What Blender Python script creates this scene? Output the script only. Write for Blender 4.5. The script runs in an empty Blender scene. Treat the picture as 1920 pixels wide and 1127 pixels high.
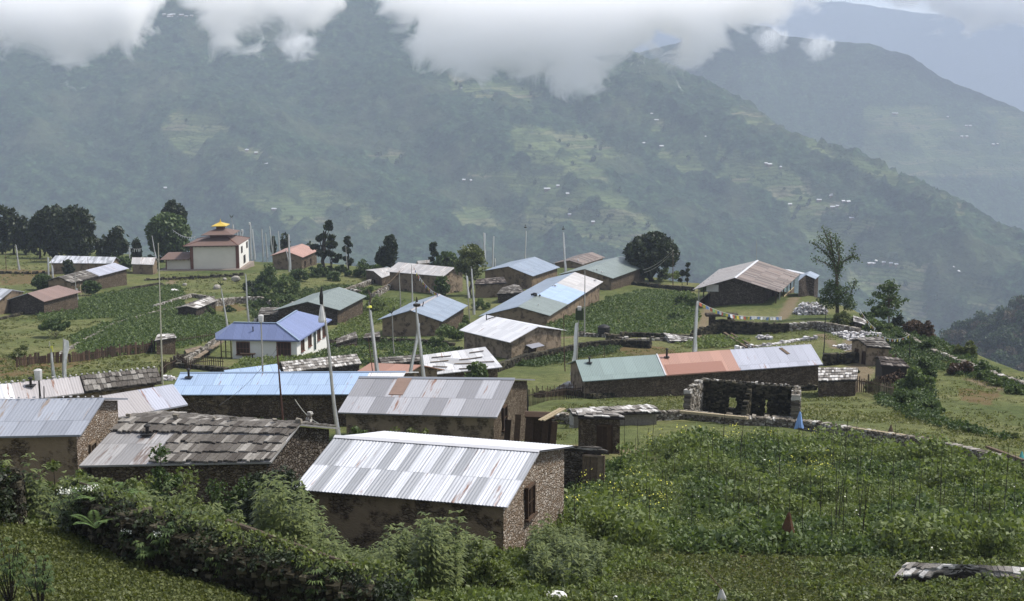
import bpy, bmesh, math, random
import numpy as np
from mathutils import Vector
S = bpy.context.scene
PI = math.pi
# ------------------------------------------------------------------ camera, light, exposure
cam = bpy.data.objects.new('camera', bpy.data.cameras.new('camera')); S.collection.objects.link(cam)
cam.data.sensor_width = 36.0; cam.data.lens = 36*2637/1920.0
cam.data.clip_start = 0.5; cam.data.clip_end = 40000
cam.location = (0, 0, 0); cam.rotation_euler = (math.radians(90-9.7), 0, 0)
S.camera = cam
SUN_EL, SUN_AZ = 55.0, 76.0            # degrees; azimuth clockwise from +Y (ahead) towards +X (right)
S.world = bpy.data.worlds.new('World'); S.world.use_nodes = True
_wn = S.world.node_tree; _wn.nodes.clear()
_sky = _wn.nodes.new('ShaderNodeTexSky'); _sky.sky_type = 'NISHITA'; _sky.sun_disc = False
_sky.sun_elevation = math.radians(SUN_EL); _sky.sun_rotation = math.radians(SUN_AZ)
_sky.altitude = 2500; _sky.air_density = 1.0; _sky.dust_density = 3.0; _sky.ozone_density = 1.0
_bg = _wn.nodes.new('ShaderNodeBackground'); _bg.inputs[1].default_value = 0.15
_wo = _wn.nodes.new('ShaderNodeOutputWorld')
_hs = _wn.nodes.new('ShaderNodeHueSaturation'); _hs.inputs['Saturation'].default_value = 0.42; _hs.inputs['Value'].default_value = 1.0
_wn.links.new(_sky.outputs[0], _hs.inputs['Color']); _wn.links.new(_hs.outputs[0], _bg.inputs[0]); _wn.links.new(_bg.outputs[0], _wo.inputs[0])
sun = bpy.data.objects.new('sun', bpy.data.lights.new('sun', 'SUN')); S.collection.objects.link(sun)
sun.data.energy = 3.3; sun.data.angle = math.radians(8.0); sun.data.color = (1.0, 0.95, 0.87)
_e, _a = math.radians(SUN_EL), math.radians(SUN_AZ)
sun.rotation_euler = Vector((math.sin(_a)*math.cos(_e), math.cos(_a)*math.cos(_e), math.sin(_e))).to_track_quat('Z', 'Y').to_euler()
S.view_settings.view_transform = 'Standard'; S.view_settings.look = 'None'
S.view_settings.exposure = 0.80; S.view_settings.gamma = 1.0; S.view_settings.use_curve_mapping = False
S.cycles.use_denoising = True; S.cycles.max_bounces = 18; S.cycles.diffuse_bounces = 2; S.cycles.glossy_bounces = 2
S.cycles.transmission_bounces = 3; S.cycles.transparent_max_bounces = 8; S.cycles.volume_bounces = 16
S.cycles.use_adaptive_sampling = True; S.cycles.adaptive_threshold = 0.015
HAZE = 1.75e-4; HAZECOL = (0.62,0.70,0.86); CLOUD = 0.040
# ------------------------------------------------------------------ view geometry and terrain
F_PX = 2637.0; PITCH = math.radians(9.7)
CP, SP = math.cos(PITCH), math.sin(PITCH)
def ray(px, py):
    """World direction seen at a point of the 1920x1127 photograph, scaled to horizontal length 1."""
    px = np.asarray(px, float); py = np.asarray(py, float)
    x = (px-960)/F_PX; y = (563.5-py)/F_PX
    d = np.stack([x+0*y, CP+y*SP+0*x, -SP+y*CP+0*x], -1)
    return d/np.hypot(d[...,0], d[...,1])[...,None]
def project(P):
    P = np.asarray(P, float); X, Y, Z = P[...,0], P[...,1], P[...,2]
    f = Y*CP-Z*SP; u = Y*SP+Z*CP
    f = np.where(np.abs(f) < 1e-6, 1e-6, f)
    return np.stack([960+F_PX*X/f, 563.5-F_PX*u/f], -1)
ANCH = [(0,1127,22),(300,1127,22.5),(-200,1127,22),(0,985,28.5),(300,1050,26),(550,1127,24.3),(-200,965,29),(0,1060,25),(-500,1127,22),
 (1000,1127,34),(850,1127,31.5),(1300,1127,36),(1920,1127,38),(1920,1040,45),(1500,1040,44),(1200,1000,49),(2200,1060,43),(1060,1000,50),
 (1920,950,57),(1500,950,56),(1200,900,62),(1920,880,71),(1600,820,81),(1300,792,84),(1100,830,75),(1000,830,74),(2300,900,68),(1400,870,68),
 (930,835,72),(640,832,72),(150,858,61),(-200,850,62),(400,790,84),(320,792,84),(600,795,83),
 (1100,745,112),(1300,740,114),(1530,735,116),(1600,770,98),(1800,790,94),(1850,760,105),(1920,735,118),(1750,680,136),(2200,800,100),
 (900,720,118),(780,720,118),(0,695,130),(200,695,130),(400,705,122),(-300,690,132),(600,700,125),
 (0,600,192),(200,640,163),(300,650,158),(430,668,150),(560,662,153),(700,640,168),(870,655,153),(990,668,146),(1100,650,153),(1250,640,158),(1400,640,156),(1500,622,162),(1600,640,152),(1650,700,128),
 (1300,600,182),(1450,588,186),(1550,590,182),(1600,600,176),(-300,600,195),
 (100,590,198),(250,560,218),(400,540,234),(400,508,262),(300,508,262),(470,500,272),(0,510,265),(150,530,242),(0,460,335),(150,470,322),(250,490,295),(560,498,266),(640,520,246),(700,560,217),(850,555,222),(760,555,220),(1000,560,215),(1150,557,218),(1207,537,236),(1290,548,222),(1100,520,250),(900,520,250),(1420,560,203),(-300,455,350)]
HID = [(-14,38,-14.4),(-9.5,37,-14.2),(-5,34.5,-13.6),(-14,46,-15.9),(-22,46,-15.8),(-6,45,-15.6),(-22,38,-14.0),(0,43,-15.6),(-30,40,-14.0),(1.9,46.3,-15.72),(3.6,45.5,-15.7),(0.2,41.5,-15.0)]
def _anchors():
    a = np.array(ANCH, float); r = ray(a[:,0], a[:,1]); P = r*a[:,2:3]
    P = np.concatenate([P, np.array(HID, float)]); return P
_AP = _anchors()
def _phi(r2): return np.where(r2 > 0, 0.5*r2*np.log(np.maximum(r2, 1e-12)), 0)
def _solve():
    P = _AP[:,:2]/100; n = len(P)
    K = _phi(((P[:,None]-P[None])**2).sum(-1)) + np.eye(n)*2e-5
    Q = np.concatenate([np.ones((n,1)), P], 1)
    A = np.zeros((n+3,n+3)); A[:n,:n] = K; A[:n,n:] = Q; A[n:,:n] = Q.T
    b = np.zeros(n+3); b[:n] = _AP[:,2]
    return np.linalg.solve(A, b)
_W = _solve()
EDGE = [(-1200,370),(-200,352),(0,342),(150,330),(290,303),(480,287),(640,266),(760,252),(900,268),(1100,266),(1220,250),(1290,240),(1400,222),(1500,208),(1600,186),(1700,163),(1760,152),(1920,130),(2200,112),(3000,92)]
_EA = np.array([math.atan2((e[0]-960), F_PX*CP) for e in EDGE]); _ED = np.array([e[1] for e in EDGE], float)
def terrain(X, Y):
    X = np.asarray(X, float); Y = np.asarray(Y, float); sh = np.broadcast(X, Y).shape
    x = np.broadcast_to(X, sh).ravel(); y = np.broadcast_to(Y, sh).ravel()
    out = np.empty(x.shape)
    P = _AP[:,:2]/100; n = len(P)
    d = np.hypot(x, y); az = np.arctan2(x, y); e = np.interp(az, _EA, _ED)
    lim = np.minimum(d, e+25); s = lim/np.maximum(d, 1e-6)
    s = np.where(d < 18, 18/np.maximum(d, 1e-3), s)
    xc, yc = np.clip(x*s, -170, 150), y*s
    for i in range(0, len(x), 40000):
        q = np.stack([xc[i:i+40000], yc[i:i+40000]], -1)/100
        r2 = ((q[:,None]-P[None])**2).sum(-1)
        out[i:i+40000] = _phi(r2)@_W[:n] + _W[n] + q@_W[n+1:]
    k = np.maximum(0, d-e)
    out -= 0.62*k*k/(k+25)
    return np.maximum(out, -640).reshape(sh)
def ground(px, py, dmax=420):
    """The place on the village ground seen at a point of the photograph (vectorised)."""
    px = np.atleast_1d(np.asarray(px, float)); py = np.atleast_1d(np.asarray(py, float))
    r = ray(px, py); ds = 18*(dmax/18)**np.linspace(0, 1, 260)
    P = r[:,None,:]*ds[None,:,None]
    g = P[...,2]-terrain(P[...,0], P[...,1])
    hit = g <= 0; i = np.where(hit.any(1), hit.argmax(1), len(ds)-1); i = np.maximum(i, 1)
    k = np.arange(len(px)); g0, g1 = g[k,i-1], g[k,i]
    t = np.clip(g0/np.where(g0-g1 == 0, 1e-9, g0-g1), 0, 1); d = ds[i-1]+(ds[i]-ds[i-1])*t
    Q = r*d[:,None]; Q[:,2] = terrain(Q[:,0], Q[:,1]); return Q
def G(px, py): return ground(px, py)[0]
def Uz(px, py, z):
    """The point seen at (px, py) that lies at height z."""
    r = ray(px, py); return r*(z/r[2])
def Ud(px, py, d): return ray(px, py)*d
def Uh(px, py, h, dmax=400):
    """The point seen at (px, py) that stands h above the ground."""
    r = ray(px, py); ds = 18*(dmax/18)**np.linspace(0, 1, 1500); P = r[None]*ds[:,None]
    g = P[:,2]-terrain(P[:,0], P[:,1])-h; k = np.argmax(g <= 0) if (g <= 0).any() else len(ds)-1
    return P[k]
def gz(p): return float(terrain(p[0], p[1]))
# ------------------------------------------------------------------ noise
def _hash(ix, iy, iz, seed):
    h = (ix.astype(np.int64)*374761393 + iy.astype(np.int64)*668265263 + iz.astype(np.int64)*2147483647//3*5 + seed*974711) & 0x7fffffff
    h = (h ^ (h >> 13))*1274126177 & 0x7fffffff
    return ((h ^ (h >> 16)) & 0xffffff)/float(0xffffff)
def vnoise(x, y, z=0.0, seed=0):
    x, y, z = np.broadcast_arrays(np.asarray(x, float), np.asarray(y, float), np.asarray(z, float))
    ix, iy, iz = np.floor(x), np.floor(y), np.floor(z); fx, fy, fz = x-ix, y-iy, z-iz
    fx, fy, fz = [t*t*(3-2*t) for t in (fx, fy, fz)]
    def c(a, b, d): return _hash(ix+a, iy+b, iz+d, seed)
    v0 = (c(0,0,0)*(1-fx)+c(1,0,0)*fx)*(1-fy)+(c(0,1,0)*(1-fx)+c(1,1,0)*fx)*fy
    if not np.any(fz): return v0
    v1 = (c(0,0,1)*(1-fx)+c(1,0,1)*fx)*(1-fy)+(c(0,1,1)*(1-fx)+c(1,1,1)*fx)*fy
    return v0*(1-fz)+v1*fz
def fbm(x, y, o=4, seed=0, g=0.5):
    s = 0; a = 1; t = 0
    for i in range(o):
        s = s + a*vnoise(x*2**i, y*2**i, 0, seed+i); t += a; a *= g
    return s/t
def inpoly(x, y, poly):
    r = np.zeros(np.shape(x), bool); n = len(poly)
    for i in range(n):
        x1, y1 = poly[i]; x2, y2 = poly[(i+1) % n]
        if y1 == y2: continue
        c = ((y1 > y) != (y2 > y)) & (x < (x2-x1)*(y-y1)/(y2-y1)+x1); r ^= c
    return r
# ------------------------------------------------------------------ mesh building
class MB:
    def __init__(self): self.v = []; self.f = []; self.n = 0; self.fm = []; self.uv = []
    def add(self, V, Fs, m=0, uv=None):
        V = np.asarray(V, float); self.v.append(V)
        for i, f in enumerate(Fs):
            self.f.append([self.n+k for k in f]); self.fm.append(m)
            self.uv.append(uv[i] if uv is not None else None)
        self.n += len(V); return self
    def box(self, a, b, m=0):
        (x0,y0,z0), (x1,y1,z1) = a, b
        V = [(x0,y0,z0),(x1,y0,z0),(x1,y1,z0),(x0,y1,z0),(x0,y0,z1),(x1,y0,z1),(x1,y1,z1),(x0,y1,z1)]
        return self.add(V, [(0,3,2,1),(4,5,6,7),(0,1,5,4),(1,2,6,5),(2,3,7,6),(3,0,4,7)], m)
    def obox(self, c, ux, uy, uz, m=0):
        """Box centred on c with half-extent vectors."""
        c, ux, uy, uz = [np.asarray(t, float) for t in (c, ux, uy, uz)]
        V = [c+sx*ux+sy*uy+sz*uz for sz in (-1,1) for sx, sy in ((-1,-1),(1,-1),(1,1),(-1,1))]
        return self.add(V, [(0,3,2,1),(4,5,6,7),(0,1,5,4),(1,2,6,5),(2,3,7,6),(3,0,4,7)], m)
    def prism(self, top, thick, m=0, up=(0,0,1)):
        """A slab below a polygon of points."""
        T = np.asarray(top, float); B = T-np.asarray(up)*thick; n = len(T)
        return self.add(np.concatenate([T, B]), [tuple(range(n)), tuple(range(2*n-1, n-1, -1))]+[(i, i+n, (i+1) % n+n, (i+1) % n) for i in range(n)], m)
    def tube(self, pts, rad, n=6, m=0):
        pts = [np.asarray(p, float) for p in pts]
        if not hasattr(rad, '__len__'): rad = [rad]*len(pts)
        V = []
        for i, p in enumerate(pts):
            t = pts[min(i+1, len(pts)-1)]-pts[max(i-1, 0)]; t = t/max(1e-9, np.linalg.norm(t))
            a = np.cross(t, (0,0,1) if abs(t[2]) < 0.9 else (1,0,0)); a /= np.linalg.norm(a); b = np.cross(t, a)
            V += [p+rad[i]*(math.cos(2*PI*k/n)*a+math.sin(2*PI*k/n)*b) for k in range(n)]
        Fs = [(i*n+k, i*n+(k+1) % n, (i+1)*n+(k+1) % n, (i+1)*n+k) for i in range(len(pts)-1) for k in range(n)]
        Fs += [tuple(range(n-1, -1, -1)), tuple((len(pts)-1)*n+k for k in range(n))]
        return self.add(V, Fs, m)
    def bar(self, a, b, w, h=None, m=0):
        a, b = np.asarray(a, float), np.asarray(b, float); h = h or w; d = b-a; L = np.linalg.norm(d); d /= L
        s = np.cross(d, (0,0,1) if abs(d[2]) < 0.95 else (1,0,0)); s /= np.linalg.norm(s); u = np.cross(s, d)
        return self.obox((a+b)/2, d*L/2, s*w/2, u*h/2, m)
def link(o): S.collection.objects.link(o); return o
def tag(o, label=None, cat=None, group=None, kind=None):
    if label: o['label'] = label
    if cat: o['category'] = cat
    if group: o['group'] = group
    if kind: o['kind'] = kind
    return o
def obj(name, mb, mats, parent=None, smooth=False, loc=None):
    """Link one mesh object; its origin is loc, or its parent's place."""
    me = bpy.data.meshes.new(name)
    V = np.concatenate(mb.v) if mb.v else np.zeros((0,3))
    w = wloc(parent) if parent is not None else (np.asarray(loc, float) if loc is not None else V.mean(0)*0+[V[:,0].mean(), V[:,1].mean(), V[:,2].min()])
    me.from_pydata((V-w).tolist(), [], mb.f)
    if not isinstance(mats, (list, tuple)): mats = [mats]
    for m in mats: me.materials.append(m)
    me.polygons.foreach_set('material_index', mb.fm)
    if any(u is not None for u in mb.uv):
        ul = me.uv_layers.new(name='UVMap'); fl = []
        for f, u in zip(mb.f, mb.uv): fl += [c for p in (u if u is not None else [(0,0)]*len(f)) for c in p]
        ul.data.foreach_set('uv', fl)
    if smooth: me.polygons.foreach_set('use_smooth', [True]*len(mb.f))
    me.validate(); me.update()
    o = link(bpy.data.objects.new(name, me))
    if parent is None: o.location = w
    else: o.parent = parent
    return o
def wloc(o):
    w = np.zeros(3)
    while o is not None: w += np.array(o.location); o = o.parent
    return w
def empty(name, loc, label, cat, group=None):
    o = link(bpy.data.objects.new(name, None)); o.location = tuple(float(c) for c in loc); o.empty_display_size = 0.5
    return tag(o, label, cat, group)
def bulk(name, V, Fq, mat, parent=None, loc=None, col=None, smooth=False):
    """Fast mesh from vertex array and an array of equal-sized faces."""
    V = np.asarray(V, np.float64); Fq = np.asarray(Fq, np.int32)
    w = wloc(parent) if parent is not None else (np.asarray(loc, float) if loc is not None else np.array([V[:,0].mean(), V[:,1].mean(), V[:,2].min()]))
    me = bpy.data.meshes.new(name); nf, k = Fq.shape
    me.vertices.add(len(V)); me.vertices.foreach_set('co', (V-w).astype(np.float32).ravel())
    me.loops.add(nf*k); me.loops.foreach_set('vertex_index', Fq.ravel())
    me.polygons.add(nf); me.polygons.foreach_set('loop_start', np.arange(0, nf*k, k, dtype=np.int32))
    if smooth: me.polygons.foreach_set('use_smooth', np.ones(nf, bool))
    if col is not None:
        a = me.color_attributes.new('Col', 'FLOAT_COLOR', 'POINT'); c = np.ones((len(V), 4), np.float32); c[:,:3] = col
        a.data.foreach_set('color', c.ravel())
    me.materials.append(mat); me.update(calc_edges=True)
    o = link(bpy.data.objects.new(name, me))
    if parent is None: o.location = w
    else: o.parent = parent
    return o
# ------------------------------------------------------------------ materials
class NT:
    def __init__(self, name):
        self.m = bpy.data.materials.new(name); self.m.use_nodes = True; self.t = self.m.node_tree; self.t.nodes.clear()
        self.out = self.t.nodes.new('ShaderNodeOutputMaterial')
    def n(self, typ, _in=None, **kw):
        x = self.t.nodes.new('ShaderNode'+typ)
        for k, v in kw.items(): setattr(x, k, v)
        for k, v in (_in or {}).items():
            if hasattr(v, 'is_output'): self.t.links.new(v, x.inputs[k])
            else: x.inputs[k].default_value = v
        return x
    def math(self, op, a, b=0.0, c=None, clamp=False):
        d = {0: a, 1: b}
        if c is not None: d[2] = c
        return self.n('Math', d, operation=op, use_clamp=clamp).outputs[0]
    def mix(self, f, a, b, blend='MIX'):
        x = self.n('Mix', {0: f}, data_type='RGBA', blend_type=blend)
        for i, v in ((6, a), (7, b)):
            if hasattr(v, 'is_output'): self.t.links.new(v, x.inputs[i])
            else: x.inputs[i].default_value = (*v, 1) if len(v) == 3 else v
        return x.outputs[2]
    def ramp(self, fac, stops, interp='LINEAR'):
        x = self.n('ValToRGB', {0: fac}); r = x.color_ramp; r.interpolation = interp
        while len(r.elements) < len(stops): r.elements.new(0.5)
        for e, (p, c) in zip(r.elements, stops): e.position = p; e.color = (*c, 1) if hasattr(c, '__len__') else (c, c, c, 1)
        return x.outputs[0]
    def noise(self, vec, scale, detail=4, rough=0.55, dist=0.0):
        return self.n('TexNoise', {'Vector': vec, 'Scale': scale, 'Detail': detail, 'Roughness': rough, 'Distortion': dist}).outputs[0]
    def obj(self): return self.n('TexCoord').outputs['Object']
    def bsdf(self, col, rough=0.8, normal=None, metal=0.0, spec=0.3):
        d = {'Base Color': col if hasattr(col, 'is_output') else (*col, 1), 'Roughness': rough, 'Metallic': metal, 'Specular IOR Level': spec}
        if normal is not None: d['Normal'] = normal
        return self.n('BsdfPrincipled', d).outputs[0]
    def bump(self, h, dist, strength=1.0): return self.n('Bump', {'Height': h, 'Distance': dist, 'Strength': strength}).outputs[0]
    def surf(self, s): self.t.links.new(s, self.out.inputs[0]); return self.m
def sc(c, k): return tuple(min(1, x*k) for x in c)
def plain(name, c, rough=0.85, var=0.25, scale=3.0, bump=0.01):
    t = NT(name); o = t.obj(); n = t.noise(o, scale, 5)
    return t.surf(t.bsdf(t.mix(n, sc(c, 1-var), sc(c, 1+var)), rough, t.bump(t.noise(o, scale*6, 3), bump)))
def leafmat(name, c0, c1, trans=0.35, c2=None):
    """Leaves: each loose leaf gets its own shade between c0 and c1, with a few of c2."""
    t = NT(name); r = t.n('NewGeometry').outputs['Random Per Island']
    big = t.noise(t.obj(), 0.6, 2)
    f = t.math('ADD', t.math('MULTIPLY', r, 0.7), t.math('MULTIPLY', big, 0.3))
    st = [(0.1, c0), (0.8, c1)]
    if c2: st.append((0.93, c2))
    col = t.ramp(f, st)
    a = t.bsdf(col, 0.55, spec=0.35); b = t.n('BsdfTranslucent', {0: t.mix(1.0, col, (1.25, 1.3, 0.6), 'MULTIPLY')}).outputs[0]
    return t.surf(t.n('MixShader', {0: trans, 1: a, 2: b}).outputs[0])
# ------------------------------------------------------------------ far mountains
DIRX, DIRY = 0.555, -0.832                 # downhill direction of the spurs
FIELDS = [ # terraced fields seen on the far slope (photograph outlines)
 [(335,205),(405,215),(440,265),(505,285),(560,330),(640,372),(700,405),(760,455),(700,505),(640,500),(560,440),(470,385),(400,330),(330,285),(300,245)],
 [(840,150),(960,150),(1010,185),(1000,205),(940,200),(850,172)],
 [(700,290),(760,295),(770,315),(720,312)],
 [(860,330),(1060,330),(1080,300),(1120,300),(1180,380),(1200,440),(1080,420),(1000,440),(860,430),(850,390),(980,380),(950,345)],
 [(1100,170),(1160,180),(1240,225),(1310,255),(1360,290),(1330,300),(1240,260),(1180,220)],
 [(1230,255),(1330,290),(1420,300),(1490,325),(1560,370),(1600,400),(1640,440),(1540,450),(1500,400),(1420,350),(1300,330),(1240,300)],
 [(960,240),(1100,250),(1180,300),(1120,320),(1000,300),(950,270)],
 [(1060,395),(1160,370),(1230,420),(1250,460),(1180,470),(1090,450)],
 [(1480,380),(1600,400),(1660,440),(1700,470),(1640,490),(1560,470),(1480,430)],
 [(1590,480),(1720,495),(1800,560),(1840,600),(1740,610),(1660,570),(1590,530)],
 [(1380,200),(1480,240),(1640,310),(1780,370),(1900,440),(1910,450),(1760,385),(1600,315),(1440,250),(1370,215)],
 [(1700,480),(1850,540),(1920,580),(1920,600),(1820,570),(1700,500)],
]
SKY1 = [(-3000,-900),(1080,-300),(1160,95),(1240,122),(1290,138),(1340,165),(1413,203),(1480,250),(1613,287),(1713,332),(1813,374),(1920,424),(2100,500),(2400,640)]
def smooth(e0, e1, x):
    t = np.clip((x-e0)/(e1-e0), 0, 1); return t*t*(3-2*t)
def m1z(X, Y):
    wx = 90*(fbm(X/500, Y/500, 3, 11)-.5); 
    u = X*0.832+Y*0.555+wx*1.5; w = X*DIRX+Y*DIRY
    z = -390+0.42*(Y-1900)
    for uc, s, a in ((300,120,35),(640,110,30),(950,120,60),(1290,110,55),(1450,60,20),(1640,95,75),(1830,70,60)):
        z = z+a*smooth(2950, 2450, Y)*np.exp(-((u-uc-30*np.sin(w/300+uc))/s)**2)
    over = np.maximum(0, u-1760); z = z-1.1*over*over/(over+30)
    rg = 1-np.abs(2*fbm(u/150, w/420, 4, 5)-1); z = z+60*(rg-.7)*smooth(2900, 2200, Y)
    z = z+18*(fbm(X/70, Y/70, 3, 21)-.5)
    px = 960+F_PX*X/(Y*CP-z*SP); sk = np.interp(px, [s[0] for s in SKY1], [s[1] for s in SKY1])
    cap = -(np.tan(PITCH+np.arctan((sk-563.5)/F_PX)))*np.hypot(X, Y)+5*(fbm(X/60, Y/60, 3, 23)-.5)
    return np.where(z > cap, cap-.7*(z-cap), z)
def fieldmask(px, py, nx, ny):
    """1 inside the outlined terraces, with ragged edges."""
    jx = px+16*(fbm(nx/40, ny/40, 3, 31)-.5)*2; jy = py+12*(fbm(nx/40, ny/40, 3, 37)-.5)*2
    m = np.zeros(np.shape(px))
    for p in FIELDS: m = np.maximum(m, inpoly(jx, jy, p))
    patch = fbm(nx/55, ny/55, 3, 41)
    return np.where(patch > 0.57, 0.15, 1.0)*m
def gridmesh(name, X, Y, Z, mat, col=None, **kw):
    nx, ny = X.shape; V = np.stack([X, Y, Z], -1).reshape(-1, 3)
    i = np.arange(nx*ny).reshape(nx, ny)
    Fq = np.stack([i[:-1,:-1], i[1:,:-1], i[1:,1:], i[:-1,1:]], -1).reshape(-1, 4)
    return bulk(name, V, Fq, mat, loc=(0,0,0), col=None if col is None else col.reshape(-1, 3), smooth=True, **kw)
def hillmat(name, bumpd=6):
    t = NT(name); o = t.obj(); a = t.n('Attribute', attribute_name='Col').outputs
    sep = t.n('SeparateColor', {0: a[0]}).outputs            # R: field, G: scrub / bare, B: tone
    forest = t.ramp(t.noise(o, 0.035, 6, 0.7), [(0.3, (0.012,0.026,0.015)), (0.52, (0.030,0.058,0.028)), (0.72, (0.06,0.095,0.042))])
    blot = t.ramp(t.n('TexVoronoi', {'Vector': o, 'Scale': 0.09}).outputs[0], [(0.0, 1.25), (0.5, 0.75), (0.9, 0.45)])
    forest = t.mix(0.9, forest, blot, 'MULTIPLY'); forest = t.mix(0.85, forest, t.ramp(t.noise(o, 0.16, 4, .7), [(0.36, 0.35), (0.5, 1.0), (0.66, 1.8)]), 'MULTIPLY')
    z = t.n('SeparateXYZ', {0: o}).outputs[2]
    zz = t.math('ADD', z, t.math('MULTIPLY', t.noise(o, 0.012, 3), 26.0))
    st = t.math('SINE', t.math('MULTIPLY', zz, 1.15))
    plot = t.n('TexVoronoi', {'Vector': t.n('VectorMath', {0: o, 1: (0.010, 0.016, 0.11)}, operation='MULTIPLY').outputs[0], 'Scale': 1.0}).outputs[1]
    pc = t.n('SeparateColor', {0: plot}).outputs[0]
    field = t.ramp(pc, [(0.1, (0.065,0.09,0.038)), (0.45, (0.085,0.12,0.048)), (0.7, (0.12,0.15,0.062)), (0.95, (0.15,0.145,0.085))])
    field = t.mix(t.math('MULTIPLY', t.math('GREATER_THAN', st, 0.45), 0.55), field, (0.045,0.06,0.03))
    field = t.mix(t.math('GREATER_THAN', t.noise(o, 0.06, 4, 0.6), 0.60), field, (0.03,0.05,0.02))
    scrub = t.mix(t.noise(o, 0.08, 4), (0.042,0.058,0.03), (0.085,0.098,0.055))
    col = t.mix(sep[1], forest, scrub); col = t.mix(sep[0], col, field)
    return t.surf(t.bsdf(col, 0.95, t.bump(t.noise(o, 0.10, 4, 0.6), bumpd, 0.8), spec=0.05))
M_hill = hillmat('forested_slope'); 
def build_m1():
    ys = np.concatenate([np.arange(1250,1750,25), np.arange(1750,3300,5.5), np.arange(3300,4600,40)])
    xs = np.arange(-1500, 1720, 5.5)
    X, Y = np.meshgrid(xs, ys, indexing='ij'); Z = m1z(X, Y)
    P = project(np.stack([X, Y, Z], -1)); fm = fieldmask(P[...,0], P[...,1], X, Y)
    can = np.maximum(0, fbm(X/16, Y/16, 2, 51)-.35)*20+4*fbm(X/7, Y/7, 1, 57)
    Z = Z+can*(1-fm)*np.where(Y < 3300, 1, .3)
    Z = np.maximum(Z, -640)
    sc_ = np.clip((fbm(X/90, Y/90, 4, 61)-.53)*3.0, 0, .6)
    C = np.stack([fm, sc_*(1-fm), fbm(X/300, Y/300, 2, 3)], -1)
    return tag(gridmesh('mountain_slope', X, Y, Z, M_hill, C), 'forested mountainside with terraced fields across the valley', 'mountain', kind='structure')
build_m1()
SKY2 = [(900,130),(1150,110),(1290,75),(1330,52),(1380,42),(1420,50),(1450,68),(1500,76),(1560,80),(1610,83),(1690,108),(1740,145),(1830,182),(1920,218),(2050,270),(2300,330)]
SKY3 = [(900,60),(1150,50),(1330,30),(1450,4),(1560,4),(1700,25),(1780,30),(1850,27),(1920,38),(2100,70),(2400,120)]
def far_range(name, sky, dist, drop, sub, seed, label):
    az = np.linspace(math.atan((700-960)/F_PX), math.atan((2300-960)/F_PX), 420)
    rr = np.concatenate([np.linspace(0.62, 0.98, 120), np.linspace(0.983, 1.05, 40)])*dist
    A, R = np.meshgrid(az, rr, indexing='ij'); X, Y = R*np.sin(A), R*np.cos(A)
    pxs = 960+F_PX*np.tan(az)*CP
    sy = np.interp(pxs, [s[0] for s in sky], [s[1] for s in sky])
    d = ray(pxs, sy); zc = (d[:,2]*dist)[:,None]
    dd = (dist-R)
    Z = zc-drop*np.where(dd > 0, dd, -dd*1.5)-sub*smooth(0, 600, np.abs(dd))*(1-np.abs(2*fbm(A*dist/700, R/1400, 4, seed)-1))
    Z = Z+10*(fbm(X/35, Y/35, 3, seed+3)-.5)+5*fbm(X/14, Y/14, 1, seed+5)
    P = project(np.stack([X, Y, Z], -1)); fm = fieldmask(P[...,0], P[...,1], X, Y)*0
    s2 = ((P[...,0] > 1620) & (P[...,1] > 200) & (P[...,1] < 330))*np.clip((fbm(X/120, Y/120, 3, 71)-.42)*4, 0, .7)
    C = np.stack([fm+s2, 0*fm+.1, fm], -1)
    return tag(gridmesh(name, X, Y, Z, M_hill, C), label, 'mountain', kind='structure')
far_range('mountain_ridge', SKY2, 4100, 0.42, 130, 81, 'dark wooded mountain ridge behind the terraced slope')
far_range('mountain_range', SKY3, 9500, 0.40, 260, 91, 'pale blue mountain range fading into cloud')
# ------------------------------------------------------------------ village ground
FOOT = []                                  # house footprints, kept clear of plants
def in_foot(x, y, grow=1.0):
    r = np.zeros(np.shape(x), bool)
    for q in FOOT:
        c = np.mean(q, 0); r |= inpoly(x, y, [tuple(c+(np.array(p)-c)*grow) for p in q])
    return r
def edge_dist(x, y): return np.interp(np.arctan2(x, y), _EA, _ED)
# outlines in the photograph of what covers the ground
P_DIRT = [[(282,700),(318,665),(328,680),(300,762),(284,780),(278,770)], [(318,672),(330,668),(325,690),(318,700)]]
PATHS = [([(325,522),(318,540),(312,556),(322,575)],1.1), ([(1330,560),(1322,600),(1310,640)],.9), ([(1590,735),(1612,700),(1618,680),(1600,640)],1.6), ([(1540,625),(1570,655)],.8),
         ([(1090,842),(1200,848),(1240,856)],1.8), ([(1490,560),(1470,590),(1462,600)],1.2), ([(1820,712),(1870,726),(1960,746)],.9),([(1000,640),(1060,632),(1130,622)],1.0)]
P_BROWN = [[(0,505),(110,506),(100,530),(0,535)], [(-60,675),(60,668),(180,672),(120,695),(0,712),(-60,715)], [(1120,640),(1240,650),(1300,672),(1180,668)], [(1800,730),(1880,735),(1860,760),(1800,750)], [(1380,1040),(1560,1050),(1700,1080),(1500,1110),(1350,1070)], [(300,575),(420,560),(470,580),(330,590)]]
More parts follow.
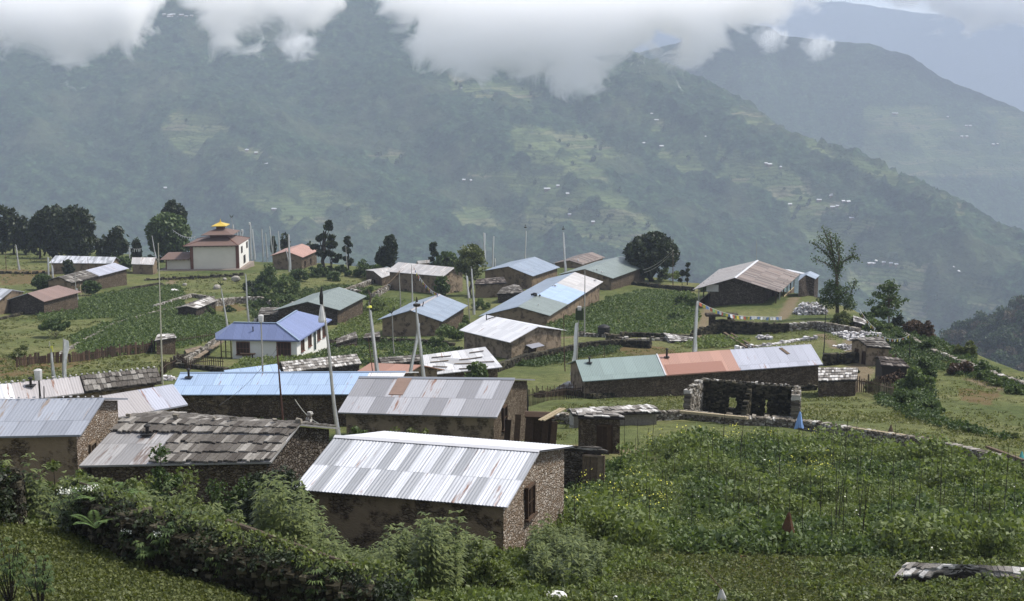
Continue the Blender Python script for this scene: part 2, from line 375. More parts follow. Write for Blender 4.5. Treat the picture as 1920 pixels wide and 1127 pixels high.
def build_ground():
    az = np.linspace(-0.62, 0.62, 560)
    r = np.concatenate([np.linspace(3, 15, 10)[:-1], 15*(150/15)**np.linspace(0,1,420), 150*(345/150)**np.linspace(0,1,260)[1:], np.linspace(350,1500,120)])
    A, R = np.meshgrid(az, r, indexing='ij'); X, Y = R*np.sin(A), R*np.cos(A); Z = terrain(X, Y)
    Z = Z+0.10*(fbm(X/1.3, Y/1.3, 3, 101)-.5)*(R > 18)+0.5*(fbm(X/7, Y/7, 3, 103)-.5)*smooth(40, 90, R)
    P = project(np.stack([X, Y, Z], -1)); px = P[...,0]+7*(fbm(X/2, Y/2, 3, 7)-.5)*2; py = P[...,1]+4*(fbm(X/2, Y/2, 3, 8)-.5)*2
    d = np.zeros(X.shape); b = np.zeros(X.shape)
    near = R < edge_dist(X, Y)+10
    for pts, w in PATHS:
        W = [G(*p)[:2] for p in pts]
        for a, c in zip(W[:-1], W[1:]):
            t = np.clip(((X-a[0])*(c[0]-a[0])+(Y-a[1])*(c[1]-a[1]))/max(1e-6, np.sum((c-a)**2)), 0, 1)
            dist = np.hypot(X-a[0]-t*(c[0]-a[0]), Y-a[1]-t*(c[1]-a[1]))
            d = np.maximum(d, (1-smooth(w*.45, w*1.0, dist+w*.5*(fbm(X, Y, 3, 9)-.5)))*near)
    for p in P_BROWN: b = np.maximum(b, inpoly(px, py, p)*near*np.clip(0.45+0.75*fbm(X/1.5, Y/1.5, 3, 19), 0, 1))
    beyond = smooth(0, 20, R-edge_dist(X, Y))
    C = np.stack([d, b, beyond], -1)
    t = NT('meadow'); o = t.obj(); a = t.n('Attribute', attribute_name='Col').outputs[0]; s = t.n('SeparateColor', {0: a}).outputs
    n1 = t.noise(o, 0.09, 5, 0.6); n2 = t.noise(o, 1.6, 5, 0.65); n3 = t.noise(o, 9.0, 3, .7)
    g = t.ramp(n1, [(0.32, (0.072,0.095,0.033)), (0.5, (0.118,0.132,0.049)), (0.68, (0.170,0.165,0.072))])
    g = t.mix(0.8, g, t.ramp(n2, [(0.3, 0.5), (0.55, 1.0), (0.75, 1.4)]), 'MULTIPLY'); g = t.mix(0.6, g, t.ramp(n3, [(0.35, 0.55), (0.6, 1.15)]), 'MULTIPLY')
    bare = t.mix(n2, (0.13,0.10,0.06), (0.21,0.17,0.11)); brown = t.mix(n2, (0.09,0.065,0.03), (0.16,0.11,0.055))
    wood = t.mix(t.noise(o, .15, 4), (0.02,0.035,0.015), (0.05,0.075,0.03))
    c = t.mix(s[1], g, brown); c = t.mix(s[0], c, bare); c = t.mix(s[2], c, wood)
    m = t.surf(t.bsdf(c, 0.95, t.bump(t.math('ADD', t.math('MULTIPLY', n2, .6), t.math('MULTIPLY', n3, .4)), 0.25, 0.9), spec=0.08))
    tag(gridmesh('ground', X, Y, Z, m, C), 'grassy village spur falling away to the valley', 'ground', kind='structure')
build_ground()
# ------------------------------------------------------------------ building materials
def metal(name, c, var=0.2, rust=0.0, sw=0.70, rl=2.0, c2=None, seam=0.5, rough=0.42, corr=0.010, dirt=0.25, rustc=(0.20,0.10,0.06)):
    """Corrugated sheet: UV in metres (along ridge, down slope); every sheet its own tone."""
    t = NT(name); uv = t.n('UVMap').outputs[0]; s = t.n('SeparateXYZ', {0: uv}).outputs; u, v = s[0], s[1]
    row = t.math('FLOOR', t.math('DIVIDE', v, rl)); us = t.math('ADD', t.math('DIVIDE', u, sw), t.math('MULTIPLY', row, 0.37))
    cellu = t.math('FLOOR', us); w = t.n('TexWhiteNoise', {'Vector': t.n('CombineXYZ', {0: cellu, 1: row, 2: 3.3}).outputs[0]}, noise_dimensions='3D').outputs
    a, b = sc(c, 1-var), sc(c, 1+var)
    col = t.ramp(w[0], [(0.0, a), (0.35, sc(c, 1-var*.4)), (0.6, c if not c2 else c2), (1.0, b)], 'LINEAR')
    stretch = t.n('VectorMath', {0: uv, 1: (5.0, 0.5, 1.0)}, operation='MULTIPLY').outputs[0]
    st = t.noise(stretch, 1.3, 5, .6)
    col = t.mix(t.math('MULTIPLY', t.ramp(st, [(0.48, 0.0), (0.75, 1.0)]), dirt), col, sc(c, 0.45))
    if rust > 0:
        rn = t.math('ADD', t.noise(stretch, 0.9, 5, .65), t.math('MULTIPLY', t.math('SUBTRACT', w[0], .5), 0.22))
        col = t.mix(t.ramp(rn, [(0.66-rust*.35, 0.0), (0.74-rust*.3, 0.9)]), col, rustc)
    fu = t.math('FRACT', us); sm = t.math('MAXIMUM', t.math('LESS_THAN', fu, 0.035/sw), t.math('LESS_THAN', t.math('FRACT', t.math('DIVIDE', v, rl)), 0.02))
    col = t.mix(t.math('MULTIPLY', sm, seam), col, sc(c, 0.35))
    wave = t.math('SINE', t.math('MULTIPLY', u, 2*PI/0.14))
    h = t.math('ADD', t.math('MULTIPLY', wave, 0.5), t.math('MULTIPLY', sm, 1.2))
    return t.surf(t.bsdf(col, rough, t.bump(h, corr, 0.8), spec=0.45))
def masonry(name, dark, light, gap, scale=5.0, plaster=0.0, pc=(0.2,0.16,0.12), bump=0.05):
    """Rubble stones in mud; plaster hides some of them."""
    t = NT(name); o = t.obj(); q = t.n('VectorMath', {0: o, 1: (1, 1, 1.7)}, operation='MULTIPLY').outputs[0]
    q = t.n('VectorMath', {0: q, 1: t.n('VectorMath', {0: t.n('TexNoise', {'Vector': o, 'Scale': 3.0}).outputs[1], 1: (.25,.25,.25)}, operation='MULTIPLY').outputs[0]}, operation='ADD').outputs[0]
    v = t.n('TexVoronoi', {'Vector': q, 'Scale': scale}); e = t.n('TexVoronoi', {'Vector': q, 'Scale': scale}, feature='DISTANCE_TO_EDGE').outputs[0]
    r = t.n('SeparateColor', {0: v.outputs[1]}).outputs
    col = t.mix(r[0], dark, light); col = t.mix(t.math('MULTIPLY', t.noise(o, 14, 3), .5), col, sc(dark, .7))
    edge = t.ramp(e, [(0.03, 1.0), (0.14, 0.0)])
    col = t.mix(edge, col, gap)
    col = t.mix(t.ramp(t.noise(o, .7, 4), [(0.35, 0.0), (0.7, 0.5)]), col, sc(gap, 1.1))
    pf = 0.0
    if plaster > 0:
        pf = t.ramp(t.noise(o, 1.3, 6, .7), [(.26+plaster*.4, 1.0), (.34+plaster*.4, 0.0)])
        col = t.mix(pf, col, t.mix(t.noise(o, 4, 4), sc(pc, .75), sc(pc, 1.2)))
    h = t.math('ADD', t.math('MULTIPLY', t.ramp(e, [(0.0, 0.0), (0.2, 1.0)]), t.math('SUBTRACT', 1.0, t.math('MULTIPLY', pf, .85)) if plaster > 0 else 1.0), t.math('MULTIPLY', t.noise(o, 20, 3), .35))
    return t.surf(t.bsdf(col, 0.93, t.bump(h, bump, 1.0), spec=0.1))
def islandmat(name, stops, rough=0.9, bump=0.02, scale=8):
    t = NT(name); r = t.n('NewGeometry').outputs['Random Per Island']; o = t.obj()
    col = t.mix(0.6, t.ramp(r, stops), t.ramp(t.noise(o, scale, 5, .65), [(0.3, 0.5), (0.7, 1.35)]), 'MULTIPLY')
    return t.surf(t.bsdf(col, rough, t.bump(t.noise(o, scale*2, 4), bump), spec=0.15))
M_stone_light = masonry('rubble_wall', (0.20,0.145,0.10), (0.56,0.51,0.45), (0.15,0.105,0.07), 6.5)
M_stone = masonry('brown_rubble_wall', (0.085,0.062,0.042), (0.27,0.225,0.17), (0.06,0.042,0.028), 6.0, 0.22, (0.19,0.145,0.10))
M_mud = masonry('mud_plastered_wall', (0.10,0.073,0.05), (0.27,0.215,0.155), (0.075,0.053,0.035), 5.5, 0.62, (0.205,0.155,0.105))
M_mud2 = masonry('tan_mud_wall', (0.13,0.10,0.072), (0.30,0.25,0.19), (0.10,0.075,0.05), 5.5, 0.55, (0.25,0.195,0.14))
M_darkstone = masonry('dark_rubble_wall', (0.045,0.035,0.028), (0.19,0.165,0.14), (0.03,0.022,0.016), 4.6)
M_slate = islandmat('slate_tile', [(0.0, (0.07,0.061,0.054)), (0.4, (0.115,0.104,0.093)), (0.8, (0.16,0.147,0.132)), (1.0, (0.32,0.30,0.275))])
M_slate_pale = islandmat('pale_shingle', [(0.0, (0.10,0.09,0.08)), (0.35, (0.24,0.22,0.20)), (0.75, (0.42,0.40,0.38)), (1.0, (0.62,0.60,0.58))])
M_slate_dark = islandmat('dark_shingle', [(0.0, (0.04,0.033,0.03)), (0.6, (0.10,0.085,0.075)), (1.0, (0.24,0.21,0.19))])
M_rock = islandmat('field_stone', [(0.0, (0.06,0.05,0.04)), (0.5, (0.17,0.15,0.12)), (0.85, (0.30,0.275,0.24)), (1.0, (0.5,0.48,0.45))], bump=0.03)
M_rock_dark = islandmat('mossy_shaded_stone', [(0.0, (0.012,0.011,0.007)), (0.6, (0.032,0.028,0.018)), (0.95, (0.085,0.075,0.05))], bump=0.04)  # moss, plus the shade of some wall faces put into the colour
M_rock_white = islandmat('white_stone', [(0.0, (0.18,0.16,0.15)), (0.4, (0.42,0.40,0.40)), (1.0, (0.78,0.76,0.76))], bump=0.03)
M_under = plain('dark_underlay', (0.03,0.025,0.02))
M_wood = islandmat('weathered_wood', [(0.0, (0.06,0.04,0.025)), (0.6, (0.13,0.095,0.065)), (1.0, (0.22,0.17,0.12))])
M_darkwood = islandmat('dark_wood', [(0.0, (0.022,0.014,0.009)), (0.6, (0.045,0.028,0.018)), (1.0, (0.08,0.052,0.035))])
M_palewood = islandmat('pale_timber', [(0.0, (0.26,0.20,0.12)), (1.0, (0.45,0.38,0.26))])
M_bamboo = plain('bamboo_pole', (0.36,0.34,0.27), 0.6, 0.2, 4)
M_pole = plain('grey_pole', (0.30,0.29,0.26), 0.8, 0.3, 5)
M_polered = plain('rusty_pole', (0.075,0.035,0.025), 0.7, 0.3, 5)
M_black = plain('black_paint', (0.015,0.014,0.014), 0.6, 0.3, 5)
_t = NT('white_banner_cloth'); _c = _t.mix(_t.noise(_t.obj(), 5, 4), (0.55,0.54,0.53), (0.80,0.79,0.78)); M_cloth = _t.surf(_t.n('MixShader', {0: 0.45, 1: _t.bsdf(_c, 0.9), 2: _t.n('BsdfTranslucent', {0: _c}).outputs[0]}).outputs[0])
M_white = plain('white_plaster', (0.66,0.65,0.61), 0.9, 0.07, 1.2, .005)
M_cream = plain('cream_plaster', (0.60,0.56,0.48), 0.9, 0.08, 1.0, .005)
M_redpaint = plain('red_brown_paint', (0.13,0.055,0.038), 0.8, 0.15, 4)
M_gold = plain('gilded_metal', (0.52,0.36,0.05), 0.4, 0.12, 4)
M_blueplastic = plain('blue_plastic', (0.20,0.33,0.62), 0.6, 0.2, 4)
M_teal = plain('teal_plastic', (0.10,0.38,0.40), 0.6, 0.2, 4)
M_browncloth = plain('brown_cloth', (0.11,0.055,0.03), 0.9, 0.3, 6)
M_glass = plain('dark_window', (0.012,0.013,0.015), 0.35, 0.2, 2, 0)
M_grass = leafmat('grass_blades', (0.05,0.065,0.018), (0.14,0.155,0.05), 0.3)
M_crop = leafmat('potato_leaves', (0.034,0.062,0.020), (0.130,0.175,0.060), 0.3)
M_croplight = leafmat('pale_leaves', (0.070,0.098,0.030), (0.185,0.225,0.085), 0.35)
M_weed = leafmat('nettle_leaves', (0.045,0.068,0.020), (0.175,0.205,0.075), 0.35)
M_dark = leafmat('dark_leaves', (0.008,0.014,0.007), (0.040,0.055,0.022), 0.15)
M_mid = leafmat('green_leaves', (0.020,0.040,0.012), (0.085,0.125,0.040), 0.25)
M_olive = leafmat('olive_leaves', (0.05,0.065,0.02), (0.13,0.15,0.055), 0.3)
M_red = leafmat('reddish_leaves', (0.030,0.020,0.013), (0.095,0.058,0.036), 0.2)
M_tuft = leafmat('meadow_grass', (0.075,0.092,0.028), (0.17,0.175,0.065), 0.3)
M_fern = leafmat('fern_fronds', (0.07,0.12,0.03), (0.16,0.24,0.07), 0.4)
M_yellow = plain('yellow_petals', (0.62,0.60,0.10), 0.8, 0.15, 8)
M_whitepetal = plain('white_petals', (0.75,0.75,0.66), 0.8, 0.1, 8)
M_bark = plain('grey_brown_bark', (0.09,0.07,0.05), 0.95, 0.4, 6, 0.03)
M_barkdark = plain('dark_bark', (0.030,0.024,0.018), 0.95, 0.4, 6, 0.03)
M_dryvine = islandmat('dry_brushwood', [(0.0, (0.035,0.024,0.017)), (1.0, (0.12,0.082,0.058))])
# roof corners in metres: ridge R0-R1, near eave A, far eave B
FIT = {
 'H1': {'c': {'R0': (-5.94,45.75,-12.44), 'R1': (0.91,43.98,-12.44), 'A0': (-6.87,42.32,-13.21), 'A1': (-0.14,40.51,-13.21), 'B0': (-4.61,49.31,-13.21), 'B1': (2.19,47.32,-13.21)}},
 'H2': {'c': {'R0': (-8.13,72.99,-16.60), 'R1': (0.17,72.61,-16.60), 'A0': (-8.79,68.93,-17.50), 'A1': (-0.74,67.96,-17.50), 'B0': (-7.48,77.05,-17.50), 'B1': (1.28,76.38,-17.50)}},
 'H3': {'c': {'R0': (-22.22,53.32,-13.04), 'R1': (-15.96,53.70,-13.04), 'A0': (-22.13,50.29,-13.74), 'A1': (-16.05,50.74,-13.74), 'B0': (-22.30,56.35,-13.74), 'B1': (-15.84,56.49,-13.74)}},
 'H4': {'c': {'R0': (-15.42,54.35,-13.99), 'R1': (-8.26,53.27,-13.99), 'A0': (-16.06,50.37,-14.82), 'A1': (-9.02,50.86,-14.82), 'B0': (-14.78,58.33,-14.82), 'B1': (-7.02,55.81,-14.82)}},
 'H5': {'c': {'R0': (-20.15,83.45,-18.72), 'R1': (-6.47,83.75,-18.72), 'A0': (-20.16,80.58,-19.39), 'A1': (-7.04,80.74,-19.39), 'B0': (-20.13,86.32,-19.39), 'B1': (-5.89,86.75,-19.39)}},
 'H6': {'c': {'R0': (-20.36,97.16,-21.60), 'R1': (-16.98,99.29,-21.60), 'A0': (-19.91,95.75,-22.20), 'A1': (-16.31,97.93,-22.20), 'B0': (-20.81,98.58,-22.20), 'B1': (-17.64,100.64,-22.20)}},
 'H7': {'c': {'R0': (-19.07,113.37,-24.53), 'R1': (-13.18,116.57,-24.53), 'A0': (-18.54,111.88,-25.14), 'A1': (-12.61,115.34,-25.14), 'B0': (-19.60,114.86,-25.14), 'B1': (-13.75,117.80,-25.14)}},
 'H8': {'c': {'R0': (-10.87,105.82,-22.94), 'R1': (-6.92,105.05,-22.94), 'A0': (-12.52,104.01,-23.70), 'A1': (-8.63,103.29,-23.70), 'B0': (-9.22,107.62,-23.70), 'B1': (-5.22,106.81,-23.70)}},
 'H9': {'c': {'R0': (-11.77,121.52,-25.91), 'R1': (-8.09,122.89,-25.91), 'A0': (-11.39,120.37,-26.28), 'A1': (-7.69,121.69,-26.28), 'B0': (-12.15,122.68,-26.28), 'B1': (-8.49,124.10,-26.28)}},
 'H10': {'c': {'R0': (-7.55,114.61,-24.21), 'R1': (-2.29,118.15,-24.21), 'A0': (-7.20,112.44,-25.44), 'A1': (-0.81,115.69,-25.44), 'B0': (-7.89,116.78,-25.44), 'B1': (-3.76,120.60,-25.44)}},
 'H11': {'c': {'R0': (-2.94,152.79,-27.70), 'R1': (2.76,145.85,-27.70), 'A0': (-5.72,149.64,-28.83), 'A1': (-0.22,142.92,-28.83), 'B0': (-0.17,155.95,-28.83), 'B1': (5.89,149.64,-28.83)}},
 'H12': {'c': {'R0': (0.76,179.02,-31.41), 'R1': (9.46,209.19,-31.41), 'A0': (4.91,179.27,-32.64), 'A1': (13.64,207.76,-32.64), 'B0': (-4.34,178.89,-32.64), 'B1': (5.29,210.63,-32.64)}},
 'H13': {'c': {'R0': (12.03,230.11,-34.05), 'R1': (19.42,245.79,-34.05), 'A0': (16.57,228.51,-35.37), 'A1': (23.73,243.12,-35.37), 'B0': (7.58,232.59,-35.37), 'B1': (15.11,248.45,-35.37)}},
 'H14': {'c': {'R0': (-0.63,233.74,-34.14), 'R1': (3.99,245.51,-34.14), 'A0': (3.47,231.78,-35.51), 'A1': (8.35,242.19,-35.51), 'B0': (-5.10,237.80,-35.51), 'B1': (-0.37,248.82,-35.51)}},
 'H15': {'c': {'R0': (11.07,268.79,-38.10), 'R1': (16.11,280.88,-38.10), 'A0': (13.66,268.87,-38.91), 'A1': (18.68,278.85,-38.91), 'B0': (7.76,270.31,-38.91), 'B1': (13.55,282.90,-38.91)}},
 'H16': {'c': {'R0': (-18.98,232.11,-33.17), 'R1': (-9.27,225.99,-33.17), 'A0': (-20.69,228.66,-34.24), 'A1': (-10.97,223.45,-34.24), 'B0': (-17.26,235.56,-34.24), 'B1': (-7.56,228.53,-34.24)}},
 'H17': {'c': {'R0': (-27.19,184.13,-31.63), 'R1': (-24.42,196.48,-31.63), 'A0': (-22.91,184.17,-32.78), 'A1': (-20.47,195.54,-32.78), 'B0': (-31.80,183.97,-32.78), 'B1': (-28.37,197.42,-32.78)}},
 'H19': {'c': {'R0': (-12.68,172.38,-30.71), 'R1': (-9.66,184.73,-30.71), 'A0': (-8.69,171.91,-32.03), 'A1': (-5.84,183.52,-32.03), 'B0': (-16.91,173.00,-32.03), 'B1': (-13.48,185.95,-32.03)}},
 'H20': {'c': {'R0': (-65.71,188.12,-31.14), 'R1': (-63.73,195.00,-31.14), 'A0': (-63.05,186.75,-32.08), 'A1': (-60.48,195.02,-32.08), 'B0': (-68.68,188.33,-32.08), 'B1': (-66.98,194.97,-32.08)}},
 'H21': {'c': {'R0': (-67.91,188.83,-30.77), 'R1': (-70.89,190.65,-30.77), 'A0': (-69.18,186.70,-32.02), 'A1': (-72.35,188.85,-32.02), 'B0': (-68.30,194.66,-32.02), 'B1': (-69.43,192.46,-32.02)}},
 'H22': {'c': {'R0': (-70.33,215.42,-33.13), 'R1': (-65.93,231.08,-33.13), 'A0': (-68.04,214.56,-33.96), 'A1': (-63.39,230.37,-33.96), 'B0': (-72.62,216.28,-33.96), 'B1': (-68.47,231.78,-33.96)}},
 'H23': {'c': {'R0': (-81.46,248.70,-34.35), 'R1': (-70.03,246.63,-34.35), 'A0': (-81.60,245.28,-35.21), 'A1': (-70.17,244.62,-35.21), 'B0': (-81.31,252.12,-35.21), 'B1': (-69.90,248.65,-35.21)}},
 'H24': {'c': {'R0': (-67.82,248.79,-34.71), 'R1': (-63.60,248.79,-34.71), 'A0': (-67.41,246.48,-35.57), 'A1': (-63.21,245.56,-35.57), 'B0': (-68.24,251.10,-35.57), 'B1': (-64.00,252.02,-35.57)}},
 'H25': {'c': {'R0': (-41.27,255.11,-34.45), 'R1': (-39.97,265.72,-34.45), 'A0': (-38.22,254.49,-35.51), 'A1': (-36.56,264.43,-35.51), 'B0': (-44.58,256.62,-35.51), 'B1': (-43.38,267.01,-35.51)}},
 'HR': {'c': {'R0': (30.99,193.68,-29.90), 'R1': (37.19,211.17,-29.90), 'A0': (37.09,192.24,-31.70), 'A1': (43.28,208.99,-31.70), 'B0': (25.34,194.54,-31.70), 'B1': (31.81,213.91,-31.70)}},
 'HR2': {'c': {'R0': (42.38,200.55,-30.50), 'R1': (43.76,204.19,-30.50), 'A0': (43.77,200.47,-31.11), 'A1': (45.16,204.05,-31.11), 'B0': (40.83,198.49,-31.11), 'B1': (42.36,204.34,-31.11)}},
 'HL': {'c': {'R0': (5.21,113.01,-24.27), 'R1': (25.91,119.61,-24.27), 'A0': (5.69,110.17,-25.41), 'A1': (26.36,116.59,-25.41), 'B0': (4.66,116.81,-25.41), 'B1': (25.46,122.63,-25.41)}},
 'SH1': {'c': {'R0': (24.59,110.44,-24.38), 'R1': (27.80,110.44,-24.38), 'A0': (24.16,108.22,-25.00), 'A1': (27.32,108.78,-25.00), 'B0': (25.02,112.66,-25.00), 'B1': (28.29,112.09,-25.00)}},
 'SH2': {'c': {'R0': (32.91,131.17,-26.20), 'R1': (35.41,131.43,-26.20), 'A0': (33.41,129.66,-26.57), 'A1': (35.45,128.67,-26.57), 'B0': (32.41,132.69,-26.57), 'B1': (35.37,134.20,-26.57)}},
 'S17': {'c': {'R0': (-44.47,189.06,-33.09), 'R1': (-42.90,196.74,-33.09), 'A0': (-43.10,189.37,-33.55), 'A1': (-41.65,195.63,-33.55), 'B0': (-46.00,189.58,-33.55), 'B1': (-44.15,197.85,-33.55)}},
 'SW1': {'c': {'R0': (-18.77,62.64,-15.12), 'R1': (-16.07,65.00,-15.12), 'A0': (-17.69,61.41,-15.81), 'A1': (-15.11,63.80,-15.81), 'B0': (-19.86,63.86,-15.81), 'B1': (-17.02,66.20,-15.81)}},
 'SW0': {'c': {'R0': (-27.81,70.13,-16.48), 'R1': (-19.26,74.68,-16.48), 'A0': (-27.03,68.67,-17.13), 'A1': (-18.86,73.87,-17.13), 'B0': (-28.60,71.60,-17.13), 'B1': (-19.67,75.49,-17.13)}},
}
# ------------------------------------------------------------------ houses
def lerp(a, b, t): return np.asarray(a, float)*(1-t)+np.asarray(b, float)*t
class Shell:
    """A gabled volume: ridge R0-R1, eaves A0-A1 (near side) and B0-B1. s runs along the ridge, t from eave A (-1) over the ridge (0) to eave B (1)."""
    def __init__(self, c): self.c = {k: np.array(v, float) for k, v in c.items()}
    def P(self, s, t):
        c = self.c; r = lerp(c['R0'], c['R1'], s); e = 'A' if t < 0 else 'B'
        return lerp(r, lerp(c[e+'0'], c[e+'1'], s), abs(t))
def roof_slabs(mb, sh, cuts, mats, thick=0.07, corr=None, sides=(-1, 1)):
    """cuts: list of s positions; mats[(side, i)] -> material index."""
    L = np.linalg.norm(sh.c['R1']-sh.c['R0'])
    for side in sides:
        e = 'A' if side < 0 else 'B'; sl = np.linalg.norm(sh.c[e+'0']-sh.c['R0'])
        for i in range(len(cuts)-1):
            s0, s1 = cuts[i], cuts[i+1]; m = mats.get((side, i), 0)
            if corr:
                n = int((s1-s0)*L/corr[0]*5); S_ = np.linspace(s0, s1, n+1); V = []; up = np.array([0,0,1.0])
                for t_ in (0, .5, 1):
                    for k, s in enumerate(S_): V.append(sh.P(s, side*t_)+up*(math.sin(s*L*2*PI/corr[0])*corr[1]-(0.012 if t_ == .5 else 0)))
                Fs = [(j*(n+1)+k, (j+1)*(n+1)+k, (j+1)*(n+1)+k+1, j*(n+1)+k+1) for j in range(2) for k in range(n)]
                if side > 0: Fs = [f[::-1] for f in Fs]
                uvv = [[(S_[idx % (n+1)]*L, (idx//(n+1))*.5*sl) for idx in f] for f in Fs]
                mb.add(V, Fs, m, uvv)
                mb.add(np.array([sh.P(s0, side*.01), sh.P(s1, side*.01), sh.P(s1, side*.99), sh.P(s0, side*.99)])-up*.05, [(0,1,2,3) if side > 0 else (3,2,1,0)], len(mats.get('all', [0]))*0)
            else:
                T = [sh.P(s0, 0), sh.P(s1, 0), sh.P(s1, side), sh.P(s0, side)]; uvt = [(s0*L, 0), (s1*L, 0), (s1*L, sl), (s0*L, sl)]
                if side < 0: T = T[::-1]; uvt = uvt[::-1]
                T = np.array(T); B = T-np.array([0,0,thick])
                mb.add(np.concatenate([T, B]), [(4,5,6,7)[::-1]]+[(k, k+4, (k+1) % 4+4, (k+1) % 4) for k in range(4)], m)
                ns, nt = 8, 4; gs, gt = np.linspace(s0, s1, ns+1), np.linspace(0, 1, nt+1); V = [sh.P(s, side*q) for q in gt for s in gs]
                Fs = [(j*(ns+1)+k, (j+1)*(ns+1)+k, (j+1)*(ns+1)+k+1, j*(ns+1)+k+1) for j in range(nt) for k in range(ns)]
                if side > 0: Fs = [f[::-1] for f in Fs]
                mb.add(V, Fs, m, [[(gs[i % (ns+1)]*L, gt[i//(ns+1)]*sl) for i in f] for f in Fs])
def tile_rows(mb, sh, s0, s1, t0, t1, tw, tl, rng, thick=0.05, m=0, lift=0.0, jit=1.0):
    """Overlapping shingles on the slope from t0 (upper) to t1 (eave)."""
    side = np.sign(t1) or -1; e = 'A' if side < 0 else 'B'
    L = np.linalg.norm(sh.P(s1, t1)-sh.P(s0, t1)); SL = np.linalg.norm(sh.P(s0, t1)-sh.P(s0, t0))
    nr = max(2, int(round(SL/tl))); 
    for r in range(nr-1, -1, -1):
        ta, tb = t0+(t1-t0)*max(0, r-.35)/nr, t0+(t1-t0)*(r+1)/nr
        x = rng.uniform(-.5, 0)*tw
        rl = rng.uniform(-.03, .05)*jit
        while x < L-0.05:
            w = tw*rng.uniform(.6, 1.35); a = max(0, x)/L; b = min(L, x+w-.015)/L; x += w
            if b-a < .02/L*tw: continue
            sa, sb = s0+(s1-s0)*a, s0+(s1-s0)*b; dt = rng.uniform(-.06, .12)*tl/SL*(t1-t0)*jit*1.4
            q = np.array([sh.P(sa, ta), sh.P(sb, ta), sh.P(sb, tb+dt), sh.P(sa, tb+dt*.5)])
            z = lift+thick*rng.uniform(.8, 1.8); q[2:,2] += z+.03; q[:2,2] += .01+lift
            q[:,2] += rng.uniform(-.5, .5)*.02*jit+rng.uniform(-1, 1, 4)*.012*jit
            if side < 0: q = q[::-1]
            B = q-np.array([0,0,thick]); mb.add(np.concatenate([q, B]), [(0,1,2,3), (7,6,5,4)]+[(k, k+4, (k+1) % 4+4, (k+1) % 4) for k in range(4)], m)
class House: pass
def house(key, label, mats, cat='house', name='stone_house', cuts=(0, 1), sides=None, wall=None, gable=None, ov=(0.35, 0.35), corr=None, tiles=None, cap=None, group='houses of the hill village', sink=1.2, base=None, walls=True, thick=0.07):
    d = FIT[key]; sh = Shell(d['c']); c = sh.c; h = House(); h.sh = sh
    L = np.linalg.norm(c['R1']-c['R0']); W = np.linalg.norm((c['A0']-c['B0'])[:2])
    fs, ft = ov[0]/L, ov[1]*2/W; h.fs, h.ft = fs, ft
    cor = [sh.P(fs, -1+ft), sh.P(1-fs, -1+ft), sh.P(1-fs, 1-ft), sh.P(fs, 1-ft)]
    gz = terrain([p[0] for p in cor], [p[1] for p in cor]); zb = float(gz.min()) if base is None else base; h.zb = zb
    FOOT.append([tuple(p[:2]) for p in cor]); ctr = np.mean(cor, 0)
    root = empty(name, (ctr[0], ctr[1], zb), label, cat, group); h.root = root
    wall = wall or M_mud; gable = gable or wall
    if walls:
        mb = MB(); dz = np.array([0, 0, thick+.03]); bot = zb-sink
        def low(p): return np.array([p[0], p[1], bot])
        top = [p-dz for p in cor]; ap0, ap1 = sh.P(fs, 0)-dz, sh.P(1-fs, 0)-dz
        a0, a1, b1, b0 = top
        mb.add([low(a0), low(a1), a1, a0], [(0,1,2,3)], 0); mb.add([low(b1), low(b0), b0, b1], [(0,1,2,3)], 0)
        mb.add([low(a1), low(b1), b1, ap1, a1], [(0,1,2,3,4)], 1); mb.add([low(b0), low(a0), a0, ap0, b0], [(0,1,2,3,4)], 1)
        obj('wall', mb, [wall, gable], root)
        h.face = {'A': (a0, a1), 'B': (b1, b0), '1': (a1, b1), '0': (b0, a0)}
    rm = MB(); mm = {}; ml = list(mats); 
    for k in range(len(cuts)-1):
        for side in (-1, 1): mm[(side, k)] = (sides or {}).get((side, k), k if k < len(ml) else 0)
    roof_slabs(rm, sh, list(cuts), mm, thick, corr)
    h.roof = obj('roof', rm, ml, root)
    if cap:
        cm = MB(); r0, r1 = sh.P(0, 0), sh.P(1, 0); u = np.array([0, 0, 1.0])
        qa = [sh.P(0, -cap[1]), sh.P(1, -cap[1]), sh.P(0, cap[1]), sh.P(1, cap[1])]
        V = [r0+u*.05, r1+u*.05, qa[0]+u*.03, qa[1]+u*.03, qa[2]+u*.03, qa[3]+u*.03]
        cm.add(V, [(0,1,3,2)[::-1], (1,0,4,5)[::-1]]); obj('ridge_cap', cm, cap[0], h.roof)
    if tiles:
        rng = np.random.RandomState(abs(hash(key)) % 1000 if False else sum(map(ord, key)))
        for (s0, s1, t0, t1, tw, tl, mt, nm) in tiles:
            tm = MB(); tile_rows(tm, sh, s0, s1, t0, t1, tw, tl, rng, lift=.02); obj(nm, tm, mt, h.roof)
    return h
def frame_of(h, f):
    a, b = h.face[f]; u = (b-a); u[2] = 0; L = np.linalg.norm(u); u /= L; n = np.array([u[1], -u[0], 0]); return np.array([a[0], a[1], 0]), u, n, L
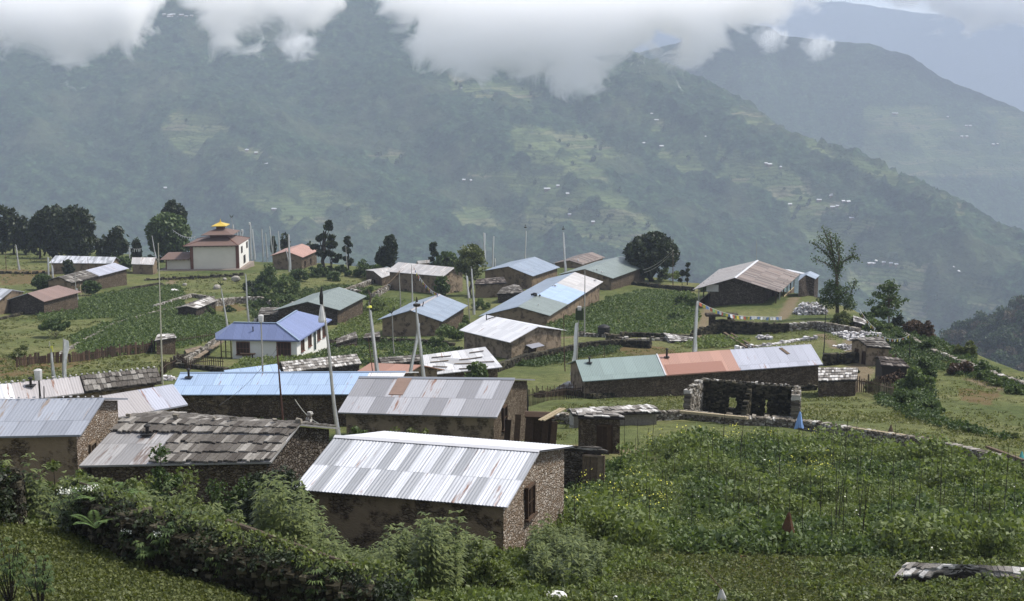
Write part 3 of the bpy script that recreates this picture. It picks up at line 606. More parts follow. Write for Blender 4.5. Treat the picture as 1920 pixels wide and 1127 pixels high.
def opening(h, f, at, z, w, hgt, name='window', fm=None, pm=None, bars=0, sill=True, planks=0):
    """A window or door on face f; at = metres along the wall (to its centre), z = height of its foot above the ground."""
    o, u, n, L = frame_of(h, f); c = o+u*(at if at > 0 else L+at); zz = np.array([0, 0, 1.0]); z0 = h.zb+z; c = c+zz*(z0+hgt/2)
    fm = fm or M_darkwood; mb = MB(); t = .08
    for sx in (-1, 1): mb.obox(c+u*sx*(w/2)+n*.035, u*t/2, n*.06, zz*(hgt/2+t))
    mb.obox(c+zz*(hgt/2+t/2)+n*.035, u*(w/2-t/2), n*.06, zz*t/2)
    if sill: mb.obox(c-zz*(hgt/2+t/2)+n*.06, u*(w/2+.12), n*.09, zz*t/2)
    root = obj(name, mb, fm, h.root)
    p = MB()
    if planks:
        for k in range(planks): p.obox(c+u*w*((k+.5)/planks-.5)+n*(.012+.004*(k % 2)), u*(w/planks/2-.01), n*.02, zz*(hgt/2-.01))
    else: p.obox(c+n*.005, u*(w/2-.04), n*.02, zz*(hgt/2-.01))
    obj('plank_leaf' if planks else 'pane', p, pm or (M_darkwood if planks else M_glass), root)
    if bars:
        b = MB()
        for k in range(bars): b.obox(c+u*w*((k+1)/(bars+1)-.5)+n*.04, u*.02, n*.015, zz*(hgt/2-.01))
        b.obox(c+n*.045, u*(w/2-.05), n*.02, zz*.02)
        obj('bars', b, fm, root)
    return root
def stovepipe(h, s, t, hgt=.7, r=.07, mat=None, tripod=False):
    p = h.sh.P(s, t); mb = MB(); z = np.array([0, 0, 1.0]); mb.tube([p-z*.2, p+z*hgt], r, 8); mb.tube([p+z*hgt, p+z*(hgt+.04), p+z*(hgt+.12)], [r*1.9, r*1.9, r*.3], 8)
    mb.obox(p+z*.06, (.22, 0, 0), (0, .22, 0), (0, 0, .02))
    return obj('stovepipe', mb, mat or M_black, h.roof)
def roof_stones(h, pts, r=.12, mat=None):
    rng = np.random.RandomState(5)
    for s, t in pts:
        mb = MB(); p = h.sh.P(s, t)+np.array([0, 0, .08+r*.3]); add_rock(mb, p, r*rng.uniform(.7, 1.3), rng); obj('roof_stone', mb, mat or M_rock, h.roof)
_RV = np.array([(-1,-1,-1),(1,-1,-1),(1,1,-1),(-1,1,-1),(-1,-1,1),(1,-1,1),(1,1,1),(-1,1,1)], float)
_RF = [(0,3,2,1),(4,5,6,7),(0,1,5,4),(1,2,6,5),(2,3,7,6),(3,0,4,7)]
def add_rock(mb, p, r, rng, flat=.6, m=0):
    V = _RV*np.array([1, rng.uniform(.6, 1), flat])*rng.uniform(.62, 1.0, (8, 1)); V = V+rng.uniform(-.22, .22, (8, 3)); a = rng.uniform(0, PI)
    c, s = math.cos(a), math.sin(a); V = V@np.array([[c, s, 0], [-s, c, 0], [0, 0, 1]]); mb.add(V*r*.75+p, _RF, m)
# ------------------------------------------------------------------ roofs' sheet metal
m_bright = metal('bright_corrugated_iron', (0.37,0.38,0.405), 0.28, 0.02, 0.36, 1.95, c2=(0.56,0.57,0.61), seam=.35, rough=.42, dirt=.28)
m_bright2 = metal('white_corrugated_iron', (0.58,0.58,0.605), 0.12, 0.03, 0.8, 2.2, seam=.15, rough=.4, dirt=.06)
m_grey = metal('weathered_grey_iron', (0.285,0.28,0.295), 0.26, 0.10, 0.95, 2.3, c2=(0.35,0.35,0.375), seam=.45, dirt=.22)
m_slategrey = metal('blue_grey_iron', (0.265,0.28,0.32), 0.15, 0.10, 1.0, 1.9, seam=.45, dirt=.3, rustc=(.22,.17,.13))
m_blue = metal('sky_blue_iron', (0.31,0.41,0.57), 0.09, 0.02, 1.15, 1.7, seam=.5, dirt=.22)
m_navy = metal('violet_blue_iron', (0.15,0.185,0.33), 0.06, 0, 0.9, 5, seam=.25, dirt=.08)
m_green = metal('grey_green_iron', (0.165,0.195,0.18), 0.08, 0, 1.0, 3, seam=.22, dirt=.12)
m_teal = metal('sea_green_iron', (0.19,0.245,0.235), 0.07, 0, 1.0, 2.4, seam=.2, dirt=.12)
m_red = metal('faded_red_iron', (0.36,0.20,0.15), 0.07, 0, 1.0, 3, seam=.2, dirt=.10)
m_reddark = metal('brick_red_iron', (0.31,0.145,0.10), 0.07, 0, 1.0, 3, seam=.2, dirt=.12)
m_redbrown = metal('red_brown_iron', (0.205,0.132,0.105), 0.10, 0, 1.0, 3, seam=.2, dirt=.25)
m_silver = metal('lavender_grey_iron', (0.35,0.36,0.42), 0.14, 0.06, 0.9, 2.4, seam=.35, dirt=.2)
m_silverblue = metal('dull_blue_grey_iron', (0.225,0.27,0.335), 0.12, 0.02, 1.0, 2.6, seam=.3, dirt=.25)
m_rusty = metal('rust_streaked_iron', (0.32,0.31,0.31), 0.25, 0.22, 0.7, 2.3, seam=.35, dirt=.5, rustc=(0.14,0.10,0.08))
m_rustpale = metal('pale_rusty_iron', (0.47,0.45,0.44), 0.2, 0.22, 0.8, 2.3, seam=.3, dirt=.35, rustc=(0.26,0.20,0.165))
m_rustbrown = metal('rust_brown_iron', (0.125,0.095,0.08), 0.4, 0.30, 0.75, 2.3, c2=(0.215,0.18,0.16), rough=.62, seam=.3, dirt=.4, rustc=(0.15,0.095,0.07))
m_pinkgrey = metal('pinkish_iron', (0.37,0.345,0.345), 0.1, 0.03, 1.0, 3, seam=.2, dirt=.2)
CORR = (0.11, 0.008)
def s_at(key, t, px):
    sh = Shell(FIT[key]['c']); ss = np.linspace(0, 1, 400); q = np.array([project(sh.P(s, t))[0] for s in ss]); return float(ss[np.argmin(abs(q-px))])
# ---- nearest row
h1 = house('H1', 'nearest house, bright white and grey striped corrugated roof over pale rubble gable', [m_bright, m_bright2], sides={(-1,0):0, (1,0):1}, wall=M_mud, gable=M_stone_light, corr=CORR, ov=(.25,.42), cap=(m_bright2, .045))  # rear slope in whiter iron: sunlight on it put into the colour
opening(h1, '1', 2.5, 2.05, .7, .95, 'window', bars=4)
opening(h1, 'A', 3.2, .1, .8, 1.6, 'door', planks=3)
h2 = house('H2', 'long grey patchwork iron roofed house with one brown sheet, behind the nearest house', [m_grey], wall=M_mud2, gable=M_stone, ov=(.3,.5), cap=(m_slategrey, .05))
opening(h2, '1', 2.2, 2.0, .8, 1.1, 'window', bars=2)
sm = MB(); sh = h2.sh
T = [sh.P(.255,-.02), sh.P(.345,-.02), sh.P(.345,-.5), sh.P(.255,-.5)]; sm.prism(np.array(T)[::-1]+np.array([0,0,.035]), .02); obj('brown_sheet', sm, plain('brown_sheet_paint', (.20,.135,.105), .6), h2.roof)
h3 = house('H3', 'blue grey iron roofed house with barred gable window, cut by the left picture edge', [m_slategrey], wall=M_mud, gable=M_stone_light, ov=(.3,.4))
opening(h3, '1', 1.6, .85, .62, 1.25, 'window', fm=M_wood, bars=3)
rng = np.random.RandomState(4); roof_stones(h3, [(x, -.03) for x in np.arange(.3, .98, .045)], .06, M_rock_white)
h4 = house('H4', 'slate and patched iron roofed house half buried in bushes', [m_rusty], wall=M_stone, gable=M_darkstone, ov=(.3,.4),
  tiles=[(0, 1, 0.02, -.33, .20, .85, M_slate, 'slate_tiles'), (.36, 1, -.34, -1, .20, .85, M_slate, 'slate_tiles'), (0, 1, .02, .9, .3, .8, M_slate, 'slate_tiles')])
stovepipe(h4, .22, -.38, .35); roof_stones(h4, [(.03,-.02),(.3,0),(.52,-.02),(.62,.02),(.98,.05),(.86,0)], .16)
h5 = house('H5', 'long sky blue iron roof on low dark stone walls', [m_blue, m_bright2], cuts=(0, .84, 1), wall=M_stone, gable=M_stone, ov=(.2,.35), cap=(m_blue, .04), thick=.06)
stovepipe(h5, .05, -.25, .5, mat=M_black)
# ---- second row, left
h0 = house('SW0', 'low building with patched white iron and slate roof behind the left blue grey roof', [m_bright2, m_pinkgrey, M_under], cuts=(0, s_at('SW0',-1,30), s_at('SW0',-1,158), 1), wall=M_mud, name='low_building',
  tiles=[(s_at('SW0',-1,160), 1, 0, -1, .22, .5, M_slate, 'slate_tiles')])
roof_stones(h0, [(s, -.03) for s in np.linspace(.1, .98, 30)], .07, M_rock_white)
stovepipe(h0, .31, -.3, .4)
h0b = house('SW1', 'pinkish and grey iron roof wedged between the white roof and the sky blue roof', [m_pinkgrey, m_silver], cuts=(0, .5, 1), wall=M_mud, name='low_building')
h6 = house('H6', 'small light blue roof peeping over the long sky blue roof', [m_blue], wall=M_mud, name='small_building')
h7 = house('H7', 'stone shed with rows of pale split shingles behind the sky blue roof', [M_under], wall=M_darkstone, name='shed', cat='shed', ov=(.15,.2), tiles=[(0, 1, 0, -1, .24, .45, M_slate_pale, 'slate_tiles'), (0, 1, 0, 1, .4, .6, M_slate, 'slate_tiles')])
h8 = house('H8', 'faded red iron roof tucked behind the sky blue roof', [m_red], wall=M_mud, name='small_building')
h9 = house('H9', 'narrow dark shingled roof left of the white plank weighted roof', [M_under], wall=M_darkstone, name='shed', cat='shed', ov=(.1,.15), tiles=[(0, 1, 0, -1, .33, .4, M_slate, 'slate_tiles')])
h10 = house('H10', 'shed with white iron sheets weighted by planks', [metal('patched_white_iron', (0.50,0.50,0.52), 0.22, 0.08, 0.7, 1.1, seam=.55, dirt=.3)], wall=M_stone, name='shed', cat='shed', ov=(.2,.3))
pm = MB(); rng = np.random.RandomState(8)
for t in (-.22, -.45, -.7, -.9):
    for s in (.05, .42, .70):
        if rng.rand() < .25: continue
        s = s+rng.uniform(-.06, .1); l_ = rng.uniform(.12, .3); a, b = h10.sh.P(s, t+rng.uniform(-.06,.06)), h10.sh.P(min(.99, s+l_), t+rng.uniform(-.06,.06)); pm.bar(a+np.array([0,0,.08]), b+np.array([0,0,.08]), .09, .05)
obj('weight_planks', pm, M_wood, h10.roof)
# ---- centre
h11 = house('H11', 'tan mud walled house with a glaring white iron roof and awning', [m_bright2], wall=M_mud2, gable=M_mud2, ov=(.3,.5))
w = opening(h11, '1', 3.2, 1.2, 1.0, .8, 'window', pm=M_darkwood)
o_, u_, n_, L_ = frame_of(h11, '1'); c_ = o_+u_*3.2+np.array([0,0,h11.zb+2.25]); am = MB()
am.prism([c_-u_*1.0, c_-u_*1.0+n_*.9-np.array([0,0,.25]), c_+u_*1.0+n_*.9-np.array([0,0,.25]), c_+u_*1.0], .04); obj('awning', am, m_silver, w)
p = h11.sh.P(.15, -.25); lm = MB(); lm.tube([p, p+np.array([0,0,.7])], .06); lm.bar(p+np.array([.05,0,.1]), p+np.array([1.4,.5,.45]), .07); obj('stovepipe', lm, M_black, h11.roof)
h12 = house('H12', 'very long roof of grey green, sky blue and rusty sections in the village centre', [m_green, m_blue, m_rustpale, m_silverblue], cuts=(0, s_at('H12',-1,1065), s_at('H12',-1,1099), 1), sides={(-1,0):0, (-1,1):1, (-1,2):2, (1,0):3, (1,1):3, (1,2):3}, wall=M_mud, ov=(.4,.5))
roof_stones(h12, [(.27,-.02),(.3,.05),(.29,-.12),(.31,.12)], .35, M_black); roof_stones(h12, [(.56,-.03),(.57,-.1),(.12,-.4),(.95,-.8)], .22, M_rock_white)
h13 = house('H13', 'grey green roofed house in front of the big round tree', [m_green], wall=M_stone, gable=M_mud, ov=(.4,.4))
roof_stones(h13, [(.05,-.25),(.08,-.5),(.02,-.75),(.1,-.3)], .16, M_rock_white)
h14 = house('H14', 'blue grey roofed house left of the big round tree', [m_silverblue], wall=M_mud, ov=(.4,.4))
h15 = house('H15', 'brown iron roof showing between the blue grey and the grey green roofs', [m_rustbrown], wall=M_mud, ov=(.4,.4))
roof_stones(h15, [(.12,-.2),(.14,-.4),(.1,-.5),(.2,-.3)], .22, M_rock_white)
h16 = house('H16', 'tall mud walled house with pale rust streaked roof', [m_rustpale], wall=M_mud, gable=M_mud2, ov=(.4,.5))
h17 = house('H17', 'grey green roofed stone house behind the violet blue roof', [m_green], wall=M_stone, gable=M_darkstone, ov=(.5,.5))
h19 = house('H19', 'stone house with dull blue grey roof in the village middle', [m_silverblue], wall=M_stone, gable=M_mud, ov=(.5,.5), cap=(m_pinkgrey, .06))
p = h19.sh.P(.3, -.1); lm = MB(); lm.tube([p-[0,0,.1], p+np.array([0.15,0,.6])], .07); obj('stovepipe', lm, M_black, h19.roof)
# ---- far left
h20 = house('H20', 'stone house with dusty red brown roof beside the potato field', [m_redbrown, m_bright2], sides={(-1,0):0, (1,0):1}, wall=M_stone, gable=M_darkstone, ov=(.3,.35))
h21 = house('H21', 'small white iron roofed house at the far left edge', [m_bright], wall=M_mud, ov=(.3,.3))
s22 = s_at('H22', -1, 185)
h22 = house('H22', 'long low house, half slate and half lavender iron roof', [M_under, m_silver], cuts=(0, s22, 1), wall=M_stone, gable=M_mud, ov=(.3,.3), tiles=[(0, s22, 0, -1, .45, .7, M_slate, 'slate_tiles'), (0, s22, 0, 1, .5, .8, M_slate, 'slate_tiles')])
h23 = house('H23', 'long pale iron roof behind the half slate house', [m_bright], wall=M_mud, ov=(.3,.3))
h24 = house('H24', 'low brownish roof between the pale iron roof and the temple', [m_rustpale], wall=M_mud, ov=(.2,.2), name='low_building')
h25 = house('H25', 'stone house with brick red iron roof right of the temple', [m_red], wall=M_stone, gable=M_mud, ov=(.4,.4))
opening(h25, 'A', 2.0, 1.2, .5, .9, 'window'); opening(h25, 'A', 5.5, 1.2, .5, .9, 'window')
# ---- right
sA, sB = s_at('HL', -1, 1249), s_at('HL', -1, 1389)
hl = house('HL', 'very long house with sea green, red and lavender roof sections', [m_teal, m_red, m_silver], cuts=(0, sA, sB, 1), wall=M_stone, gable=M_mud2, ov=(.25,.4), sink=1.6)
lm = MB(); q = [hl.sh.P(sA+.012, -.52), hl.sh.P(sB-.06, -.52), hl.sh.P(sB-.06, -1), hl.sh.P(sA+.012, -1)]; lm.prism(np.array(q)[::-1]+np.array([0,0,.03]), .02); obj('lower_red_sheets', lm, m_reddark, hl.roof)
cm = MB(); cm.bar(hl.sh.P(sA, 0)+[0,0,.05], hl.sh.P(sA, -1)+[0,0,.03], .12, .03); obj('verge_strip', cm, m_bright2, hl.roof)
lm = MB(); lm.bar(hl.sh.P(.86,-.1)+[0,0,.03], hl.sh.P(.88,-.42)+[0,0,.03], .35, .02); obj('plank_patch', lm, M_wood, hl.roof)
stovepipe(hl, .05, -.2, .45); stovepipe(hl, sA+.035, -.18, .7, .08); roof_stones(hl, [(s, -.02) for s in np.linspace(sB, .99, 18)], .06, M_rock_white)
hs1 = house('SH1', 'low stone shed with white and grey shingles at the right end of the long house', [M_under], wall=M_stone, name='shed', cat='shed', ov=(.1,.2), base=gz(Uh(1570,730,.1)), tiles=[(0, 1, 0, -1, .22, .5, M_slate_pale, 'slate_tiles'), (0, 1, 0, .6, .4, .6, M_slate, 'slate_tiles')])
hs2 = house('SH2', 'small wooden walled shed with grey shingle roof below the white rock piles', [M_under], wall=M_mud2, name='shed', cat='shed', ov=(.15,.25), tiles=[(0, 1, 0, -1, .36, .45, M_slate, 'slate_tiles'), (0, 1, 0, 1, .4, .6, M_slate, 'slate_tiles')])
opening(hs2, '0', 1.0, .1, .5, 1.3, 'door', planks=2, sill=False); opening(hs2, '0', 2.3, .1, .5, 1.3, 'door', planks=2, sill=False)
hr = house('HR', 'big stone lodge with rust brown roof and verandas on the hill edge', [m_rustbrown, metal('grey_rusty_iron', (0.33,0.30,0.28), 0.25, 0.35, 0.7, 2.3, seam=.3, dirt=.4, rustc=(0.17,0.12,0.09))], sides={(-1,0):0, (1,0):1}, wall=M_darkstone, gable=M_darkstone, ov=(.9,2.3), cap=(m_bright2, .035), sink=2)
def veranda(h, f, depth, label, posts=6, rail=.8):
    o, u, n, L = frame_of(h, f); z = np.array([0,0,1.0]); zf = h.zb+.75; mb = MB(); eav = h.sh.c['A0' if f == 'A' else 'B0'][2]
    c = o+u*L/2+n*depth/2+z*(zf-.6); mb.obox(c, u*L/2, n*depth/2, z*.6); root = obj('veranda', mb, M_darkstone, h.root)
    for k in range(posts):
        q = o+u*(.1+(L-.2)*k/(posts-1))+n*(depth-.12); b = MB(); b.bar(q+z*(zf), q+z*(eav+.25), .13); obj('post', b, M_pole if k % 2 else M_darkwood, root)
    b = MB(); q0, q1 = o+n*(depth-.12), o+u*L+n*(depth-.12); b.obox((q0+q1)/2+z*(zf+rail/2), u*L/2, n*.035, z*rail/2); obj('parapet_boards', b, M_wood, root)
    b = MB(); b.bar(q0+z*(zf+rail+.04), q1+z*(zf+rail+.04), .12, .08); obj('handrail', b, M_palewood, root)
    for k in range(3):
        opening(h, f, L*(k+.6)/3.2, .9, .8, 1.5, 'door', planks=3)
veranda(hr, 'A', 1.9, 'right'); veranda(hr, 'B', 1.7, 'left')
o_, u_, n_, L_ = frame_of(hr, 'B'); q = o_+u_*(L_+.6)+n_*1.0; b = MB()
for k in range(5): b.obox(q+u_*(.25*k)+np.array([0,0,hr.zb+.62-.16*k]), u_*.16, n_*.7, (0,0,.05))
obj('wooden_steps', b, M_wood, hr.root)
b = MB(); o_, u_, n_, L_ = frame_of(hr, '0'); b.obox(o_+u_*.35+n_*.06+np.array([0,0,hr.sh.c['B0'][2]+.15]), u_*.85, n_*.03, (0,0,.5)); obj('signboard', b, M_cloth, hr.root)
b = MB(); b.obox(o_+u_*(L_-.1)+n_*.1+np.array([0,0,hr.zb+.45]), u_*.9, n_*.35, (0,0,.45)); obj('stone_bench', b, M_rock, hr.root)
hr2 = house('HR2', 'tiny pale roofed hut behind the stone lodge', [m_silverblue], wall=M_darkstone, name='hut', cat='hut', ov=(.15,.2))
b = MB(); a0 = Ud(1466,505,232); a1 = Ud(1502,513,222); b.prism([a0, a1, a1+np.array([1.5,2,-.3]), a0+np.array([1.5,2,-.3])][::-1], .05)
for q in (a0, a1): b.bar((q[0], q[1], gz(q)-.3), q, .2)
tag(obj('lean_to_roof', b, m_bright2), 'white iron lean-to roof behind the right end of the stone lodge', 'lean-to')
h17b = house('S17', 'low hut with shingled roof at the edge of the temple meadow', [M_under], wall=M_darkstone, name='hut', cat='hut', ov=(.2,.2), tiles=[(0, 1, 0, -1, .45, .6, M_slate_pale, 'slate_tiles'), (0, 1, 0, 1, .5, .8, M_slate, 'slate_tiles')])
# ---- generic sheds given by the outline of their visible slope
def shed(key, label, R0, R1, A0, A1, hgt, rise, tile=None, mats=None, wall=None, name='shed', ov=(.12,.2), ref=None, **kw):
    m = ((A0[0]+A1[0])/2, (A0[1]+A1[1])/2); z = Uh(*(ref or m), hgt)[2]
    c = dict(R0=Uz(*R0, z+rise), R1=Uz(*R1, z+rise), A0=Uz(*A0, z), A1=Uz(*A1, z))
    for e in '01': c['B'+e] = 2*c['R'+e]-c['A'+e]; c['B'+e][2] = z
    FIT[key] = {'c': c}
    return house(key, label, mats or [M_under], name=name, cat=kw.pop('cat', 'shed'), wall=wall or M_darkstone, ov=ov, tiles=[(0, 1, 0, -1, tile[0], tile[1], tile[2], 'slate_tiles'), (0, 1, 0, 1, tile[0], tile[1]*1.5, tile[2], 'slate_tiles')] if tile else None, **kw)
st = shed('TS', 'square stone outhouse with plank door and slab roof in the meadow', (1082,774), (1160,776), (1084,783), (1172,785), 1.9, .12, (.4,.7,M_slate_pale), wall=M_stone)
opening(st, 'A', frame_of(st, 'A')[3]*.62, .05, .75, 1.5, 'door', planks=3, sill=False)
shed('TL', 'long low slab roofed stack beside the stone outhouse', (1068,768), (1226,761), (1074,779), (1240,774), .75, .22, (.22,.8,M_slate_pale), wall=M_rock, name='lean_to', cat='lean-to')
sw = shed('WS', 'wooden plank privy with leaning boards beside the grey patchwork house', (984,772), (1038,774), (984,781), (1040,783), 2.0, .1, None, [M_darkwood], wall=M_darkwood, name='privy')
b = MB(); o_, u_, n_, L_ = frame_of(sw, 'A')
for a, w_, h_, mt in ((.1,.4,2.1,0), (.9,.3,1.9,0), (1.35,.3,1.9,0), (-.5,.3,2.2,0), (-1.0,.3,1.9,0)):
    q = o_+u_*a+np.array([0,0,sw.zb]); b.obox(q+n_*.2+np.array([0,0,h_/2]), u_*w_/2, n_*.02, np.array([0,0,h_/2])+n_*-.12+u_*.06)
tag(obj('leaning_boards', b, M_darkwood), 'dark boards leaning against the wooden privy', 'boards')
b = MB(); q = o_+u_*(L_*.55)+np.array([0,0,sw.zb+2.05])
for k in range(2): b.bar(q+u_*.18*k+n_*.5, q+u_*(.18*k+.95)-n_*.7+np.array([0,0,.35]), .2, .05)
tag(obj('sawn_planks', b, M_palewood), 'two pale sawn planks on top of the wooden privy', 'planks')
s1 = shed('SB', 'wooden shed with slate roof behind the gable of the nearest house', (1040,836), (1118,838), (1062,843), (1142,850), 1.8, .2, (.35,.5,M_slate), wall=M_darkstone)
opening(s1, 'A', 1.3, .2, .9, 1.4, 'door', planks=3, fm=M_wood, pm=M_wood, sill=False)
shed('SN', 'tiny stone hut with mossy slab roof above the brown board fence', (293,632), (328,628.5), (290,640), (331,634), 1.5, .12, (.4,.5,M_slate_pale), wall=M_stone, name='hut', cat='hut')
shed('SM1', 'small slate shed right of the white school', (631,636), (668,624), (630,645), (671,634), .9, .3, (.35,.4,M_slate), wall=M_darkstone)
shed('SM2', 'low slab shed left of the middle stone house', (684,627), (712,624), (681,635), (714,632), .8, .25, (.35,.4,M_slate), wall=M_darkstone)
shed('SC1', 'mud shed with sagging shingles left of the blue grey roof', (894,524), (945,520), (889,534), (950,531), 2.2, .5, (.4,.5,M_slate_dark), wall=M_mud)
shed('SC2', 'short slate roof between the central buildings', (940,541), (975,537), (931,552), (985,549), 1.4, .35, (.4,.5,M_slate), wall=M_darkstone)
shed('SC3', 'thatch grey lean-to behind the violet blue roof', (487,582), (535,581), (484,592), (524,590), 1.2, .2, (.4,.5,M_slate), wall=M_darkstone, name='lean_to', cat='lean-to')
shed('SS', 'ragged slate lean-to between the pinkish and sky blue roofs', (262,762), (325,724), (243,778), (323,744), 1.9, .5, (.36,.45,M_slate), wall=M_darkstone, name='lean_to', cat='lean-to', ref=(300,760))
shed('SR', 'white rock roofed animal shelter on the right slope', (1600,594), (1622,600), (1600,604), (1629,612), .8, .3, (.5,.6,M_slate_pale), wall=M_darkstone, name='shelter', cat='shelter')
hw_ = shed('SX', 'pale iron roof corner behind the tall mud house', (782,489), (806,487), (780,494), (806,492), 2.4, .5, None, [m_rustpale], wall=M_mud, name='low_building', cat='house')
sv = shed('SV', 'rusty pink lean-to roof at the left wall of the tall mud house', (700,508), (732,502), (716,521), (736,514), 1.6, .5, None, [m_rustpale], wall=M_stone, name='lean_to', cat='lean-to')
shed('SF', 'weathered shelter of dark shingles and poles on the right bank', (1646,668), (1690,672), (1652,686), (1706,690), 1.6, .5, (.3,.5,M_slate_dark), wall=M_under, name='shelter', cat='shelter')
b = MB(); z0 = gz(Uh(1655,712,.05))
for k, x in enumerate((1651, 1659, 1667, 1675, 1663)):
    q = Uh(x, 713, .05); q1 = q+np.array([.15*(k-2), .1, 2.3 if k else 2.6]); b.tube([q-[0,0,.3], q1], .06, 5)
tag(obj('pole_fence', b, M_wood), 'upright poles propped before the dark shingle shelter', 'fence')
# ---- broken dry-stone enclosures and the ruin
def slab_wall(a, b, h0, h1, th, mb, rng, stone=.28, step=None, sinkz=.25, zb=None, m=0, skip=None, jag=.4):
    """Dry-stone courses from a to b (ground points)."""
    a, b = np.array(a, float), np.array(b, float); L = np.hypot(*(b-a)[:2]); u = np.array([(b-a)[0], (b-a)[1], 0])/max(L, 1e-6); n = np.array([u[1], -u[0], 0])
    nl = max(1, int(L/stone)); zs = terrain(*(np.array([(a+u*L*(i+.5)/nl)[:2] for i in range(nl)]).T))
    hh = stone*.62
    for i in range(nl):
        z0 = (zs[i] if zb is None else zb)-sinkz; H = h0+(h1-h0)*(i+.5)/nl+rng.uniform(-jag, jag)*hh
        nr = max(1, int(round((H+sinkz)/hh))); c = a+u*L*(i+.5)/nl
        for r in range(nr):
            if skip and skip((i+.5)/nl*L, r*hh-sinkz): continue
            z = z0+(r+.5)*hh; off = u*rng.uniform(-.25, .25)*stone
            V = _RV*rng.uniform(.84, 1.06, (8, 3))@np.array([u*stone*.62*rng.uniform(.7, 1.25), n*th/2*rng.uniform(.8, 1.12), [0, 0, hh*.62*rng.uniform(.8, 1.3)]])
            V += rng.uniform(-.08, .08, (8, 3))*stone; mb.add(V+[c[0]+off[0], c[1]+off[1], z], _RF, m)
def stone_wall(pxs, hgt, label, th=.5, stone=.3, mat=None, name='stone_wall', cat='wall', seed=1, sinkz=.3, rot=None):
    stone *= .78; rng = np.random.RandomState(seed); mb = MB(); Q = ground([p[0] for p in pxs], [p[1] for p in pxs]); hs = hgt if hasattr(hgt, '__len__') else [hgt]*len(pxs)
    for k in range(len(Q)-1): slab_wall(Q[k], Q[k+1], hs[k], hs[k+1], th, mb, rng, stone, sinkz=sinkz)
    return tag(obj(name, mb, mat or M_rock), label, cat, 'dry stone walls')
zr = gz(Uh(1400,786,.05))
a0, a1 = Uz(1288,776,zr), Uz(1491,789,zr); dvec = (Uz(1321,762,zr)-a0)*1.0
depth = np.array([dvec[0], dvec[1], 0]); uu = (a1-a0); uu[2] = 0; nn = np.array([-uu[1], uu[0], 0])/np.linalg.norm(uu)
b0, b1 = a0+nn*2.3+uu/np.linalg.norm(uu)*.55, a1+nn*2.3-uu/np.linalg.norm(uu)*.1
rng = np.random.RandomState(3)
root = empty('ruined_house', (*(a0+a1+b0+b1)[:2]/4, zr), 'roofless stone ruin with dark inner walls and window holes', 'ruin')
LL = np.linalg.norm(b1-b0)
def hole(x, z): return (LL*.30 < x < LL*.39 and -.1 < z < .75) or (LL*.67 < x < LL*.72 and -.3 < z < .7) 
mb = MB(); slab_wall(b0, b1, 1.75, 1.65, .45, mb, rng, .18, zb=zr, sinkz=.8, skip=hole, jag=.15); obj('back_wall', mb, M_rock_dark, root)  # inner walls in darker stone: the dim interior is painted in
mb = MB(); slab_wall(a0, b0, 1.5, 1.75, .5, mb, rng, .18, zb=zr, sinkz=.8, jag=.3); obj('side_wall', mb, M_rock, root)
mb = MB(); slab_wall(a1, b1, 1.7, 1.65, .55, mb, rng, .18, zb=zr, sinkz=.8, jag=.3); obj('side_wall', mb, M_rock, root)
mb = MB(); slab_wall(lerp(a0, a1, .02), lerp(a0, a1, .98), .15, .15, .45, mb, rng, .18, zb=zr, sinkz=.8, jag=.3); obj('broken_front_wall', mb, M_rock, root)
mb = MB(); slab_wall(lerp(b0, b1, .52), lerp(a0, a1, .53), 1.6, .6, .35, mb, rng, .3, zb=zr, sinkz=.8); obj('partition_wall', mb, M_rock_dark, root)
mb = MB(); q = lerp(b0, b1, .345)-nn*.1
for dx in (-.8, .8): mb.bar(q+uu/np.linalg.norm(uu)*dx+[0,0,-.1], q+uu/np.linalg.norm(uu)*dx+[0,0,.95], .08)
mb.bar(q-uu/np.linalg.norm(uu)*1.2+[0,0,.95], q+uu/np.linalg.norm(uu)*1.2+[0,0,.95], .1); obj('window_frame', mb, M_palewood, root)
mb = MB()
for a_, c_, ha, hb in ((b0, b1, 1.75, 1.65), (a0, b0, 1.5, 1.75), (a1, b1, 1.7, 1.65)):
    L_ = np.linalg.norm(c_-a_)
    for i in range(int(L_/.17)): add_rock(mb, np.array([1,1,0])*lerp(a_, c_, (i+.5)/int(L_/.17))+[0,0,zr]+[rng.uniform(-.12,.12), rng.uniform(-.12,.12), lerp(ha, hb, i*.17/L_)+.06-0*(zr)], .14, rng)
obj('capping_stones', mb, M_rock, root)
FOOT.append([tuple(p[:2]) for p in (a0, a1, b1, b0)])
mb = MB(); q0, q1 = Uh(1276,772,.55), Uh(1402,784,.6); mb.bar(q0, q1, .2, .15); tag(obj('long_timber', mb, M_palewood), 'long pale timber lying on the wall before the ruin', 'timber')
mb = MB(); q0, q1 = Uh(1598,803,.5), Uh(1700,817,.5); mb.bar(q0, q1, .16, .1); tag(obj('long_timber', mb, M_palewood), 'thin pale timber lying on the wall right of the ruin', 'timber')
mb = MB(); q0, q1 = Uh(1851,838,.5), Uh(1920,864,.6); mb.bar(q0, q1, .2, .12); tag(obj('long_timber', mb, M_wood), 'grey timber on the wall at the right picture edge', 'timber')
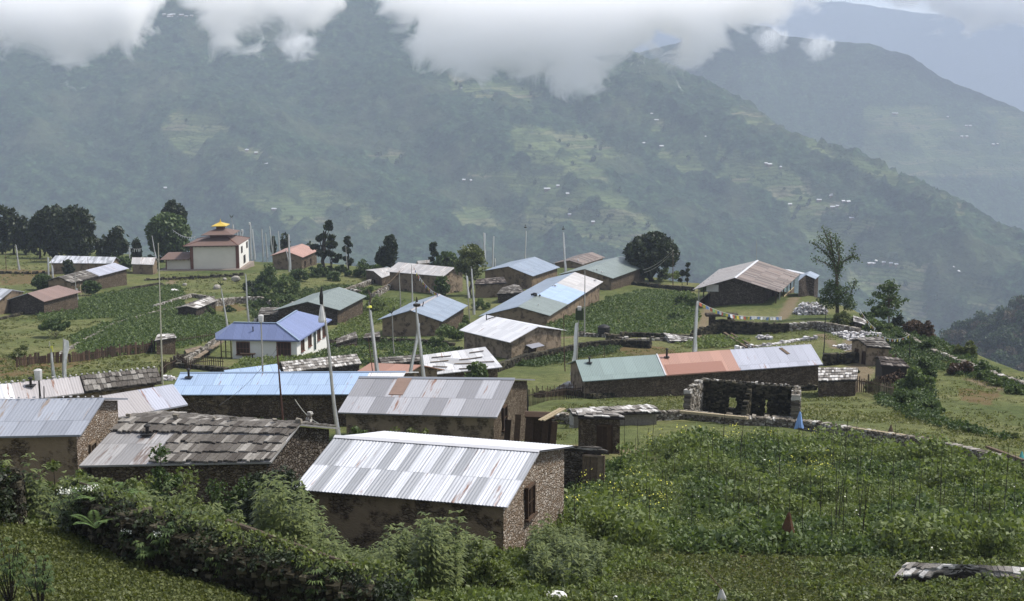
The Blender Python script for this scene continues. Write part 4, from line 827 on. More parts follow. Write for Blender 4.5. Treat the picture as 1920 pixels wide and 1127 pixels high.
# field walls
stone_wall([(1000,792),(1035,789),(1068,790),(1160,790),(1240,786),(1290,785),(1360,795),(1440,799),(1500,803),(1545,808),(1600,818),(1670,829),(1730,838),(1790,851),(1850,866),(1900,878),(1990,902)], .5, 'long dry-stone wall along the top of the leafy garden', .5, .17, seed=2)
stone_wall([(1005,748),(1060,740),(1110,748),(1200,742),(1300,738),(1400,737),(1530,732)], .45, 'low dark footing wall in front of the long three coloured roof', .5, .3, M_rock_dark, seed=3)
stone_wall([(1138,640),(1190,634),(1240,636),(1300,640)], .7, 'dark field wall below the central vegetable plot', .5, .4, M_rock_dark, seed=4)
stone_wall([(1300,632),(1330,627),(1352,624),(1430,624),(1480,622)], [.8,.9,1.6,1.1,1.0], 'dark retaining wall below the stone lodge', .6, .38, M_rock_dark, seed=5)
stone_wall([(1480,620),(1530,616),(1580,624),(1610,630)], .8, 'retaining wall topped with white stones, right of the lodge wall', .5, .34, M_rock, seed=6)
stone_wall([(1543,683),(1580,682),(1611,680)], 1.0, 'black mossy wall between the long house and the wooden shed', .7, .34, M_rock_dark, seed=7)
stone_wall([(930,700),(985,680),(1030,672),(1090,658),(1160,651),(1220,654)], .85, 'mossy terrace wall sweeping right from the awning house', .6, .4, M_rock_dark, seed=8)
stone_wall([(1085,630),(1140,634),(1180,642),(1250,640)], .45, 'pale capped wall by the black water tank', .45, .36, M_rock, seed=9)
stone_wall([(1155,531),(1207,537),(1262,543),(1300,546)], .6, 'low wall at the far side of the central vegetable plot', .5, .4, M_rock_dark, seed=10)
stone_wall([(205,667),(248,648),(330,619),(420,598),(480,590)], .01, 'low bank edge', .3, .5) if False else None
stone_wall([(110,668),(160,640),(210,612),(240,602),(300,585),(345,577)], .28, 'thin field bank crossing the potato field', .45, .4, M_rock, seed=11)
stone_wall([(195,557),(250,541),(300,533),(320,545)], .3, 'dark field edge wall below the half slate house', .4, .4, M_rock_dark, seed=12)
stone_wall([(0,600),(20,595),(60,584)], .3, 'dark field edge at the far left', .4, .4, M_rock_dark, seed=13)
stone_wall([(272,527),(340,523),(440,518),(456,516)], .35, 'low terrace wall in front of the temple', .5, .4, M_rock_dark, seed=14)
stone_wall([(395,574),(440,569),(490,568),(520,580)], .9, 'curving dark wall right of the low shingled hut', .5, .42, M_rock, seed=15)
stone_wall([(290,579),(330,566),(360,557),(400,563)], .5, 'rubble wall at the left of the low shingled hut', .5, .42, M_rock, seed=16)
stone_wall([(0,513),(40,514),(85,513)], .35, 'straight dark bank by the far left meadow', .5, .5, M_rock_dark, seed=17)
stone_wall([(0,498),(50,489),(110,486)], .25, 'faint upper bank in the far left meadow', .5, .5, M_rock_dark, seed=23) if False else None
stone_wall([(545,577),(600,562),(640,553),(700,530),(745,533)], .7, 'long rubble wall behind the grey green roofed stone house', .6, .42, M_rock, seed=18)
stone_wall([(745,533),(700,561),(660,552)], .8, 'broken rubble wall closing the dark pen', .6, .42, M_rock, seed=19)
stone_wall([(575,655),(640,643),(700,640),(760,645),(850,650)], .5, 'mossy terrace wall right of the white school', .5, .38, M_rock_dark, seed=20)
stone_wall([(760,545),(800,548),(860,549)], .3, 'low wall at the foot of the tall mud house', .4, .4, M_rock_dark, seed=21)
stone_wall([(1690,628),(1740,658),(1790,678),(1830,693),(1880,712),(1930,728)], .35, 'crumbling stone line along the right ridge', .6, .35, M_rock, seed=22)
stone_wall([(1380,655),(1440,650),(1490,640),(1530,636)], .25, 'scattered white stone line in the right meadow', .6, .35, M_rock_white, seed=24)
stone_wall([(425,700),(330,690),(330,676),(390,664)], .5, 'footing wall below the white school', .5, .4, M_rock_dark, seed=25)
stone_wall([(478,606),(500,596),(522,587)], .4, 'pale capped wall behind the school', .4, .4, M_rock, seed=26)
stone_wall([(335,690),(378,664),(414,640)], .6, 'long straight wall climbing beside the school', .35, .35, M_rock, seed=27)
# the overgrown foreground wall
stone_wall([(-120,976),(0,984),(70,990),(120,1000),(200,1024),(270,1052),(340,1074),(420,1098),(520,1128),(620,1152),(700,1166)], [1.15,1.12,1.1,1.05,.95,.9,.85,.8,.75,.72,.7], 'dark overgrown stone wall crossing the bottom left foreground', .8, .15, M_rock_dark, seed=30, sinkz=.4)  # shade on the near face is put into the dark stone colour
# gateway by the terrace
b = MB(); q = Uh(1352,622,.1); g0 = gz(q)
for dx in (-1.1, 1.1): b.obox((q[0]+dx, q[1], g0+.9), (.35,0,0), (0,.4,0), (0,0,1.1))
b.obox((q[0], q[1], g0+2.15), (1.9,0,0), (0,.6,0), (0,0,.14)); tag(obj('stone_gateway', b, M_darkstone), 'stone gateway with slab lintel in the dark retaining wall', 'gateway')
for nm, px, s in (('standing_rock', (578,798), 1.0), ('boulder', (340,965), .5)): pass
def rock(px, py, r, label, mat=None, name='boulder', flat=.7, seed=1, h=0, group=None):
    rng = np.random.RandomState(seed); q = Uh(px, py, h+.02); mb = MB()
    bm = bmesh.new(); bmesh.ops.create_icosphere(bm, subdivisions=2, radius=1)
    V = np.array([v.co[:] for v in bm.verts]); Fs = [tuple(v.index for v in f.verts) for f in bm.faces]; bm.free()
    for _ in range(7):
        n = rng.normal(size=3); n /= np.linalg.norm(n); c = rng.uniform(.55, .85); dd = V@n; V = V-np.outer(np.maximum(0, dd-c), n)
    V *= [1, rng.uniform(.7, 1), flat]; mb.add(V*r+[q[0], q[1], q[2]+r*flat*.55], Fs); return tag(obj(name, mb, mat or M_rock), label, 'rock', group)
rng = np.random.RandomState(2); mb = MB(); q = Ud(580, 797, 57); [add_rock(mb, q+np.array([rng.uniform(-.07,.07), 0, .07+.075*k]), .2-.012*k, rng, .55) for k in range(7)]; tag(obj('stone_cairn', mb, M_rock), 'small upright cairn of stones on the ridge of the bush covered house', 'cairn')
rock(343, 968, .2, 'grey white rock lying on the foreground wall', M_rock_white, seed=4, flat=.95, h=.8)
rock(443, 527, .9, 'grey boulder in the temple meadow near the school pole', seed=5); rock(421, 525, .4, 'small dark stone left of the meadow boulder', seed=6)
rock(407, 543, .8, 'low dark outcrop in the temple meadow', seed=7); rock(347, 536, .45, 'small grey stone by the temple path', seed=8)
rock(326, 548, .9, 'pale flat rock at the foot of the temple path', M_rock_white, flat=.4, seed=9)
rock(1040, 1126, .35, 'rounded grey rock at the bottom picture edge', M_rock_white, seed=10, flat=.5); rock(920, 1118, .3, 'whitish rock under the foreground plants', M_rock_white, seed=11, flat=.6)
rock(880, 1108, .25, 'grey rock left of the whitish rock under the plants', seed=12, flat=.6); rock(1160, 1127, .2, 'small pale rock at the bottom edge, right of the rounded one', M_rock_white, seed=13, flat=.5)
def rockpile(px0, px1, py, hgt, label, n, r, seed=1, mat=None, dy=6):
    rng = np.random.RandomState(seed); mb = MB(); a, b = G(px0, py), G(px1, py)
    for _ in range(n):
        s = rng.uniform(0, 1); c = lerp(a, b, s); off = rng.uniform(-1, 1); c = c+np.array([0, off*dy*.25, 0]); H = hgt*min(1, 3*min(s, 1-s)+.35)*(1-abs(off)**2)
        add_rock(mb, (c[0], c[1], gz(c)+rng.uniform(0, 1)**.6*H), r*rng.uniform(.6, 1.4), rng)
    return tag(obj('rock_pile', mb, mat or M_rock_white), label, 'rock pile', 'piles of white stones')
rockpile(1492, 1548, 588, 1.5, 'box shaped pile of white stones right of the stone lodge', 420, .22, 1, dy=7)
rockpile(1505, 1560, 614, .6, 'low heap of white stones on the terrace wall', 150, .22, 2)
rockpile(1573, 1660, 632, .5, 'wide spread of white stones above the wooden shed', 330, .24, 3, dy=16)
rockpile(1572, 1612, 655, .5, 'patch of white stones left of the wooden shed', 150, .22, 4, dy=8)
rockpile(1564, 1602, 671, .25, 'small row of white stones on the black wall', 60, .22, 5, dy=3)
rockpile(1420, 1445, 634, .3, 'little heap of white stones below the lodge wall', 50, .2, 6, dy=4)
rockpile(305, 330, 712, .3, 'white stones at the left end of the sky blue house', 40, .2, 7, dy=4)
# ---- fences, tank, planks
def board_fence(pxs, h, label, w=.35, mat=None, gap=.02, seed=1, rail=True, cat='fence', name='board_fence', jit=.25, th=.04):
    rng = np.random.RandomState(seed); Q = ground([p[0] for p in pxs], [p[1] for p in pxs]); mb = MB()
    for k in range(len(Q)-1):
        L = np.hypot(*(Q[k+1]-Q[k])[:2]); n = max(1, int(L/(w+gap))); u = (Q[k+1]-Q[k])/L; u[2] = 0
        for i in range(n):
            c = lerp(Q[k], Q[k+1], (i+.5)/n); hh = h*(1+rng.uniform(-jit, jit)); z = gz(c); lean = rng.uniform(-.08, .08)
            mb.obox((c[0], c[1], z+hh/2-.1), u*w/2*rng.uniform(.7, 1.05), np.array([-u[1], u[0], 0])*th/2, np.array([u[0]*lean, u[1]*lean, 1])*(hh/2+.1))
        if rail: mb.bar(Q[k]+[0,0,h*.7], Q[k+1]+[0,0,h*.7], .06)
    return tag(obj(name, mb, mat or M_darkwood), label, cat)
board_fence([(30,690),(80,684),(135,681),(180,676),(230,666),(292,657)], 1.05, 'long brown fence of upright boards below the potato field', .42, jit=.2)
board_fence([(1605,735),(1625,738),(1650,745),(1675,752)], 1.4, 'rough stick fence right of the shingled shed', .12, M_wood, gap=.18, seed=2, name='stick_fence')
board_fence([(980,764),(1020,757),(1060,750),(1098,746)], 1.2, 'rickety stick fence at the left end of the long house', .07, M_darkwood, gap=.25, seed=3, name='stick_fence')
board_fence([(332,682),(352,695),(395,690),(420,692)], 1.0, 'short stick fence below the school', .08, M_darkwood, gap=.25, seed=4, name='stick_fence')
board_fence([(300,712),(312,698),(330,690)], 1.0, 'thin stake fence left of the sky blue roof', .06, M_darkwood, gap=.3, seed=5, name='stick_fence')
board_fence([(150,556),(162,555),(178,552)], 1.4, 'leaning yellow stakes beside the red brown roof', .12, M_palewood, gap=.25, seed=6, name='stake_stack', rail=False, jit=.4)
board_fence([(318,650),(360,642),(410,634)], .8, 'thin dark fence rising to the school', .06, M_darkwood, gap=.4, seed=7, name='stick_fence')
b = MB(); 
Q = Uh(1132,632,.05); b.tube([Q, Q+[0,0,1.25]], .72, 16); b.tube([Q+[0,0,1.25], Q+[0,0,1.42], Q+[0,0,1.5]], [.70,.45,.2], 16)
wt = tag(obj('water_tank', b, M_black), 'black plastic water tank on a stone stand', 'water tank'); b = MB(); b.tube([Q+[0,0,.4], Q+[0,0,.46]], .76, 16); b.tube([Q+[0,0,.85], Q+[0,0,.91]], .76, 16); obj('rib', b, M_black, wt)
shed('PL', 'low stack of pale slabs at the left end of the long house', (1052,722), (1086,718), (1040,731), (1090,727), .35, .1, (.3,.5,M_slate_pale), wall=M_rock, name='slab_stack', cat='slab stack')
shed('PF', 'shingle roof running out of the picture at the bottom right', (1700,1056), (1990,1068), (1720,1068), (1990,1103), .10, .32, (.16,.8,M_slate_pale), wall=M_darkstone, name='lean_to', cat='lean-to', ref=(1850,1090))
shed('PG', 'thatched grey sheet lying by the water tank', (1250,630), (1300,634), (1256,641), (1302,640), .3, .2, (.3,.6,M_slate_pale), wall=M_rock, name='slab_stack', cat='slab stack')
b = MB(); b.prism([Uh(346,655,.15), Uh(378,648,.5), Uh(372,662,.5), Uh(350,663,.15)][::-1], .08); tag(obj('concrete_slab', b, M_mud2), 'tilted pale slab on the lawn left of the school', 'slab')
b = MB(); a_, c_ = Uh(1358,624,.3), Uh(1400,652,.25); b.bar(a_, c_, .25, .2); b.bar(a_+[.8,0,-.1], c_+[.8,.2,0], .2, .2); tag(obj('fallen_timbers', b, M_wood), 'two timbers sloping down from the gateway', 'timbers')
b = MB(); a_, c_ = Uh(392,650,.4), Uh(414,636,.4)
for (x0,y0,x1,y1) in ((366,672,416,640),):
    b.bar(Uh(x0,y0,.5), Uh(x1,y1,.5), .5, .1)
tag(obj('walkway_slab', b, M_mud2), 'pale concrete walkway strip left of the school', 'walkway')
# ------------------------------------------------------------------ temple
zg = gz(G(400, 509)); ze = zg+4.55
FR, FL, BR_ = Uz(446,460,ze), Uz(343,461.5,ze), Uz(474,446,ze)
su = FL-FR; sq = BR_-FR; su[2] = sq[2] = 0; Ls, Lq = np.linalg.norm(su), np.linalg.norm(sq)
_n = np.array([-su[1], su[0], 0])/Ls
if _n@sq < 0: _n = -_n
_q = lerp(sq/Lq, _n, .3); _q /= np.linalg.norm(_q); sq = _q*Lq
def TP(s, q, z): return np.array([FR[0], FR[1], 0])+su*s+sq*q+np.array([0, 0, z])
tr = empty('temple', TP(.5, .5, zg), 'cream walled temple with brown tiered roof and golden pinnacle', 'temple')
FOOT.append([tuple(TP(s, q, 0)[:2]) for s, q in ((0,0),(1.4,0),(1.4,1),(0,1))])
def rect_frustum(mb, a, za, b, zb_, m=0, thick=0.0):
    (s0,q0,s1,q1), (t0,r0,t1,r1) = a, b
    lo = [TP(s0,q0,za), TP(s1,q0,za), TP(s1,q1,za), TP(s0,q1,za)]; hi = [TP(t0,r0,zb_), TP(t1,r0,zb_), TP(t1,r1,zb_), TP(t0,r1,zb_)]
    V = lo+hi; Fs = [(k, (k+1) % 4, (k+1) % 4+4, k+4) for k in range(4)]+[(4,5,6,7), (3,2,1,0)]
    Fs = [f[::-1] for f in Fs]; mb.add(V, Fs, m)
    if thick: mb.add(lo+[p-np.array([0,0,thick]) for p in lo], [(k, (k+1) % 4, (k+1) % 4+4, k+4) for k in range(4)]+[(4,5,6,7)], m)
w0, w1, v0, v1 = .005, .90, .085, .88
mb = MB(); rect_frustum(mb, (w0+.002,v0,w1,v1), zg-2, (w0+.002,v0,w1,v1), ze-.05); body = obj('wall', mb, [M_cream], tr)
mb = MB(); rect_frustum(mb, (w0-.004,v0+.01,w0+.002,v1), zg-.5, (w0-.004,v0+.01,w0+.002,v1), ze-.06); obj('side_wall', mb, M_white, tr)  # right wall plastered whiter than the front: sunlight painted in as colour
mb = MB()
for s in (w0+.002, w1-.058): rect_frustum(mb, (s,v0-.012,s+.056,v0+.02), zg-.2, (s,v0-.012,s+.056,v0+.02), ze-.07)
obj('corner_pillars', mb, M_redpaint, tr)
mb = MB(); rect_frustum(mb, (w0-.002,v0-.012,w1,v0-.001), ze-.28, (w0-.002,v0-.012,w1,v0-.001), ze-.05)
for k in range(11):
    s = w0+(w1-w0)*(k+.5)/11; rect_frustum(mb, (s-.007,.02,s+.007,v0), ze-.28, (s-.007,.02,s+.007,v0), ze-.06)
obj('rafter_ends', mb, M_darkwood, tr)
mb = MB(); rect_frustum(mb, (0,0,1,1), ze, (.24,.30,.60,.66), ze+1.02, thick=.12); rt = obj('roof', mb, plain('brown_roof_paint', (0.135,0.088,0.072), .7, .12, 1.5), tr); M_brownroof = rt.data.materials[0]
mb = MB()
for (s, q), (s2, q2) in (((0,0),(.24,.30)), ((1,0),(.60,.30)), ((1,1),(.60,.66)), ((0,1),(.24,.66))): mb.bar(TP(s,q,ze+.03), TP(s2,q2,ze+1.05), .16, .08)
obj('hip_ridges', mb, M_redpaint, rt)
mb = MB(); rect_frustum(mb, (.255,.32,.585,.64), ze+.8, (.255,.32,.585,.64), ze+1.75); obj('upper_storey', mb, plain('dark_red_carving', (0.085,0.032,0.022), .8, .3, 8), tr); M_carve = bpy.data.materials['dark_red_carving']
mb = MB(); rect_frustum(mb, (.13,.17,.71,.78), ze+1.75, (.34,.40,.50,.56), ze+2.5, thick=.1); obj('upper_roof', mb, M_brownroof, tr)
mb = MB(); rect_frustum(mb, (.355,.415,.485,.545), ze+2.4, (.355,.415,.485,.545), ze+3.25); obj('lantern', mb, M_carve, tr)
mb = MB(); rect_frustum(mb, (.285,.33,.555,.63), ze+3.2, (.41,.47,.43,.49), ze+3.75, thick=.1); obj('golden_roof', mb, M_gold, tr)
mb = MB(); c = TP(.42,.48,ze+3.7); mb.tube([c, c+[0,0,.15], c+[0,0,.3], c+[0,0,.7]], [.12,.2,.08,.02], 8); obj('pinnacle', mb, M_gold, tr)
def tside(q0, q1, z0, z1):
    mb = MB(); rect_frustum(mb, (w0-.010,q0,w0-.003,q1), z0, (w0-.010,q0,w0-.003,q1), z1); o = obj('window', mb, M_darkwood, tr)
    m2 = MB(); rect_frustum(m2, (w0-.0115,q0+.02,w0-.009,q1-.02), z0+.12, (w0-.0115,q0+.02,w0-.009,q1-.02), z1-.12); obj('pane', m2, M_glass, o)
tside(.24,.36, zg+2.7, zg+3.95); tside(.68,.80, zg+3.0, zg+4.2); tside(.42,.58, zg+.5, zg+2.0)
mb = MB(); rect_frustum(mb, (w1,v0+.02,1.345,.55), zg-2, (w1,v0+.02,1.345,.55), zg+2.1); wg = obj('side_wing', mb, M_cream, tr)
mb = MB(); rect_frustum(mb, (w1+.002,.0,1.43,.62), zg+2.1, (w1+.002,.28,1.36,.36), zg+2.95, thick=.1); obj('wing_roof', mb, M_brownroof, wg)
mb = MB(); rect_frustum(mb, (1.335,v0+.01,1.352,v0+.05), zg-.2, (1.335,v0+.01,1.352,v0+.05), zg+2.1)
for k in range(6):
    s = w1+.03+k*.072; rect_frustum(mb, (s-.006,.04,s+.006,v0+.02), zg+1.85, (s-.006,.04,s+.006,v0+.02), zg+2.05)
obj('wing_pillar', mb, M_redpaint, wg)
mb = MB(); rect_frustum(mb, (-.09,-.06,1.46,1.0), zg-2.2, (-.07,-.04,1.44,.98), zg+.12); obj('plinth', mb, plain('plinth_stone', (0.22,0.18,0.15), .9, .2, 2), tr)
# ------------------------------------------------------------------ school with violet-blue roof
zs = gz(G(500, 668)); zse = zs+2.45; zr1 = zse+1.5
E0, E1, E2 = Uz(404,636,zse), Uz(561.5,639,zse), Uz(622.6,598.8,zse)
R0_, R1_, R2_ = Uz(438,604.5,zr1), Uz(519,606,zr1), Uz(556.3,582.3,zr1)
uf = E1-E0; uf[2] = 0; Lf = np.linalg.norm(uf); ud = E2-E1; ud[2] = 0; Ld = np.linalg.norm(ud)
half = (E1+E2)/2
scr = empty('school_building', (*(lerp(E0, E1, .5))[:2], zs), 'white plastered school with violet blue hipped roof and red shutters', 'school')
E3 = 2*R2_-E2; E3 = np.array([*(R2_+(R2_-E2)*.85)[:2], zse])          # far corner
EB = np.array([*(R1_+(R1_-E1)*.9)[:2], zse])                          # inner back corner
E4 = np.array([*(R0_+(R1_-E1)*.9)[:2], zse])
mb = MB()
def up(p, h=0): return np.array([p[0], p[1], p[2]+h])
faces = [(E0,E1,R1_,R0_), (E1,E2,R2_,R1_), (R1_,R2_,E3,EB), (R0_,R1_,EB,E4), (E2,E3,R2_), (E4,E0,R0_)]
for f in faces:
    f = np.array(f); mb.add(f, [tuple(range(len(f)))], 0, [[(float((p-f[0])@(f[1]-f[0]))/np.linalg.norm(f[1]-f[0]), float(np.linalg.norm(np.cross(p-f[0], f[1]-f[0]))/np.linalg.norm(f[1]-f[0]))) for p in f]])
low = np.array([E0,E1,E2,E3,EB,E4])-[0,0,.12]; hi = np.array([E0,E1,E2,E3,EB,E4]); mb.add(np.concatenate([hi, low]), [(k, k+6, (k+1) % 6+6, (k+1) % 6) for k in range(6)]+[(11,10,9,8,7,6)], 0)
sr = obj('roof', mb, m_navy, scr)
mb = MB()
for a, b in ((R0_,R1_),(R1_,R2_),(E1,R1_)): mb.bar(up(a,.03), up(b,.03), .2, .06)
obj('ridge_strip', mb, m_blue, sr)
mb = MB(); p = lerp(lerp(E0,E1,.45), lerp(R0_,R1_,.45), .5); mb.tube([p, p+[0,0,.5]], .06); obj('stovepipe', mb, M_black, sr)
u1 = uf/Lf; n1 = np.array([u1[1], -u1[0], 0]); u2 = ud/Ld; n2 = np.array([u2[1], -u2[0], 0])
C0 = E0+u1*1.6-n1*.55; C1 = E1-u2*0-n1*.55-n2*.45; C2 = E2-u2*.5-n2*.45; C3 = E3-(E3-E2)/np.linalg.norm(E3-E2)*.45-u2*.5
_w = (E1-EB)/np.linalg.norm(E1-EB); CB = EB+_w*.6; C4 = E4+_w*.6+u1*1.6
mb = MB(); ring = [C0, C1, C2, C3, CB, C4]; zb_, zt = zs-1.5, zse-.1
V = [np.array([p[0], p[1], zb_]) for p in ring]+[np.array([p[0], p[1], zt]) for p in ring]
mb.add(V, [(k, (k+1) % 6, (k+1) % 6+6, k+6) for k in range(6)]); obj('wall', mb, M_white, scr); FOOT.append([tuple(p[:2]) for p in (E0,E1,E2,E3)])
hS = House(); hS.root = scr; hS.zb = zs; hS.face = {'A': (C0, C1), 'B': (C1, C2)}
LA = np.linalg.norm(C1-C0); LB = np.linalg.norm(C2-C1)
opening(hS, 'A', LA*.17, .75, 1.35, 1.3, 'window', pm=M_darkwood, fm=M_redpaint, bars=3); opening(hS, 'A', LA*.80, .75, 1.45, 1.35, 'window', pm=M_darkwood, fm=M_redpaint, bars=3)
for f in (.17, .40, .70, .88): opening(hS, 'B', LB*f, .85, LB*.085, 1.25, 'window', fm=M_redpaint, pm=M_darkwood)
opening(hS, 'B', LB*.56, .1, LB*.05, 2.1, 'door', fm=m_teal, pm=M_glass, sill=False)
mb = MB()
for q in (C0-u1*1.2, C0-u1*1.2-n1*1.6, C0-u1*.1+n1*.1): mb.bar((q[0],q[1],zs-.4), (q[0],q[1],zse-.1), .1)
mb.bar(np.array([*(C0-u1*1.2)[:2], zs+1]), np.array([*(C0-u1*.1)[:2], zs+1]), .06); obj('porch_posts', mb, M_darkwood, scr)
mb = MB(); q = np.array([*(C0-u1*.6)[:2], zs-.25]); mb.obox(q-n1*.2, u1*1.0, n1*.8, (0,0,.3)); obj('porch_floor', mb, M_darkstone, scr)
mb = MB(); q = np.array([*(C0+u1*1.9+n1*.9)[:2], 0]); q[2] = gz(q); 
for dx in (-.5,.5): mb.bar(q+u1*dx, q+u1*dx+[0,0,.5], .12)
mb.obox(q+[0,0,.55], u1*.8, n1*.2, (0,0,.06)); tag(obj('bench', mb, M_darkwood), 'dark bench in front of the white school', 'bench')
# ------------------------------------------------------------------ poles and prayer flags
GP = 'tall poles standing among the houses'
def pole(top, base, label, d=None, r=.055, mat=None, banner=None, head=None, name='flag_pole', bend=0.0, cat='flag pole', group=GP, wind=1):
    """top and base are seen points; base may be where a roof hides the pole (then d, its distance, is given)."""
    if r >= .09: r *= .75; banner = banner and (banner[0], banner[1], banner[2]*.75, banner[3]*.75)
    if d is None: B = G(*base); d = math.hypot(B[0], B[1])
    T = Ud(*top, d); Bv = Ud(*base, d); v = (T-Bv)/max(.1, T[2]-Bv[2]); B = T.copy()
    for _ in range(6): z = gz(B); B = T+v*(z-T[2])
    B = B-v*.25; H = T[2]-B[2]; root = empty(name, B+v*.25, label, cat, group); rng = np.random.RandomState(int(abs(T[0]*7+T[2]*13)) % 9999)
    n = 9; ts = np.linspace(0, 1, n); side = np.array([rng.uniform(-1, 1), rng.uniform(-1, 1), 0])*.012*H
    bd = np.array([bend, 0, 0]); pts = [B+(T-B)*t+side*math.sin(t*PI*1.7)*(1+0)+bd*math.sin(t*PI) for t in ts]
    mb = MB(); mb.tube(pts, [r*(1.25-.7*t) for t in ts], 6); obj('pole', mb, mat or M_pole, root)
    def at(t):
        f = t*(n-1); k = min(int(f), n-2); return lerp(pts[k], pts[k+1], f-k)
    if banner:
        t0, t1, w0_, w1_ = banner; m = 40; V = []; lx = np.array([wind, rng.uniform(-.3, .3), 0]); lx /= np.linalg.norm(lx)
        for i in range(m+1):
            f = i/m; p = at(t0+(t1-t0)*f); w = w0_+(w1_-w0_)*f; w *= (1+.14*math.sin(f*9+rng.uniform(0, .3)))
            for j, g in enumerate((0, .33, .66, 1.0)):
                fold = .12*w*math.sin(f*17+j*1.9)+.05*rng.uniform(-1, 1)*w
                V.append(p+lx*(w*g*.9+.02)+np.array([-lx[1], lx[0], 0])*fold+np.array([0, 0, -w*.25*g]))
        mb = MB(); mb.add(V, [(i*4+j, i*4+j+1, (i+1)*4+j+1, (i+1)*4+j) for i in range(m) for j in range(3)]); obj('banner', mb, M_cloth, root, smooth=True)
    if head == 'lantern':
        mb = MB(); mb.tube([T+[0,0,-.95], T+[0,0,-.85], T+[0,0,-.35], T+[0,0,-.1]], [.15,.17,.09,.03], 8); obj('cloth_drum', mb, M_cloth, root)
        mb = MB(); mb.tube([T+[0,0,-.1], T+[0,0,.25], T+[0.02,0,.7]], [.08,.1,.02], 6); obj('finial', mb, M_black, root)
    elif head == 'disc':
        mb = MB(); mb.tube([T+[0,0,-.35], T+[0,0,-.3], T+[0,0,-.15], T+[0,0,-.12]], [.05,.25,.25,.05], 8); mb.tube([T, T+[0,0,.35]], [.1,.02], 6); obj('finial', mb, M_barkdark, root)
    elif head == 'top':
        mb = MB(); mb.tube([T+[0,0,-.42], T+[0,0,-.38], T+[0,0,-.28], T+[0,0,-.25]], [.08,.16,.14,.08], 8); obj('finial', mb, M_yellow, root); mb = MB(); mb.tube([T+[0,0,-.1], T+[0.1,0,.3], T+[-.08,0,.8]], [.1,.05,.04], 6); obj('spike', mb, M_bark, root)
    elif head == 'tuft':
        mb = MB()
        for k in range(8):
            a = k*PI/4; mb.bar(T+[0,0,-.2], T+[.4*math.cos(a), .4*math.sin(a), rng.uniform(-.1,.4)], .07)
        obj('leaf_tuft', mb, M_dark, root)
    elif head == 'lamp':
        mb = MB(); mb.tube([T+[0,0,-.55], T+[0,0,-.5], T+[0,0,-.05], T], [.08,.17,.2,.1], 8); obj('lamp_head', mb, M_cloth, root)
    elif head == 'heart':
        mb = MB(); mb.obox(T+[0,0,-.3], (.35,0,0), (0,.12,0), (0,0,.55)); obj('dark_bundle', mb, M_dark, root); mb = MB(); mb.obox(T+[0,0,.25], (.17,0,0), (0,.15,0), (0,0,.18)); obj('white_cap', mb, M_cloth, root)
    elif head == 'yellow':
        mb = MB(); mb.obox(at(.83)+[.08,0,0], (.14,0,0), (0,.02,0), (0,0,.25)); obj('yellow_flag', mb, M_yellow, root)
    return root
pole((602.6,566),(632.6,798),'tall pole with drum shaped cloth head, before the sky blue roof', 64, .09, banner=(.94,.02,.05,.22), head='lantern')
pole((692.7,566),(705,705),'pole with wide white banner and yellow ringed top', 92, .08, banner=(.93,.03,.12,.36), head='top')
pole((781.5,566),(790,706),'pole wrapped in pale cloth in front of the middle stone house', 95, .08, banner=(.9,.02,.1,.3), head='disc')
pole((784,600),(769,693),'slanting pale pole crossing the cloth wrapped pole', 97, .06, banner=(.97,.1,.12,.3))
pole((734,584),(740,667.6),'thin pole with leafy tip left of the middle stone house', None, .06, head='tuft')
pole((489,590),(492.5,696.4),'pole with small cloth drum in front of the school', 97, .07, head='lamp')
pole((518.8,650),(531,792.7),'straight dark rust coloured pole before the sky blue roof', 73, .06, M_polered, name='utility_pole', cat='utility pole')
pole((690,627),(698,692.6),'thin dark leaning pole left of the wide white banner', 101, .04, M_polered, name='utility_pole', cat='utility pole')
pole((296.5,456),(305,720),'tallest bamboo mast, rising from behind the slate roof to the temple', 113, .06, M_bamboo)
pole((285,441),(295,508),'leaning pale pole left of the tallest mast', 262, .09, banner=(.98,.3,.1,.3))
pole((414,532),(425.4,622),'crooked pole with dark tip left of the school', None, .09, banner=(.9,.02,.12,.4), head='tuft')
pole((459,512),(465.6,605),'white pole behind the violet blue roof', None, .09, banner=(.98,.02,.15,.3))
pole((772.8,496),(771.5,565),'pole carrying the coloured flag string before the tall mud house', 196, .09, banner=(.85,.02,.1,.35))
pole((749.8,508),(750,572),'plain grey post left of the coloured flag string', 196, .12)
pole((874,512),(880.4,601),'left of two tall pale poles beside the olive tree', None, .10, banner=(.95,.5,.3,.4))
pole((884,499),(887,589),'right of two tall pale poles beside the olive tree', None, .10, banner=(.95,.02,.2,.4))
pole((906.7,436),(908,502.6),'wavy white flag on a pole against the far fields', 262, .07, banner=(1,.3,.4,.3))
pole((925.4,441),(922,503),'tall leaning pole right of the wavy white flag', 262, .09, banner=(.98,.05,.3,.35))
pole((927.5,484),(928,503),'stub of a pole at the foot of the leaning pole', 262, .08, banner=(1,.1,.2,.2))
pole((985,424),(985,487),'white pole with dark knob above the blue grey roof', 262, .09, banner=(.9,.02,.2,.3), head='disc')
pole((1056,427),(1057.6,509),'pole with broad dark crown left of the grey green roof', 243, .09, banner=(.92,.02,.3,.7), head='disc')
pole((1096.4,507),(1096.4,627.7),'straight grey utility pole in the central vegetable plot', None, .11, name='utility_pole', cat='utility pole')
pole((1086.4,583),(1081,675),'flag pole with heart shaped head at the end of the long house', 127, .07, banner=(.83,.02,.3,.55), head='heart', wind=-1)
pole((1056,588),(1059.6,695),'thin rust red pole near the heart headed flag pole', None, .05, M_polered, name='utility_pole', cat='utility pole')
pole((1306.6,566),(1298,660),'long white banner pole in front of the stone lodge', 136, .07, banner=(.98,.02,.2,.5), wind=1)
pole((1419,450),(1419,488),'slim mast behind the stone lodge roof', 222, .06, banner=(.6,.3,.12,.12))
